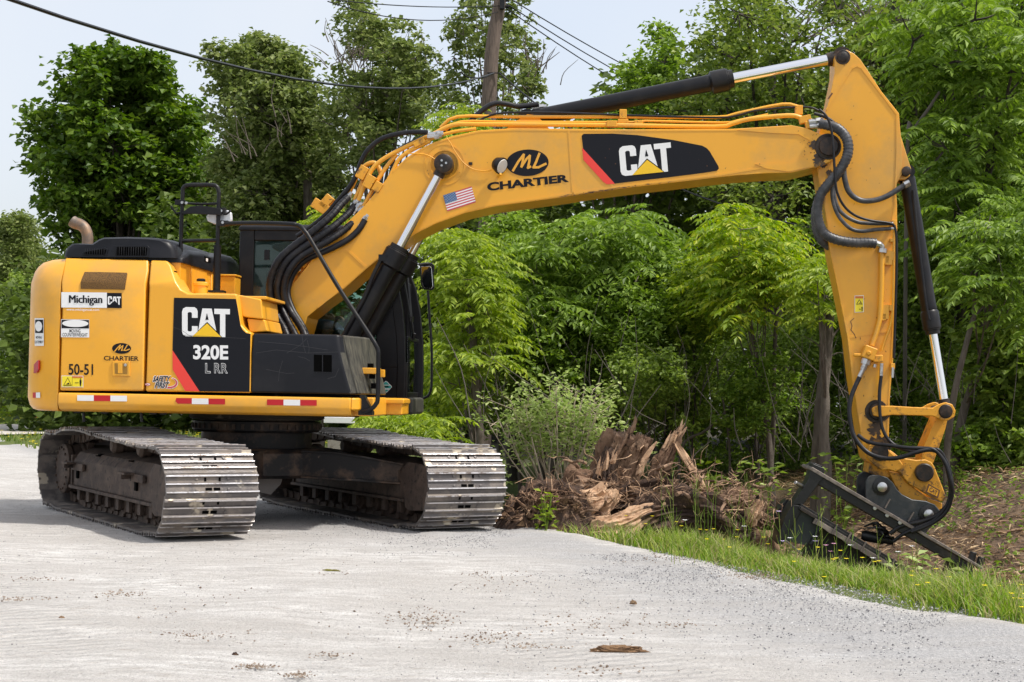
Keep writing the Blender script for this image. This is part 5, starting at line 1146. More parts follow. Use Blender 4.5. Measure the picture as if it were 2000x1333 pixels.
M['l_lime'] = leafmat('lime_leaflet', (0.135, 0.229, 0.018), (0.270, 0.374, 0.033), .45, (0.478, 0.519, 0.062))
M['l_dark'] = leafmat('dark_leaf', (0.053, 0.088, 0.015), (0.100, 0.147, 0.026), .35, (0.153, 0.212, 0.047))  # darker green leaf kind for the background trees and deep wood
M['l_shrub'] = leafmat('shrub_leaf', (0.100, 0.159, 0.024), (0.183, 0.266, 0.042), .42, (0.307, 0.401, 0.083))
M['l_pale'] = leafmat('pale_shrub_leaf', (.22, .31, .075), (.36, .46, .14), .42, (.55, .62, .28))
M['bark'] = surf('bark', (.085, .068, .055), .9, dirt=(.16, .135, .11), dscale=6, dlo=.4, dhi=.65, bump=.7, bscale=25, streak=(3, 3, .6))
M['bark_dark'] = surf('dark_bark', (.035, .029, .024), .95, dirt=(.075, .062, .05), dscale=5, dlo=.4, dhi=.7, bump=.6, bscale=20)
M['twig'] = surf('pale_twig', (.52, .43, .32), .9, dirt=(.30, .24, .18), dscale=8)
M['bare_twig'] = surf('grey_twig', (.11, .095, .08), .9)
def unit(v): return v/np.maximum(np.linalg.norm(v, axis=-1, keepdims=True), 1e-9)
def leaves(P, Dv, L, Wd, fold_=.18):
    """one folded four-sided leaf per point"""
    n = len(P); up = unit(np.array([0, 0, 1.])+rng.normal(0, .45, (n, 3))); sd = unit(np.cross(Dv, up)); nn = np.cross(sd, Dv)
    L = np.broadcast_to(L, (n,))[:, None]; Wd = np.broadcast_to(Wd, (n,))[:, None]
    a = P; b = P+Dv*L*.45+sd*Wd*.5+nn*Wd*fold_; c = P+Dv*L-nn*L*.12; d = P+Dv*L*.45-sd*Wd*.5+nn*Wd*fold_
    return np.stack([a, b, c, d], 1).reshape(-1, 3)
def fronds(B, Dv, Lf, K=7, droop=.35, lw=.38, ll=.31):
    """compound leaves: K pairs of drooping leaflets and one at the tip, along an arching stalk"""
    m_ = len(B); t = np.linspace(.18, .97, K); Lf = np.broadcast_to(Lf, (m_,))
    up = np.array([0, 0, 1.]); sd = unit(np.cross(Dv, up)+rng.normal(0, .12, (m_, 3)))
    out_p, out_d, out_l = [], [], []
    for i, tt in enumerate(t):
        c = B+Dv*(Lf*tt)[:, None]-up*(droop*Lf*tt*tt)[:, None]; tg = unit(Dv-up*(2*droop*tt))
        for s_ in (-1, 1):
            out_p.append(c); out_d.append(unit(sd*s_*.85+tg*.45-up*.30+rng.normal(0, .10, (m_, 3)))); out_l.append(Lf*ll*(1-.45*abs(tt-.5)*1.4)*rng.uniform(.85, 1.1, m_))
    c = B+Dv*Lf[:, None]*.98-up*(droop*Lf)[:, None]; out_p.append(c); out_d.append(unit(Dv-up*droop*2)); out_l.append(Lf*ll*.9)
    P = np.concatenate(out_p); Dd = np.concatenate(out_d); L = np.concatenate(out_l)
    V1 = leaves(P, Dd, L, L*lw)
    # stalks
    w_ = (Lf*.008)[:, None]; e = B+Dv*Lf[:, None]*.98-up*(droop*Lf)[:, None]; md = B+Dv*(Lf*.5)[:, None]-up*(droop*Lf*.25)[:, None]
    V2 = np.stack([B-up*w_, md-up*w_, md+up*w_, B+up*w_], 1).reshape(-1, 3); V3 = np.stack([md-up*w_, e-up*w_*.5, e+up*w_*.5, md+up*w_], 1).reshape(-1, 3)
    return np.concatenate([V1, V2, V3])
def leaf_obj(name, Vq, mat, parent=None, org=None):
    if org is not None: Vq = Vq-np.array(org)
    return quad_mesh(name, Vq, np.arange(len(Vq)).reshape(-1, 4), mat, parent)
def inpoly(pts, poly):
    x, y = pts[:, 0], pts[:, 1]; c = np.zeros(len(x), bool); n = len(poly)
    for i in range(n):
        (x0, y0), (x1, y1) = poly[i], poly[i-1]
        k = ((y0 > y) != (y1 > y)); xi = (x1-x0)*(y-y0)/((y1-y0) or 1e-9)+x0; c ^= k & (x < xi)
    return c
def lobes_px(poly, Yd, n, r0, r1, spread):
    """lobes whose discs stay inside the outline seen in the photograph, spread in depth"""
    xs = [p[0] for p in poly]; ys = [p[1] for p in poly]; out = []; tries = 0
    an = np.linspace(0, 2*math.pi, 10)[:-1]
    while len(out) < n and tries < 6000:
        tries += 1; x, y = rng.uniform(min(xs), max(xs)), rng.uniform(min(ys), max(ys)); r = rng.uniform(r0, r1)*(1 if tries < 3000 else .6)
        yy = Yd+rng.uniform(-1, 1)*spread; rp = r/yy*FPX*.88
        ring = np.stack([x+rp*np.cos(an), y+rp*np.sin(an)], 1)
        if inpoly(ring, poly).sum() < 8: continue
        c = D(x, y, yy)
        if any((Vector(o[:3])-c).length < .55*(o[3]+r)*.8 and (Vector(o[:3])-c).length < .9*r for o in out) and rng.random() < .75: continue
        out.append((c.x, c.y, c.z, r))
    return out
def tree(name, label, cat, bx, Yd, lobes, kind, mat, tr, dens=1.0, size=.12, group=None, bark='bark', lean=(0, 0), limbs=16, frond=None, twigs=True, topk=.8, zmin=None):
    z0 = float(height(bx, Yd))-.05; t = empty(name, (bx, Yd, z0)); tag(t, label, cat, group); org = np.array([bx, Yd, z0])
    Lb = np.array(lobes); cen = Lb[:, :3].mean(0); topz = Lb[:, 2].max()
    mb = MB(); H_ = (topz-z0)*topk; ex, ey = cen[0]-bx, cen[1]-Yd
    tp_ = [Vector((ex*k**1.3+rng.normal(0, .02*H_)*k*(1-k)*2, ey*k**1.3+rng.normal(0, .02*H_)*k*(1-k)*2, H_*k)) for k in (0, .15, .3, .45, .6, .8, 1)]
    mb.tube(tp_, [tr*1.25, tr, tr*.9, tr*.75, tr*.5, tr*.2], 10, 0, 3); SP = spline(tp_, 4)
    order = np.argsort(-Lb[:, 3])[:limbs]
    for i in order:
        c = Vector(Lb[i, :3]-org); k = float(np.clip((c.z/H_)*.75-.12+rng.uniform(-.08, .05), .08, .92)); s0 = SP[int(k*(len(SP)-1))]
        md = s0.lerp(c, .5)+Vector((0, 0, -.08*(c-s0).length)); r_ = tr*(.42*(1-k)+.10); mb.tube([s0, md, c], [r_, r_*.65, r_*.25], 6, 0, 3)
    allt = []; per = []
    for (x, y, z, r) in lobes:
        nt_ = max(5, int(20*dens*min(1.6, (r/.9)**1.2))); d_ = unit(rng.normal(0, 1, (nt_, 3))*[1, 1, .8]+[0, 0, .22]); tips = np.array([x, y, z])+d_*r*rng.uniform(.45, 1.05, (nt_, 1))
        allt.append(tips); per.append(np.repeat(r, nt_))
        if twigs:
            for tp in tips[::2]: c = Vector(np.array([x, y, z])-org); e = Vector(tp-org); q = tr*.07+.004; mb.tube([c, c.lerp(e, .5)+Vector((0, 0, -.05*r)), e], [q, q*.4], 3, 0, 2, False)
    mb.build('trunk', bark, t, angle=60)
    T_ = np.concatenate(allt); Rr = np.concatenate(per)
    if frond:
        k = frond; nf = 4; B = np.repeat(T_, nf, 0)+rng.normal(0, .12, (len(T_)*nf, 3))*np.repeat(Rr, nf)[:, None]; az = rng.uniform(0, 2*math.pi, len(B)); Dv = unit(np.stack([np.cos(az), np.sin(az), rng.uniform(-.15, .55, len(B))], 1))
        Vq = fronds(B, Dv, k*rng.uniform(.7, 1.15, len(B)), 7 if k < .6 else 8, .42)
    else:
        m_ = 34 if name == 'bush' else 27; B = np.repeat(T_, m_, 0)+rng.normal(0, .20, (len(T_)*m_, 3))*np.repeat(Rr, m_)[:, None]*[1, 1, .62]; az = rng.uniform(0, 2*math.pi, len(B)); Dv = unit(np.stack([np.cos(az), np.sin(az), rng.uniform(-.9, .35, len(B))], 1))
        L = size*rng.uniform(.7, 1.25, len(B)); Vq = leaves(B, Dv, L, L*kind)
    if zmin is not None: pass
    leaf_obj('crown', Vq, mat, t, org); return t
GT = 'trees along the far side of the ditch'
def px2x(px, Yd): return D(px, 760, Yd).x
P_ = lambda *a: list(a)
tree('catalpa_tree', 'dense dark green tree with large heart-shaped leaves behind the exhaust pipe', 'tree', px2x(235, 55), 55,
     lobes_px([(245, 55), (280, 62), (305, 105), (345, 118), (378, 165), (390, 205), (385, 250), (405, 262), (400, 320), (375, 380), (380, 500), (200, 520), (110, 500), (95, 440), (55, 400), (42, 290), (95, 285), (80, 262), (32, 250), (40, 175), (105, 185), (90, 145), (128, 128), (130, 90), (165, 105), (185, 70), (215, 80)], 55, 62, .55, 1.25, 2.2), .85, 'l_catalpa', .22, dens=.95, size=.27, bark='bark_dark', limbs=22)
tree('maple_tree', 'tall olive green tree with a long bare leaning limb, behind the cab', 'tree', px2x(560, 48), 48,
     lobes_px([(395, 60), (440, 42), (470, 62), (505, 48), (540, 72), (575, 62), (590, 110), (625, 150), (640, 220), (700, 300), (720, 420), (640, 520), (390, 500), (395, 330), (425, 260), (375, 160)], 48, 70, .55, 1.2, 3), .8, 'l_olive', .22, dens=1.25, size=.18, limbs=24)
tree('maple_tree', 'slim tall tree with open crown and bare twigs, left of the utility pole', 'tree', px2x(735, 42), 42,
     lobes_px([(655, -60), (740, -60), (755, 40), (790, 60), (860, 40), (880, 200), (830, 260), (770, 300), (690, 420), (620, 320), (600, 220), (650, 190), (680, 120), (640, 40)], 42, 46, .4, .95, 3), .8, 'l_olive', .17, dens=.92, size=.15, limbs=24)
tree('maple_tree', 'airy tree with sky showing through, behind the utility pole', 'tree', px2x(1000, 38), 38,
     lobes_px([(860, -70), (1050, -70), (1075, 50), (1100, 100), (1060, 130), (1095, 160), (1060, 250), (960, 330), (840, 340), (830, 120), (870, 60)], 38, 36, .3, .62, 3), .8, 'l_olive', .14, dens=.78, size=.13, limbs=26)
tree('maple_tree', 'round green tree rising behind the middle of the boom', 'tree', px2x(1200, 36), 36,
     lobes_px([(1080, 190), (1110, 150), (1150, 165), (1170, 120), (1215, 130), (1240, 40), (1290, 25), (1350, 60), (1400, 200), (1400, 380), (1100, 400)], 36, 44, .4, .8, 3), .8, 'l_walnut', .16, dens=1.0, size=.13, limbs=18)
tree('maple_tree', 'large tree with dark branching limbs behind the stick cylinder', 'tree', px2x(1500, 32), 32,
     lobes_px([(1310, -60), (1640, -60), (1720, 40), (1740, 420), (1560, 470), (1330, 400), (1290, 260), (1310, 120), (1350, 90), (1320, 30)], 32, 74, .4, .9, 3.5), .8, 'l_maple', .24, dens=.8, size=.12, limbs=30, bark='bark_dark')
tree('walnut_tree', 'big walnut tree with long drooping compound leaves at the right edge', 'tree', px2x(1850, 24), 24,
     lobes_px([(1700, -50), (2060, -50), (2060, 620), (1850, 640), (1790, 520), (1800, 330), (1750, 230), (1700, 150), (1680, 60)], 24, 70, .45, .85, 2.6), .3, 'l_walnut', .26, dens=.62, group=GT, limbs=24, frond=.62, bark='bark_dark')
tree('walnut_tree', 'tall background tree filling the gap behind the stick and walnut', 'tree', px2x(1780, 34), 34,
     lobes_px([(1560, -60), (2040, -60), (2040, 560), (1740, 560), (1640, 300), (1600, 100)], 34, 60, .6, 1.1, 2.6), .8, 'l_maple', .26, dens=.9, size=.14, bark='bark_dark')
tree('young_walnut', 'bright green young walnut just right of the cab mirror', 'tree', px2x(935, 21), 21,
     lobes_px([(840, 420), (900, 410), (980, 430), (1010, 560), (1000, 720), (960, 800), (850, 860), (780, 850), (830, 790), (835, 560)], 21, 34, .28, .5, 1.2), .3, 'l_bright', .05, dens=.5, group=GT, limbs=16, frond=.48)
tree('young_walnut', 'broad walnut sapling with hanging fronds under the middle of the boom', 'tree', px2x(1075, 23), 23,
     lobes_px([(960, 440), (1080, 400), (1200, 385), (1290, 400), (1330, 500), (1320, 620), (1200, 700), (1060, 720), (980, 640)], 23, 46, .32, .6, 1.4), .3, 'l_walnut', .06, dens=.55, group=GT, limbs=20, frond=.55)
tree('young_walnut', 'lime green walnut sapling with a thin straight stem between boom and stick', 'tree', px2x(1515, 20.5), 20.5,
     lobes_px([(1390, 420), (1450, 395), (1500, 420), (1570, 470), (1575, 560), (1520, 620), (1440, 640), (1350, 620), (1345, 560), (1420, 520), (1385, 480)], 20.5, 30, .22, .42, 1.0), .3, 'l_lime', .045, dens=.5, group=GT, limbs=14, frond=.45)
tree('young_walnut', 'small yellow green sapling showing left of the lower stick', 'tree', px2x(1607, 19.5), 19.5,
     lobes_px([(1570, 470), (1640, 480), (1650, 620), (1600, 650), (1565, 600)], 19.5, 9, .18, .32, .8), .3, 'l_bright', .085, dens=.5, group=GT, limbs=6, frond=.38)
tree('young_walnut', 'leafy sapling with a forked grey stem right of the bucket cylinder', 'tree', px2x(1865, 20), 20,
     lobes_px([(1800, 400), (1900, 380), (2060, 400), (2060, 720), (1960, 700), (1880, 640), (1820, 560)], 20, 30, .3, .5, 1.4), .3, 'l_walnut', .06, dens=.5, group=GT, limbs=16, frond=.5)
# bushes and undergrowth: each one a plant of its own
def bush(label, poly, Yd, n, r0, r1, spread, mat, dens=1., size=.09, kind=.6, grp='bushes at the edge of the wood', frond=None, bx=None, tr=.03, bark='bark_dark'):
    xs = [p[0] for p in poly]; return tree('bush', label, 'bush', px2x(bx or sum(xs)/len(xs), Yd), Yd, lobes_px(poly, Yd, n, r0, r1, spread), kind, mat, tr, dens, size, grp, bark, limbs=12, frond=frond, twigs=False, topk=.7)
bush('feathery green tree at the far left edge', [(-30, 420), (30, 408), (62, 425), (95, 470), (100, 640), (-30, 640)], 75, 26, .7, 1.3, 3, 'l_olive', 1.2, .22, bark='bark')
bush('leafy bushes at the left edge above the reeds', [(-30, 540), (100, 520), (110, 820), (-30, 820)], 66, 34, .6, 1.1, 3, 'l_shrub', 1.2, .20)
bush('light green tree in the gap behind the hood', [(350, 220), (420, 260), (430, 420), (440, 520), (330, 520)], 70, 20, .7, 1.2, 3, 'l_walnut', 1.1, .22)
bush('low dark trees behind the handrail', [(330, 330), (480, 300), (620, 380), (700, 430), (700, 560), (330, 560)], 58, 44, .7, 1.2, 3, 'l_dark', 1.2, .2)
bush('small lime tree top just left of the boom foot', [(590, 400), (640, 380), (670, 420), (660, 470), (600, 470)], 30, 7, .25, .4, 1, 'l_lime', .6, .1, frond=.4)
bush('lime green tree behind the boom and pole', [(855, 200), (920, 195), (960, 250), (940, 330), (850, 330)], 30, 10, .3, .5, 1, 'l_bright', .6, .1, frond=.45)
bush('dense green bush below the young walnut by the cab', [(810, 640), (1000, 620), (1010, 860), (830, 880)], 25, 24, .4, .7, 1.5, 'l_shrub', 1.0, .10)
bush('dark bush behind the pale shrub', [(960, 560), (1240, 600), (1260, 880), (980, 900)], 24, 44, .4, .75, 1.6, 'l_shrub', 1.0, .09)
bush('green thicket left of the lime sapling', [(1200, 420), (1400, 480), (1400, 700), (1220, 760)], 23, 40, .35, .65, 1.5, 'l_walnut', 1.0, .10)
bush('thicket of small leaves behind the splintered wood', [(1180, 640), (1420, 620), (1420, 880), (1200, 880)], 23, 44, .35, .65, 1.4, 'l_shrub', 1.0, .075)
bush('dark thicket around the cracked trunk', [(1390, 600), (1650, 600), (1660, 900), (1400, 900)], 24, 52, .4, .7, 1.6, 'l_shrub', 1.0, .08)
bush('thicket behind the lower stick', [(1560, 420), (1760, 420), (1780, 900), (1600, 900)], 25, 60, .4, .7, 1.8, 'l_shrub', 1.0, .09)
bush('dark tall bush behind the bucket cylinder', [(1730, 420), (1900, 420), (1900, 900), (1740, 900)], 24, 60, .4, .7, 1.5, 'l_shrub', 1.0, .09)
bush('vine covered bush with broad leaves at the right edge', [(1870, 640), (2060, 600), (2060, 975), (1880, 965)], 20.5, 56, .28, .5, .8, 'l_shrub', 1.0, .12, .85)
bush('small fresh green bush at the foot of the right thicket', [(1855, 820), (1960, 800), (1990, 965), (1870, 968)], 20, 20, .18, .3, .4, 'l_walnut', .8, .09, .8, tr=.012)
bush('low leafy bush at the right edge above the cleared ground', [(1960, 820), (2060, 800), (2060, 985), (1950, 980)], 19.5, 16, .2, .34, .4, 'l_shrub', .8, .10, .8, tr=.012)
bush('bright small-leaved thicket in the hollow under the broad walnut sapling', [(1060, 600), (1200, 540), (1330, 560), (1380, 700), (1300, 800), (1090, 800)], 21.8, 34, .28, .48, .8, 'l_walnut', .9, .085, tr=.016)
bush('loose bush of pale leaves between the walnut saplings', [(1290, 480), (1390, 500), (1420, 640), (1380, 720), (1300, 700)], 21.5, 18, .25, .42, .7, 'l_bright', .6, .08, tr=.016)
bush('sunlit small-leaved bush behind the tall stump', [(1150, 690), (1290, 660), (1380, 700), (1390, 860), (1180, 850)], 20.5, 26, .25, .42, .8, 'l_shrub', .9, .07)
bush('small-leaved bush above the soil bank', [(1380, 680), (1500, 650), (1560, 700), (1560, 880), (1400, 880)], 20.8, 26, .25, .42, .8, 'l_walnut', .9, .075)
bush('leafy bush filling the gap between the cab walnut and the pale shrub', [(900, 600), (1040, 580), (1120, 640), (1130, 800), (920, 820)], 22, 26, .28, .5, .8, 'l_walnut', .9, .09)
bush('green bush under the boom that hides the pole', [(880, 430), (1010, 395), (1060, 420), (1060, 560), (890, 560)], 26, 20, .3, .5, .8, 'l_walnut', .8, .11)
bush('overhanging fronds of a small walnut by the far crawler track', [(700, 810), (830, 790), (880, 830), (870, 900), (720, 880)], 19, 9, .2, .32, .8, 'l_bright', .5, .1, frond=.4)
# the deep wood behind reads as one mass
def mass():
    n = 130000; x = rng.uniform(-14, 34, n); y = rng.uniform(34, 46, n)+np.where(x < 2, 8, 0); top = 8.6+2.0*wob(x, y*0, .5)+1.0*wob(x, y, 1.7)-np.where(x < -2, 3.0, 0); z = top*rng.random(n)**.75
    az = rng.uniform(0, 6.28, n); Dv = unit(np.stack([np.cos(az), np.sin(az), rng.uniform(-.8, .3, n)], 1)); L = .26*rng.uniform(.7, 1.4, n)
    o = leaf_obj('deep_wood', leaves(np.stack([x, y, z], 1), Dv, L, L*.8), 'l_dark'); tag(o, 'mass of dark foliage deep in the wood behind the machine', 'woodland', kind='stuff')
mass()

# ================================================================== TRUNKS, POLE, WIRES
def trunk(label, pts, Yd, r, name='bare_trunk', mat='bark', cat='tree trunk', grp='bare stems in front of the wood', forks=()):
    b = D(*pts[0], Yd); b.z = float(height(b.x, b.y))-.1; t = empty(name, b); tag(t, label, cat, grp); mb = MB()
    P = [Vector((0, 0, 0))]+[D(x, y, Yd+rng.normal(0, .05))-b for x, y in pts]
    mb.tube(P, r, 12, 0, 5)
    o = mb.build('trunk', mat, t, angle=70)
    me = o.data
    for v in me.vertices:
        k = noise.noise(Vector((v.co.x*9, v.co.y*9, v.co.z*2.2))); v.co.x += k*r[0]*.12; v.co.y += k*r[0]*.1
    for f in forks:
        mb = MB(); rr_ = f[1]; mb.tube([D(x, y, Yd)-b for x, y in f[0]], [rr_, rr_*.3], 7, 0, 4); mb.build('branch', mat, t, angle=70)
    return t
trunk('grey trunk with a brown torn strip of bark, behind the scraping blade', [(1597, 905), (1601, 840), (1606, 770), (1612, 710), (1618, 650), (1622, 600)], 19.8, [.095, .088, .082, .075, .065, .05], forks=[([(1617, 672), (1628, 655), (1640, 640)], .03), ([(1611, 690), (1595, 672), (1569, 656)], .012), ([(1608, 706), (1635, 690), (1655, 692)], .012)])
mb = MB(); q = [D(x, y, 19.69) for x, y in ((1600, 800), (1602, 760), (1606, 738), (1611, 742), (1610, 770), (1605, 810), (1601, 830))]; mb.add([*q, *[p+Vector((0, .05, 0)) for p in q]], [tuple(range(7)), tuple(range(13, 6, -1))]+[(i, (i+1) % 7, 7+(i+1) % 7, 7+i) for i in range(7)])
o = mb.build('torn_bark', surf('torn_wood', (.20, .11, .06), .9, dirt=(.07, .035, .02), dscale=12, bump=.8, bscale=40), None)
o.parent = bpy.data.objects['bare_trunk']; o.location = -Vector(bpy.data.objects['bare_trunk'].location)
trunk('forked grey stem with one pale peeled prong, right of the bucket cylinder', [(1850, 880), (1862, 780), (1880, 700), (1893, 650), (1902, 620)], 19, [.045, .042, .035, .03], forks=[([(1902, 622), (1903, 595), (1915, 572), (1928, 560)], .022), ([(1902, 622), (1925, 595), (1960, 575), (2005, 545)], .018), ([(1903, 600), (1903, 560), (1912, 510), (1928, 450), (1935, 420)], .022)])
trunk('thin straight stem of a sapling beside the debris pile', [(1507, 900), (1511, 820), (1512, 700), (1518, 600), (1519, 545)], 20.6, [.035, .032, .028, .02], forks=[([(1518, 545), (1530, 520), (1527, 505)], .012), ([(1518, 550), (1505, 530), (1500, 505)], .012)])
trunk('slender brown trunk just right of the cab', [(938, 870), (930, 780), (926, 720), (922, 640), (914, 590)], 20.5, [.055, .05, .045, .03])
trunk('dark trunk behind the pale shrub', [(1060, 860), (1075, 740), (1082, 660), (1083, 570)], 22.5, [.06, .055, .045, .03], mat='bark_dark')
trunk('brown trunk deep between the walnuts', [(1005, 800), (1008, 720), (1012, 640), (1016, 560)], 25, [.12, .11, .1, .08], mat='bark_dark')
trunk('thin bare stem among the twigs behind the splintered wood', [(1425, 880), (1415, 800), (1405, 750), (1400, 700)], 21, [.018, .015, .01], mat='bare_twig')
trunk('leaning bare branch behind the debris pile', [(1330, 880), (1380, 840), (1430, 790), (1460, 740)], 21, [.02, .018, .01], mat='bare_twig')
trunk('dark vertical trunk high up at the right', [(1775, 420), (1768, 250), (1760, 120), (1752, -10)], 33.8, [.2, .19, .17, .15], mat='bark_dark')
trunk('second dark trunk high up beside the stick tip', [(1830, 520), (1838, 330), (1846, 200), (1852, -10)], 33.5, [.2, .19, .17, .15], mat='bark_dark')
trunk('curved grey limb reaching up from behind the stick', [(1772, 300), (1785, 255), (1812, 215), (1835, 180)], 22, [.03, .026, .02], mat='bare_twig')
trunk('leaning dead limb in the olive tree', [(600, 330), (560, 285), (535, 265), (515, 235)], 46, [.12, .14, .12, .06], mat='bark')
# fine bare twigs in the thicket: uncountable
mb = MB(); rs = random.Random(11)
for k in range(170):
    x = rs.uniform(1130, 1990) if k < 135 else rs.uniform(900, 1200); y = rs.uniform(760, 910); a = rs.gauss(-1.57, .45); L_ = rs.uniform(60, 210); Yd = rs.uniform(18.8, 22.5)
    p = [D(x, y, Yd), D(x+math.cos(a)*L_*.5+rs.gauss(0, 6), y+math.sin(a)*L_*.5, Yd), D(x+math.cos(a)*L_+rs.gauss(0, 14), y+math.sin(a)*L_, Yd)]; r = rs.uniform(.004, .010); mb.tube(p, [r, r*.4], 4, 0, 3, False)
tag(mb.build('bare_twigs', 'bare_twig'), 'fine bare twigs and dead stems standing in the shaded thicket', 'twigs', kind='stuff')
mb = MB()
for cx_, cy_, n_, L0 in ((700, 110, 26, 90), (660, 90, 14, 70), (820, 130, 24, 80), (480, 290, 9, 90), (560, 240, 7, 80), (1050, 120, 20, 60), (960, 240, 16, 60), (1560, 60, 26, 120), (1700, 40, 16, 110)):
    for k in range(n_):
        a = rs.uniform(-2.6, -.5); Yd = 41.5 if cx_ < 900 else (37 if cx_ < 1200 else 31); x, y = cx_+rs.gauss(0, 18), cy_+rs.gauss(20, 18); L_ = rs.uniform(.4, 1)*L0; r = rs.uniform(.008, .022)
        mb.tube([D(x, y, Yd), D(x+math.cos(a)*L_*.5+rs.gauss(0, 4), y+math.sin(a)*L_*.5, Yd), D(x+math.cos(a)*L_+rs.gauss(0, 8), y+math.sin(a)*L_, Yd)], [r, r*.35], 4, 0, 3, False)
tag(mb.build('bare_branches', 'bark'), 'bare twigs showing among the high crowns against the sky', 'twigs', kind='stuff')
YP = 32
t = empty('utility_pole', (px2x(945, YP), YP, 0)); tag(t, 'weathered wooden utility pole rising behind the boom', 'utility pole')
pb = Vector(t.location); mb = MB(); mb.tube([Vector((0, 0, -.2)), D(955, 195, YP)-pb, D(977, 0, YP)-pb, D(984, -80, YP)-pb], [.17, .15, .125, .12], 16, 0, 4)
mb.build('pole', surf('weathered_pole', (.16, .12, .095), .9, dirt=(.075, .055, .045), dscale=6, dlo=.42, dhi=.62, bump=.6, bscale=12, streak=(9, 9, .5)), t)
mb = MB(); q = D(981, 8, YP-.14)-pb; mb.box(q, (.10, .10, .22)); mb.cyl(q+Vector((.06, 0, -.05)), q+Vector((.14, 0, -.05)), .035, n=10); mb.cyl(q+Vector((.06, 0, .07)), q+Vector((.14, 0, .07)), .03, n=10); q = D(966, 143, YP-.15)-pb; mb.box(q, (.3, .03, .02)); mb.build('bracket', 'black', t, .006, sep=True)
def wire(label, a, b, sag, r, mid=None):
    mb = MB(); n = 14; P = []
    for i in range(n+1): k = i/n; p = a.lerp(b, k); p.z -= sag*4*k*(1-k); P.append(p)
    if P[0].y < 15: P = [P[0]+(P[0]-P[1])*k+Vector((0, 0, .06*k*k)) for k in (9, 6, 3, 1)]+P
    mb.tube(P, r, 6, 0, 0, False); o = mb.build('power_line', 'black', None); tag(o, label, 'wire', 'overhead wires'); return o
wire('thick black cable sweeping from the upper left to the pole', D(-60, -28, 11), D(965, 143, YP-.15), .50, .016)
wire('thin wire from the top left to the pole head', D(560, -12, 26), D(975, 12, YP-.15), .1, .010)
wire('lower thin wire passing the slim tree', D(640, 3, 28), D(972, 24, YP-.15), .25, .010)
wire('drop cable falling from the pole to the right behind the stick cylinder', D(975, 143, YP-.15), D(1640, 455, 24), .55, .015)
wire('upper of the three thin wires going right from the pole', D(1000, 0, YP), D(1560, 270, 46), .3, .012)
wire('middle of the three thin wires going right from the pole', D(985, 5, YP), D(1540, 290, 46), .3, .012)
wire('lowest of the three thin wires going right from the pole', D(985, 14, YP), D(1500, 300, 46), .3, .012)
mb = MB(); mb.tube([D(900, 142, 31), D(915, 151, 31.2), D(945, 152, 31.6), D(958, 145, 31.8)], .014, 6); tag(mb.build('cable_loop', 'black'), 'slack black cable loop hanging beside the pole', 'wire')
# things in the left background and behind the undercarriage
t = empty('post', D(657, 840, 30)); p0 = Vector(t.location); p0.z = 0; t.location = p0; tag(t, 'stubby weathered wooden post with a white board on top, under the machine', 'post')
mb = MB(); mb.box((0, 0, .22), (.30, .22, .62)); mb.build('post', surf('grey_wood', (.28, .25, .22), .9, dirt=(.15, .12, .1), dscale=9, bump=.4), t, .01)
a = D(663, 821, 30)-p0; mb = MB(); mb.box(a, (.56, .30, .11)); mb.build('board', 'd_white', t, .006)
mb = MB(); a = G(70, 823); mb.box((0, 0, .40), (.07, .04, .80)); mb.prism([(-.035, .80), (.035, .80), (0, .88)], -.02, .02); o = mb.build('marker_stake', surf('orange_stake', (.55, .15, .05), .8)); o.location = D(70, 808, a.y); o.location.z = 0; tag(o, 'orange wooden marker stake left of the counterweight', 'stake')
# reeds and wildflower grass on the left
def blades(n, fx, hmin, hmax, wd, mat, name, label, seg=3, lean=.35, zf=None, kind='stuff', tall=None):
    P = fx(n); n = len(P); az = rng.uniform(0, 6.28, n); h_ = rng.uniform(hmin, hmax, n)*(tall(P) if tall else 1); d_ = np.stack([np.cos(az), np.sin(az), np.zeros(n)], 1); sd = np.stack([-np.sin(az+rng.normal(0, .6, n)), np.cos(az), np.zeros(n)], 1); ln = rng.uniform(.1, 1, n)*lean
    rows = []
    for k in range(seg+1):
        t_ = k/seg; c = P+d_*(ln*h_*t_**2)[:, None]+np.array([0, 0, 1.])*(h_*(t_-.25*ln*t_**2))[:, None]; w_ = wd*(1-t_**1.5*.92); rows.append((c-sd*w_, c+sd*w_))
    Vv = []
    for k in range(seg): Vv.append(np.stack([rows[k][0], rows[k][1], rows[k+1][1], rows[k+1][0]], 1))
    V_ = np.stack([r_[i] for r_ in rows for i in (0, 1)], 1); F_ = np.array([[2*k, 2*k+1, 2*k+3, 2*k+2] for k in range(seg)]); F2 = (np.arange(n)[:, None, None]*2*(seg+1)+F_[None]).reshape(-1, 4)
    o = quad_mesh(name, V_.reshape(-1, 3), F2, mat); tag(o, label, 'grass', kind=kind); return P, h_
M['grass'] = leafmat('grass_blade', (.13, .235, .022), (.22, .335, .036), .4, (.44, .45, .13))
M['grass_dry'] = leafmat('dry_grass_blade', (.20, .24, .07), (.34, .31, .14), .3, (.48, .40, .22))
M['grass_far'] = leafmat('meadow_blade', (.10, .17, .025), (.17, .24, .04), .35, (.30, .30, .10))
M['fl_yellow'] = leafmat('yellow_petal', (.80, .60, .01), (.85, .70, .02), .2)
M['fl_white'] = leafmat('white_petal', (.75, .75, .76), (.80, .80, .84), .2)
M['fl_lilac'] = leafmat('lilac_petal', (.55, .45, .75), (.62, .50, .80), .2)
M['fl_pink'] = leafmat('pink_petal', (.62, .25, .45), (.65, .35, .50), .2)
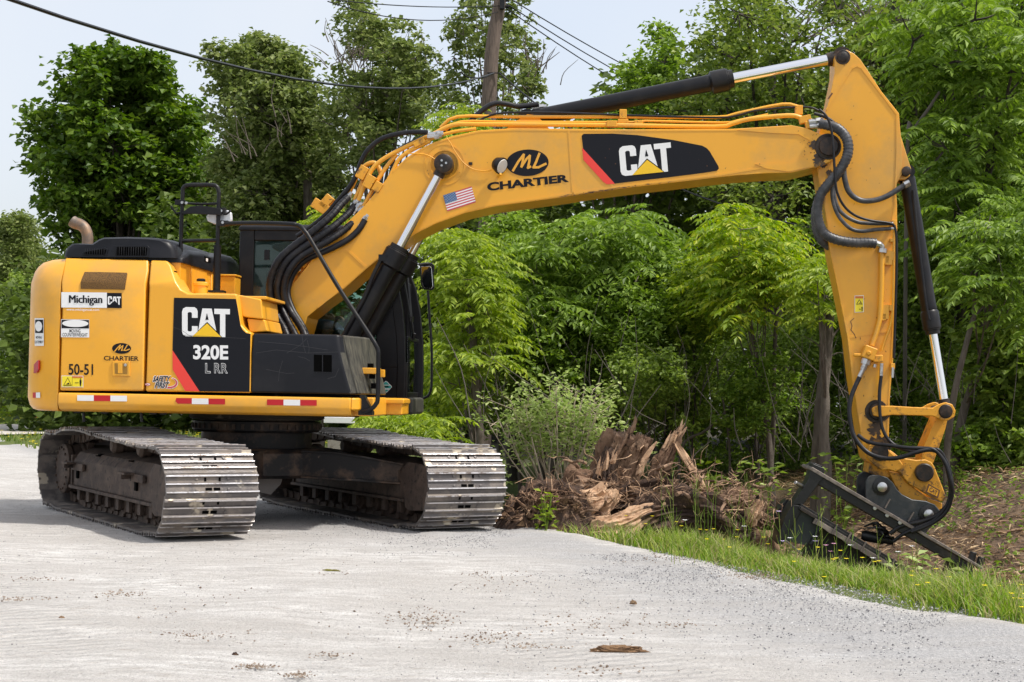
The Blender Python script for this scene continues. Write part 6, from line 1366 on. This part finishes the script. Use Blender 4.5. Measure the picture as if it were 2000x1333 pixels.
def verge(n):
    t_ = rng.uniform(-3.2, 9.0, n); s_ = np.abs(rng.normal(0, 1, n))*.0+rng.uniform(-.05, 1.45, n); e = np.interp(t_, ta, ed); s_ = s_+e*.9
    x = E0[0]+AD[0]*t_+ND[0]*s_; y = E0[1]+AD[1]*t_+ND[1]*s_; keep = (rng.random(n) < (.25+.75*sm(-.05, .45, s_-e))*(.45+.55*sm(-.9, .2, wob(x, y, 5)))) & (s_ < 1.0+.22*wob(x, y, 3))
    # bare ground under the torn-out stumps
    keep &= ~((t_ < 1.5) & (s_ > .6+.2*wob(x, y, 4)))
    x, y = x[keep], y[keep]; return np.stack([x, y, height(x, y)-.01], 1)
tl = lambda P: .45+.55*sm(0, .5, sdist(P[:, 0], P[:, 1]))+.22*wob(P[:, 0], P[:, 1], 2.5)+.12*wob(P[:, 0], P[:, 1], 7)
blades(54000, verge, .09, .21, .0052, 'grass', 'verge_grass', 'bright green roadside grass growing along the gravel edge', tall=tl, lean=1.0)
blades(16000, verge, .10, .24, .0045, 'grass_dry', 'dry_grass', 'pale dry grass blades mixed into the roadside verge', tall=tl, lean=1.3)
def meadow(n):
    x = rng.uniform(-26, 8, n); y = rng.uniform(22, 66, n); s_ = sdist(x, y); e = .5*wob(x, y, 1); keep = (s_ > .05+.2*e) & (x < -2.2); x, y = x[keep], y[keep]
    V2 = np.array([(p.x, p.y) for p in pp]); k = ~inpoly(np.stack([x, y], 1), [tuple(v) for v in V2]); x, y = x[k], y[k]; return np.stack([x, y, height(x, y)], 1)
Pm, hm = blades(70000, meadow, .05, .17, .013, 'grass_far', 'meadow_grass', 'rough meadow grass between the road and the far bushes', seg=2, lean=.6)
def reeds(n):
    x = np.array([px2x(p, 62) for p in rng.uniform(-25, 105, n)]); y = rng.uniform(60, 64, n); return np.stack([x, y, x*0-.05], 1)
blades(5000, reeds, .9, 1.9, .018, 'grass_far', 'reeds', 'tall reeds and weeds at the left edge behind the stake', seg=3, lean=.35)
def heads(P, r, mat, name, label, cat='flower', up=.0, kind='stuff', grp=None):
    n = len(P); Vs = []
    for k in range(6):
        a = k/6*6.283; d_ = np.array([math.cos(a), math.sin(a), .25]); d2 = np.array([math.cos(a+.5), math.sin(a+.5), .25]); d3 = np.array([math.cos(a-.5), math.sin(a-.5), .25]); rr_ = np.broadcast_to(r, (n,))[:, None]
        Vs.append(np.stack([P, P+d3*rr_*.7, P+d_*rr_, P+d2*rr_*.7], 1).reshape(-1, 3))
    o = leaf_obj(name, np.concatenate(Vs), mat); tag(o, label, cat, grp, kind); return o
mk = rng.random(len(Pm)) < .10*(.4+sm(-.3, 1.2, wob(Pm[:, 0], Pm[:, 1], .6))); heads(Pm[mk]+np.array([0, 0, 1])*(hm[mk]*.95)[:, None], .05, 'fl_yellow', 'meadow_flowers', 'small yellow wildflowers scattered over the far meadow')
Pv = verge(1500); kx = rng.random(len(Pv)) < .15+.85*sm(0, 1.1, wob(Pv[:, 0], Pv[:, 1], 1.6)); Pv = Pv[kx][:330]; Pv[:, 2] += rng.uniform(.14, .27, len(Pv))*np.minimum(1, .5+sdist(Pv[:, 0], Pv[:, 1])); heads(Pv, .021, 'fl_yellow', 'yellow_flowers', 'small yellow flowers standing in the roadside grass')
# taller wild stems, each flower a plant of its own
def wildflower(label, px, py, gy, Yd, mat, r):
    top = D(px, py, Yd); gz = float(height(top.x, top.y)); t = empty('wildflower', (top.x, top.y, gz)); tag(t, label, 'wildflower', 'wildflowers in front of the blade'); mb = MB(); h_ = top.z-gz
    mb.tube([(0, 0, 0), (.02, 0, h_*.5), (0, 0, h_)], [.004, .0025], 4, 0, 3)
    for k in range(5): z = h_*rng.uniform(.3, .8); a = rng.uniform(0, 6.28); mb.tube([(0.01, 0, z), (.06*math.cos(a), .06*math.sin(a), z+.10)], [.0025, .0015], 3, 0, 0)
    mb.build('stem', 'grass', t); o = heads(np.array([[0, 0, h_]]), r, mat, 'flower_head', None, None, kind=None); o.parent = t
fl = [('white flower left of the side plate', 1543, 1052, 'fl_white'), ('lilac flower beside the left end post', 1521, 1000, 'fl_lilac'), ('white flower in front of the side plate', 1592, 1049, 'fl_white'), ('pale lilac flower low before the side plate', 1592, 1058, 'fl_lilac'), ('pink clover head below the blade', 1622, 1078, 'fl_pink'), ('pink clover head left of the others', 1613, 1066, 'fl_pink'), ('pink clover head nearest the blade', 1629, 1063, 'fl_pink'), ('white flower before the middle of the blade', 1661, 1066, 'fl_white'), ('white flower between blade and hose bundle', 1705, 1091, 'fl_white'), ('white flower right of the hose bundle', 1754, 1079, 'fl_white'), ('white flower beside the lowest white one', 1781, 1068, 'fl_white'), ('flat white flower above the verge, in front of the hollow log', 1338, 1017, 'fl_white'), ('white flower right of the hollow log', 1453, 1029, 'fl_white'), ('lilac flower at the foot of the left plate', 1529, 1058, 'fl_lilac')]
for l_, x, y, c_ in fl: wildflower(l_, x, y, 0, 13.2 if x > 1400 else 13.4, c_, .028)
mb = MB()
for k in range(70):
    x = rs.uniform(1290, 1860); p = D(x, 1100, rs.uniform(11.8, 13.6)); gz = float(height(p.x, p.y)); h_ = rs.uniform(.3, .75); b = Vector((p.x, p.y, gz)); a = rs.uniform(0, 6.28); ln = rs.uniform(0, .12)
    mb.tube([b, b+Vector((ln*math.cos(a)*.4, ln*math.sin(a)*.4, h_*.5)), b+Vector((ln*math.cos(a), ln*math.sin(a), h_))], [.003, .0015], 3, 0, 2, False)
    for j in range(4): z = h_*rs.uniform(.4, .95); aa = rs.uniform(0, 6.28); c = b+Vector((ln*math.cos(a)*z/h_, ln*math.sin(a)*z/h_, z)); mb.tube([c, c+Vector((.05*math.cos(aa), .05*math.sin(aa), .07))], [.002, .001], 3, 0, 0, False)
tag(mb.build('weed_stems', 'grass'), 'thin wiry weed stems standing above the verge grass', 'weeds', kind='stuff')

# ================================================================== CLEARED GROUND AND DEBRIS
M['wood_brown'] = surf('torn_brown_wood', (.17, .098, .060), .9, dirt=(.34, .225, .145), dscale=7, dlo=.42, dhi=.66, bump=.9, bscale=35, fine=((.04, .022, .014), 14, .55, .68))
M['wood_pale'] = surf('pale_split_wood', (.52, .33, .20), .8, dirt=(.26, .14, .08), dscale=6, dlo=.48, dhi=.70, bump=.8, bscale=30, fine=((.50, .34, .22), 20, .5, .65), streak=(1, 1, 3))
M['wood_dark'] = surf('rotten_dark_wood', (.045, .026, .018), .95, dirt=(.17, .10, .06), dscale=7, dlo=.50, dhi=.68, bump=1, bscale=30)
M['soil'] = surf('loose_soil', (.17, .105, .060), 1, dirt=(.30, .205, .12), dscale=5, dlo=.42, dhi=.66, bump=1, bscale=26, fine=((.04, .025, .016), 12, .56, .68))
M['straw'] = leafmat('chopped_straw', (.11, .062, .032), (.30, .195, .11), .1, (.62, .47, .29), .9, .1)
def logm(name, label, cat, pts, rad, mat, Yd, jag=.3, ridge=.14, n=60, seed=1, hollow=False, grp=None, parent=None, lump=.15):
    """rough torn wood: a tube with long ridges, lumps and splintered ends"""
    P = spline([D(x, y, Yd if not hasattr(Yd, '__len__') else Yd[i]) for i, (x, y) in enumerate(pts)], 13); L = len(P); c0 = P[0].copy(); rs_ = random.Random(seed)
    rr_ = [float(np.interp(i/(L-1), np.linspace(0, 1, len(rad)), rad)) for i in range(L)]; off = [rs_.random() for _ in range(n)]; rg = []
    T = (P[-1]-P[0]).normalized(); nx = T.cross(Vector((0, 1, 0))).normalized(); ny = T.cross(nx)
    for i in range(L):
        row = []
        for k in range(n):
            a = 2*math.pi*k/n; rdg = abs(noise.noise(Vector((math.cos(a)*3.2+seed, math.sin(a)*3.2, i*.05))))*2.4-.5; lu = noise.noise((P[i]*3.5)+Vector((math.cos(a), math.sin(a), seed)))
            fi = noise.noise(P[i]*11+Vector((math.cos(a)*4, math.sin(a)*4, seed)))*.10+abs(noise.noise(Vector((math.cos(a)*9+seed, math.sin(a)*9, i*.22))))*.16-.06
            r = rr_[i]*(1+ridge*rdg+lump*lu*1.6+fi); e = 0
            if i >= L-2: e = jag*(off[k]*.8+.2*rs_.random())*rad[-1]*2.2*(1 if i == L-1 else .3)
            if i == 0: e = -jag*off[(k*7) % n]*rad[0]
            row.append(P[i]-c0+(nx*math.cos(a)+ny*math.sin(a))*r*(1-.35*min(1, abs(e)/max(rad[0], .01))*.5)+T*e)
        rg.append(row)
    mb = MB()
    if hollow:
        inn = [[c*.62+(P[i]-c0)*.38 for c in rg[i]] for i in range(L)]; mb.loft(rg, 0, False)
        mb.loft(inn, 0, False); a_, b_ = rg[-1], inn[-1]; mb.loft([a_, b_], 0, False); mb.loft([rg[0], inn[0]], 0, False)
    else: mb.loft(rg, 0, True)
    o = mb.build(name, mat, parent, angle=28); o.location = c0
    if label: tag(o, label, cat, grp)
    return o
DG = 'torn-out wood in the debris pile'
YDb = 15.6
def mound(name, label, cx, cy, rx, ry, hz, Yd, mat, seed, kind='stuff'):
    c = D(cx, cy, Yd); c.z = float(height(c.x, c.y))-.08; n = 70; X_, Y_ = np.meshgrid(np.linspace(-1, 1, n), np.linspace(-1, 1, n)); r = np.sqrt(X_**2+Y_**2); Zs = np.zeros_like(X_)
    for i in range(n):
        for j in range(n):
            v = Vector((X_[i, j]*rx*3+seed, Y_[i, j]*ry*3, seed)); Zs[i, j] = (.55*noise.noise(v)+.35*abs(noise.noise(v*2.7))+.25*noise.noise(v*6)+.15*noise.noise(v*13))
    Zh = hz*(np.clip(1-r**2, 0, 1)**.8)*(1+.9*Zs)+hz*.30*Zs*(r < 1)*np.clip(1.2-r, 0, 1)-.12*(r > .95)
    o = grid_mesh(name, X_*rx, Y_*ry, Zh, mat); o.location = c; tag(o, label, 'soil', kind=kind); return o
mound('soil_heap', 'heap of loose brown soil under the torn-out stumps', 1300, 1010, 1.45, 1.1, .72, 15.9, 'soil', 3.3)
mound('soil_heap', 'low heap of soil and roots beside the far crawler track', 1075, 1015, .62, .5, .40, 15.0, 'wood_dark', 8.1)
mound('soil_heap', 'low crumbled soil bank left of the blade frame', 1470, 1010, .60, .6, .42, 15.6, 'soil', 5.2)
mound('soil_heap', 'dark earth bank in front of the trees', 1440, 915, 1.6, 1.0, .35, 19.4, 'soil', 9.7)
st = logm('tree_stump', 'upright stump with a broken blocky top, highest piece of the debris', 'stump', [(1190, 965), (1196, 930), (1206, 895), (1222, 862)], [.21, .19, .19, .20], 'wood_brown', 15.6, .22, .42, n=72, seed=4, grp=DG, lump=.25)
logm('tree_stump', 'second broken stub leaning against the tall stump', 'stump', [(1215, 960), (1232, 915), (1246, 880), (1256, 862)], [.12, .105, .10, .10], 'wood_brown', 15.45, .35, .4, n=52, seed=6, grp=DG)
logm('tree_stump', 'ragged short stub at the left foot of the tall stump', 'stump', [(1170, 965), (1180, 930), (1190, 900)], [.14, .12, .08], 'wood_dark', 15.4, .9, .4, seed=9, grp=DG)
logm('wood_splinter', 'splintered upright slab right of the tall stump', 'splinter', [(1282, 925), (1298, 895), (1314, 865), (1326, 845)], [.07, .07, .06, .028], 'wood_brown', 15.3, 1.3, .6, seed=12, grp=DG)
logm('wood_splinter', 'long plank-like splinter leaning down to the right', 'splinter', [(1322, 868), (1340, 898), (1362, 935), (1378, 965)], [.028, .035, .04, .03], 'wood_pale', 15.2, .8, .4, seed=13, grp=DG, n=20)
logm('wood_splinter', 'thin forked splinter between the stumps', 'splinter', [(1248, 925), (1258, 900), (1270, 880), (1281, 866)], [.03, .028, .022, .012], 'wood_pale', 15.3, 1.0, .4, seed=14, grp=DG, n=16)
logm('split_log', 'pale freshly split log lying at the left of the pile', 'log', [(1128, 1045), (1140, 1012), (1160, 985), (1185, 972)], [.17, .19, .17, .12], 'wood_pale', 15.0, .5, .35, seed=21, grp=DG, lump=.3)
logm('split_log', 'low pale slab of wood at the grass edge', 'log', [(1165, 1035), (1200, 1030), (1232, 1018), (1262, 1000)], [.10, .11, .10, .06], 'wood_pale', 14.75, .8, .4, seed=23, grp=DG)
logm('hollow_log', 'dark rotten hollow log arching over the grass', 'log', [(1226, 1040), (1262, 1012), (1320, 998), (1390, 1004), (1450, 1026)], [.17, .20, .19, .17, .12], 'wood_dark', 14.9, .6, .35, seed=31, hollow=True, grp=DG, lump=.35)
logm('hollow_log', 'dark rotten piece of trunk in the middle of the pile', 'log', [(1190, 985), (1240, 972), (1300, 970), (1350, 985)], [.12, .16, .15, .10], 'wood_dark', 15.2, .6, .4, seed=33, grp=DG, lump=.35)
logm('split_log', 'brown broken trunk end at the right of the pile', 'log', [(1388, 1000), (1420, 985), (1455, 990), (1490, 1020)], [.08, .12, .11, .07], 'wood_brown', 15.1, .8, .4, seed=35, grp=DG, lump=.35)
logm('split_log', 'orange torn wood chunk near the blade frame', 'log', [(1466, 1018), (1474, 1000), (1482, 988)], [.05, .06, .03], 'wood_pale', 14.8, 1.2, .5, seed=37, grp=DG)
logm('root_clod', 'dark matted root clod beside the far crawler track', 'root', [(1015, 1010), (1050, 985), (1095, 975), (1130, 985)], [.16, .20, .19, .12], 'wood_dark', 15.0, .5, .4, seed=41, grp=DG, lump=.5)
logm('root_clod', 'brown root clod under the pale shrub', 'root', [(1105, 965), (1135, 945), (1170, 940)], [.12, .15, .10], 'wood_brown', 15.4, .7, .4, seed=43, grp=DG, lump=.5)
# shards standing on the broken tops
def shards(par, x0, y0, x1, y1, Yd, n, l0, l1, lean):
    mb = MB()
    for k in range(n):
        t_ = random.random(); b = D(x0+(x1-x0)*t_+random.gauss(0, 2), y0+(y1-y0)*t_+random.gauss(0, 5), Yd+random.uniform(-.16, .14))-par.location; L_ = random.uniform(l0, l1); d_ = Vector((lean+random.gauss(0, .12), random.gauss(0, .1), 1)).normalized(); w_ = random.uniform(.005, .016); a = random.uniform(0, 3.1); s_ = Vector((math.cos(a), math.sin(a), 0))*w_; q_ = Vector((-math.sin(a), math.cos(a), 0))*w_*.5
        lo = [b-s_-q_, b+s_-q_, b+s_+q_, b-s_+q_]; md = [p+d_*L_*.6+Vector((random.gauss(0, .004), 0, 0)) for p in lo]; tip = b+d_*L_; hi = [tip+(p-b)*.25 for p in lo]; mb.loft([lo, md, hi])
    mb.build('shards', ['wood_brown' if random.random() < .6 else 'wood_pale'], par, angle=20)
shards(st, 1192, 900, 1238, 838, 15.55, 60, .05, .15, .30); shards(bpy.data.objects['tree_stump.001'], 1238, 885, 1262, 866, 15.4, 24, .04, .11, .3); shards(bpy.data.objects['wood_splinter'], 1296, 880, 1330, 848, 15.25, 26, .05, .15, .45)
shards(bpy.data.objects['tree_stump.002'], 1165, 935, 1195, 905, 15.3, 20, .08, .2, .2)
# roots and splinters over the pile: uncountable
mb = MB(); rs = random.Random(21)
for k in range(1150):
    u_ = rs.random()
    if u_ < .3: x, y, Yd = rs.gauss(1075, 38), rs.gauss(990, 20), 14.75
    elif u_ < .8: x, y, Yd = rs.gauss(1290, 85), rs.gauss(965, 30), rs.uniform(14.8, 15.5)
    else: x, y, Yd = rs.gauss(1450, 35), rs.gauss(985, 22), rs.uniform(14.7, 15.3)
    a = rs.uniform(0, 6.28); L_ = rs.uniform(8, 38); r = rs.uniform(.002, .006); e = rs.gauss(0, .12)
    mb.tube([D(x, y, Yd), D(x+math.cos(a)*L_*.5+rs.gauss(0, 5), y+math.sin(a)*L_*.5+rs.gauss(0, 4), Yd-.05), D(x+math.cos(a)*L_+rs.gauss(0, 6), y+math.sin(a)*L_+rs.gauss(2, 5), Yd+e)], [r, r*.4], 5, 0 if rs.random() < .6 else 1, 3, False)
for k in range(90):
    x, y, Yd = (rs.gauss(1290, 90), rs.gauss(975, 30), rs.uniform(14.7, 15.4)) if k < 60 else (rs.gauss(1075, 36), rs.gauss(990, 16), 14.7)
    a = rs.uniform(0, 6.28); r = rs.uniform(.008, .022); pts_ = [D(x, y, Yd)]
    for j in range(4): a += rs.gauss(0, .7); x += math.cos(a)*rs.uniform(8, 20); y += math.sin(a)*rs.uniform(4, 12); pts_.append(D(x, min(y, 1045), Yd+rs.gauss(0, .08)))
    mb.tube(pts_, [r, r*.8, r*.2], 7, 0, 4)
tag(mb.build('roots', ['wood_brown', 'wood_pale']), 'tangle of torn roots and splinters over the debris pile', 'roots', kind='stuff')
# lumps of soil, bark and rotten wood heaped over the pile
def lumps(n, sd):
    out = []
    for cx, cy, rx, ry, hz, Yd, k in ((1300, 1010, 1.35, 1.0, .62, 15.9, 1600), (1075, 1015, .58, .45, .34, 15.0, 400), (1470, 1010, .55, .5, .36, 15.6, 420), (1250, 1010, .9, .3, .25, 15.0, 500), (1440, 915, 1.5, .9, .3, 19.4, 300)):
        c = D(cx, cy, Yd); z0 = float(height(c.x, c.y)); a = rng.uniform(0, 6.28, k); r = np.sqrt(rng.random(k))
        out.append(np.stack([c.x+rx*r*np.cos(a), c.y+ry*r*np.sin(a), z0-.05+hz*(1-r*r)**.8*rng.uniform(.85, 1.3, k)], 1))
    return np.concatenate(out)
LUMP = True
# clods and chips
def chips(n, fx, l0, l1, w, mat, name, label, cat, flat=.25):
    P = fx(n); n = len(P); az = rng.uniform(0, 6.28, n); Dv = unit(np.stack([np.cos(az), np.sin(az), rng.normal(.05, flat, n)], 1)); L = rng.uniform(l0, l1, n); o = leaf_obj(name, leaves(P, Dv, L, w*rng.uniform(.5, 1.5, n), .3), mat); tag(o, label, cat, kind='stuff'); return o
def cleared(n):
    x = rng.uniform(.6, 11, n); y = rng.uniform(11.5, 23, n); s_ = sdist(x, y); k = (s_ > 1.7+.3*wob(x, y, 3)) & (s_ < 9.5) & (rng.random(n) < .35+.65*sm(-.3, .6, wob(x, y, 1.8))); x, y = x[k], y[k]; return np.stack([x, y, height(x, y)+rng.uniform(0, .05, len(x))], 1)
chips(60000, cleared, .05, .26, .013, 'straw', 'chopped_brush', 'chopped brown twigs and straw strewn over the cleared ground', 'litter')
def leafl(n):
    x = rng.uniform(2.5, 8, n); y = rng.uniform(12, 20, n); s_ = sdist(x, y); k = (s_ > 2.2) & (s_ < 7) & (wob(x, y, 1.3) > .5); x, y = x[k], y[k]; return np.stack([x, y, height(x, y)+rng.uniform(.01, .10, len(x))], 1)
chips(6500, leafl, .04, .09, .035, 'l_walnut', 'torn_leaves', 'torn green leaves scattered over the cleared ground', 'litter', .5)
mb = MB()
for k in range(90):
    x = rs.uniform(1.5, 9); y = rs.uniform(12.5, 21)
    if not 2.4 < sdist(x, y) < 8.5: continue
    z = float(height(x, y))+.04; a = rs.gauss(.1, .6); L_ = rs.uniform(.25, 1.1); r = rs.uniform(.006, .02); mb.tube([(x, y, z), (x+math.cos(a)*L_*.5, y+math.sin(a)*L_*.5, z+rs.uniform(0, .12)), (x+math.cos(a)*L_, y+math.sin(a)*L_, z+rs.uniform(-.02, .1))], [r, r*.5], 5, 0, 3)
tag(mb.build('broken_branches', 'wood_brown'), 'broken branches lying on the cleared ground', 'branches', kind='stuff')
def under(n):
    x = rng.uniform(-1, 13, n); y = rng.uniform(16.5, 27, n); s_ = sdist(x, y); k = (s_ > 7.0+.5*wob(x, y, 2)) & (s_ < 12) & (wob(x, y, 2.6) > -.5); x, y = x[k], y[k]; return np.stack([x, y, height(x, y)+.62*rng.random(len(x))**1.4*(.6+.4*np.clip(wob(x, y, 3), -1, 1))], 1)
chips(42000, under, .05, .12, .055, 'l_shrub', 'undergrowth', 'low leafy undergrowth at the foot of the wood', 'undergrowth', .5)
# pale shrub with many bare stems
bq = D(1100, 950, 16.4); bq.z = float(height(bq.x, bq.y)); t = empty('shrub', bq); tag(t, 'pale green shrub with a fan of bare tan stems, left of the stumps', 'shrub'); mb = MB(); tips = []
for k in range(46):
    a = rs.gauss(0, .42); x1, y1 = 1095+math.sin(a)*175, 945-math.cos(a)*rs.uniform(125, 200); Yd = 16.4+rs.uniform(-.35, .35)
    p0 = Vector((rs.gauss(0, .09), rs.gauss(0, .09), 0)); p3 = D(x1, y1, Yd)-bq; p1 = p0.lerp(p3, .35)+Vector((-math.sin(a)*.03, 0, .05)); p2 = p0.lerp(p3, .7); r = rs.uniform(.007, .013); mb.tube([p0, p1, p2, p3], [r, r*.7, r*.3], 5, 0, 3)
    for j in range(5):
        k_ = rs.uniform(.62, 1); c = p0.lerp(p3, k_); e = c+Vector((rs.gauss(0, .12), rs.gauss(0, .12), rs.uniform(.02, .18))); mb.tube([c, e], [r*.4, r*.2], 3, 0, 0, False); tips.append(e)
mb.build('stems', 'twig', t, angle=60); T_ = np.array([list(v) for v in tips]); B = np.repeat(T_, 13, 0)+rng.normal(0, .06, (len(T_)*13, 3)); az = rng.uniform(0, 6.28, len(B)); Dv = unit(np.stack([np.cos(az), np.sin(az), rng.uniform(-.2, .9, len(B))], 1)); L = rng.uniform(.04, .08, len(B)); leaf_obj('foliage', leaves(B, Dv, L, L*.55), 'l_pale', t)
def herb(label, px, py, Yd, n, L0, mat, spread=.2, hh=.3):
    c = D(px, py, Yd); c.z = float(height(c.x, c.y)); t = empty('leafy_plant', c); tag(t, label, 'plant', 'leafy plants on the cleared bank'); B = np.stack([rng.normal(0, spread, n), rng.normal(0, spread, n), rng.uniform(.03, 1, n)*(D(px, py, Yd).z-c.z+hh)], 1); az = rng.uniform(0, 6.28, n); Dv = unit(np.stack([np.cos(az), np.sin(az), rng.uniform(-.2, .6, n)], 1)); L = L0*rng.uniform(.6, 1.2, n); leaf_obj('foliage', leaves(B, Dv, L, L*.5), mat, t)
    mb = MB()
    for k in range(5): mb.tube([(0, 0, 0), (rs.gauss(0, spread), rs.gauss(0, spread), (D(px, py, Yd).z-c.z+hh)*.9)], [.006, .003], 4, 0, 0)
    mb.build('stems', 'l_shrub', t)
herb('light green plant at the right shoulder of the debris pile', 1385, 930, 15.7, 130, .12, 'l_bright', .10, .12)
herb('low blue-green plant in front of the dark bank', 1480, 925, 16.8, 170, .12, 'l_shrub', .16, .12)
herb('small plant between splinter and bank', 1430, 945, 16.2, 90, .09, 'l_pale', .14, .05)
herb('leafy sprig in the grass left of the split log', 1068, 980, 14.5, 60, .08, 'l_bright', .05, .1)
herb('tall weed behind the reeds at the left edge', 15, 790, 58, 80, .28, 'l_bright', .3, .3)
herb('green plant growing at the foot of the cracked trunk', 1650, 905, 18.8, 160, .12, 'l_shrub', .22, .1)
herb('sprig of long leaves right of the hose bundle', 1790, 1085, 14.4, 60, .13, 'l_pale', .12, .02)
# stones and clods on the road
def stones(n, fx, r0, r1, mat, name, label, seed=0):
    P = fx(n); n = len(P); base = np.array([(1, 0, 0), (0, 1, 0), (-1, 0, 0), (0, -1, 0), (0, 0, .7), (0, 0, -.5)], float); F0 = np.array([(0, 1, 4), (1, 2, 4), (2, 3, 4), (3, 0, 4), (1, 0, 5), (2, 1, 5), (3, 2, 5), (0, 3, 5)])
    r = rng.uniform(r0, r1, n)*rng.uniform(.6, 1.2, n); a = rng.uniform(0, 6.28, n); c_, s_ = np.cos(a)[:, None], np.sin(a)[:, None]; v = base[None]*rng.uniform(.6, 1.3, (n, 6, 1)); vx = v[..., 0]*c_-v[..., 1]*s_; vy = v[..., 0]*s_+v[..., 1]*c_
    V_ = np.stack([vx, vy, v[..., 2]], -1)*r[:, None, None]+P[:, None, :]; F_ = (np.arange(n)[:, None, None]*6+F0[None]).reshape(-1, 3); o = quad_mesh(name, V_.reshape(-1, 3), F_, mat); tag(o, label, 'gravel', kind='stuff'); return o
def roadp(fs):
    def f(n):
        t_ = rng.uniform(-6, 9.2, n); s_ = fs(n); x = E0[0]+AD[0]*t_+ND[0]*s_; y = E0[1]+AD[1]*t_+ND[1]*s_; return np.stack([x, y, x*0+.010], 1)
    return f
M['pebble'] = leafmat('pebble', (.10, .10, .105), (.30, .30, .31), 0, (.60, .59, .58), .9, .2)
M['clod'] = leafmat('soil_clod', (.13, .095, .07), (.24, .19, .15), 0, (.36, .31, .26), .95, .1)
stones(30000, roadp(lambda n: -np.abs(rng.normal(.1, .9, n))+.22), .0025, .008, 'pebble', 'loose_gravel', 'loose grey gravel along the road edge')
stones(9000, roadp(lambda n: rng.uniform(-7, 0, n)), .002, .006, 'pebble', 'scattered_gravel', 'small stones scattered over the road')
def clodp(n):
    out = []
    pat = [((380, 1240), (60, 10), 90), ((40, 1175), (60, 4), 40), ((230, 1165), (50, 6), 40), ((620, 1130), (90, 26), 60), ((830, 1215), (60, 18), 110), ((960, 1250), (70, 14), 60), ((500, 1308), (30, 4), 45), ((580, 1325), (30, 5), 40), ((1040, 1268), (60, 6), 30), ((1300, 1225), (80, 6), 30), ((900, 1130), (120, 22), 120), ((80, 1135), (60, 4), 30), ((460, 1200), (200, 50), 60), ((1170, 1315), (120, 8), 30), ((640, 1285), (40, 6), 20), ((1150, 1220), (120, 30), 60), ((1480, 1130), (60, 8), 120), ((1080, 1040), (50, 7), 120), ((1320, 1095), (120, 8), 60)]
    for (x, y), (sx, sy), k in pat:
        for _ in range(k*2): p = G(x+rng.normal(0, sx*.6), y+rng.normal(0, sy*.6)); out.append((p.x, p.y, .014))
    return np.array(out)
M['lump'] = leafmat('wood_and_soil_lump', (.07, .042, .026), (.19, .12, .072), 0, (.42, .29, .18), .95, .1)
stones(0, lambda n: lumps(0, 1), .012, .055, 'lump', 'soil_and_bark_lumps', 'lumps of soil, bark and rotten wood over the debris pile')
stones(0, clodp, .003, .010, 'clod', 'soil_clods', 'brown crumbs of soil dropped across the white gravel')
def clod(name, label, px, py, L_, Wd, H_, mat, seed, rz=0):
    c = G(px, py); bm = bmesh.new(); bmesh.ops.create_icosphere(bm, subdivisions=4, radius=1)
    for v in bm.verts:
        n_ = noise.noise(v.co*2+Vector((seed, 0, 0)))*.35+noise.noise(v.co*6+Vector((seed, 3, 0)))*.22+noise.noise(v.co*14)*.12; v.co *= 1+n_; v.co = Vector((v.co.x*L_/2, v.co.y*Wd/2, max(v.co.z, -.35)*H_))
    me = bpy.data.meshes.new(name); bm.to_mesh(me); bm.free(); me.materials.append(M[mat] if isinstance(mat, str) else mat); o = bpy.data.objects.new(name, me); COL.objects.link(o); o.location = (c.x, c.y, H_*.35+.004); o.rotation_euler = (0, 0, rz); tag(o, label, 'clod'); return o
clod('bark_clod', 'long brown clod of bark lying on the gravel in the foreground', 1207, 1275, .26, .05, .022, surf('clod_brown', (.19, .11, .055), .95, dirt=(.09, .05, .03), dscale=30, bump=1, bscale=80), 2, R(4))
clod('moss_clod', 'small mossy chunk lying on the gravel before the crawler tracks', 647, 1120, .14, .05, .016, surf('clod_moss', (.16, .15, .03), .95, dirt=(.07, .05, .02), dscale=40, bump=1, bscale=80), 5)
clod('soil_lump', 'small dark lump of soil in the left foreground', 120, 1213, .03, .025, .016, 'soil', 7); clod('soil_lump', 'small dark lump of soil near the bottom centre', 459, 1284, .03, .025, .014, 'wood_dark', 8); clod('soil_lump', 'small grey-brown lump on the gravel below the pale split log', 1237, 1182, .04, .03, .018, 'soil', 9)
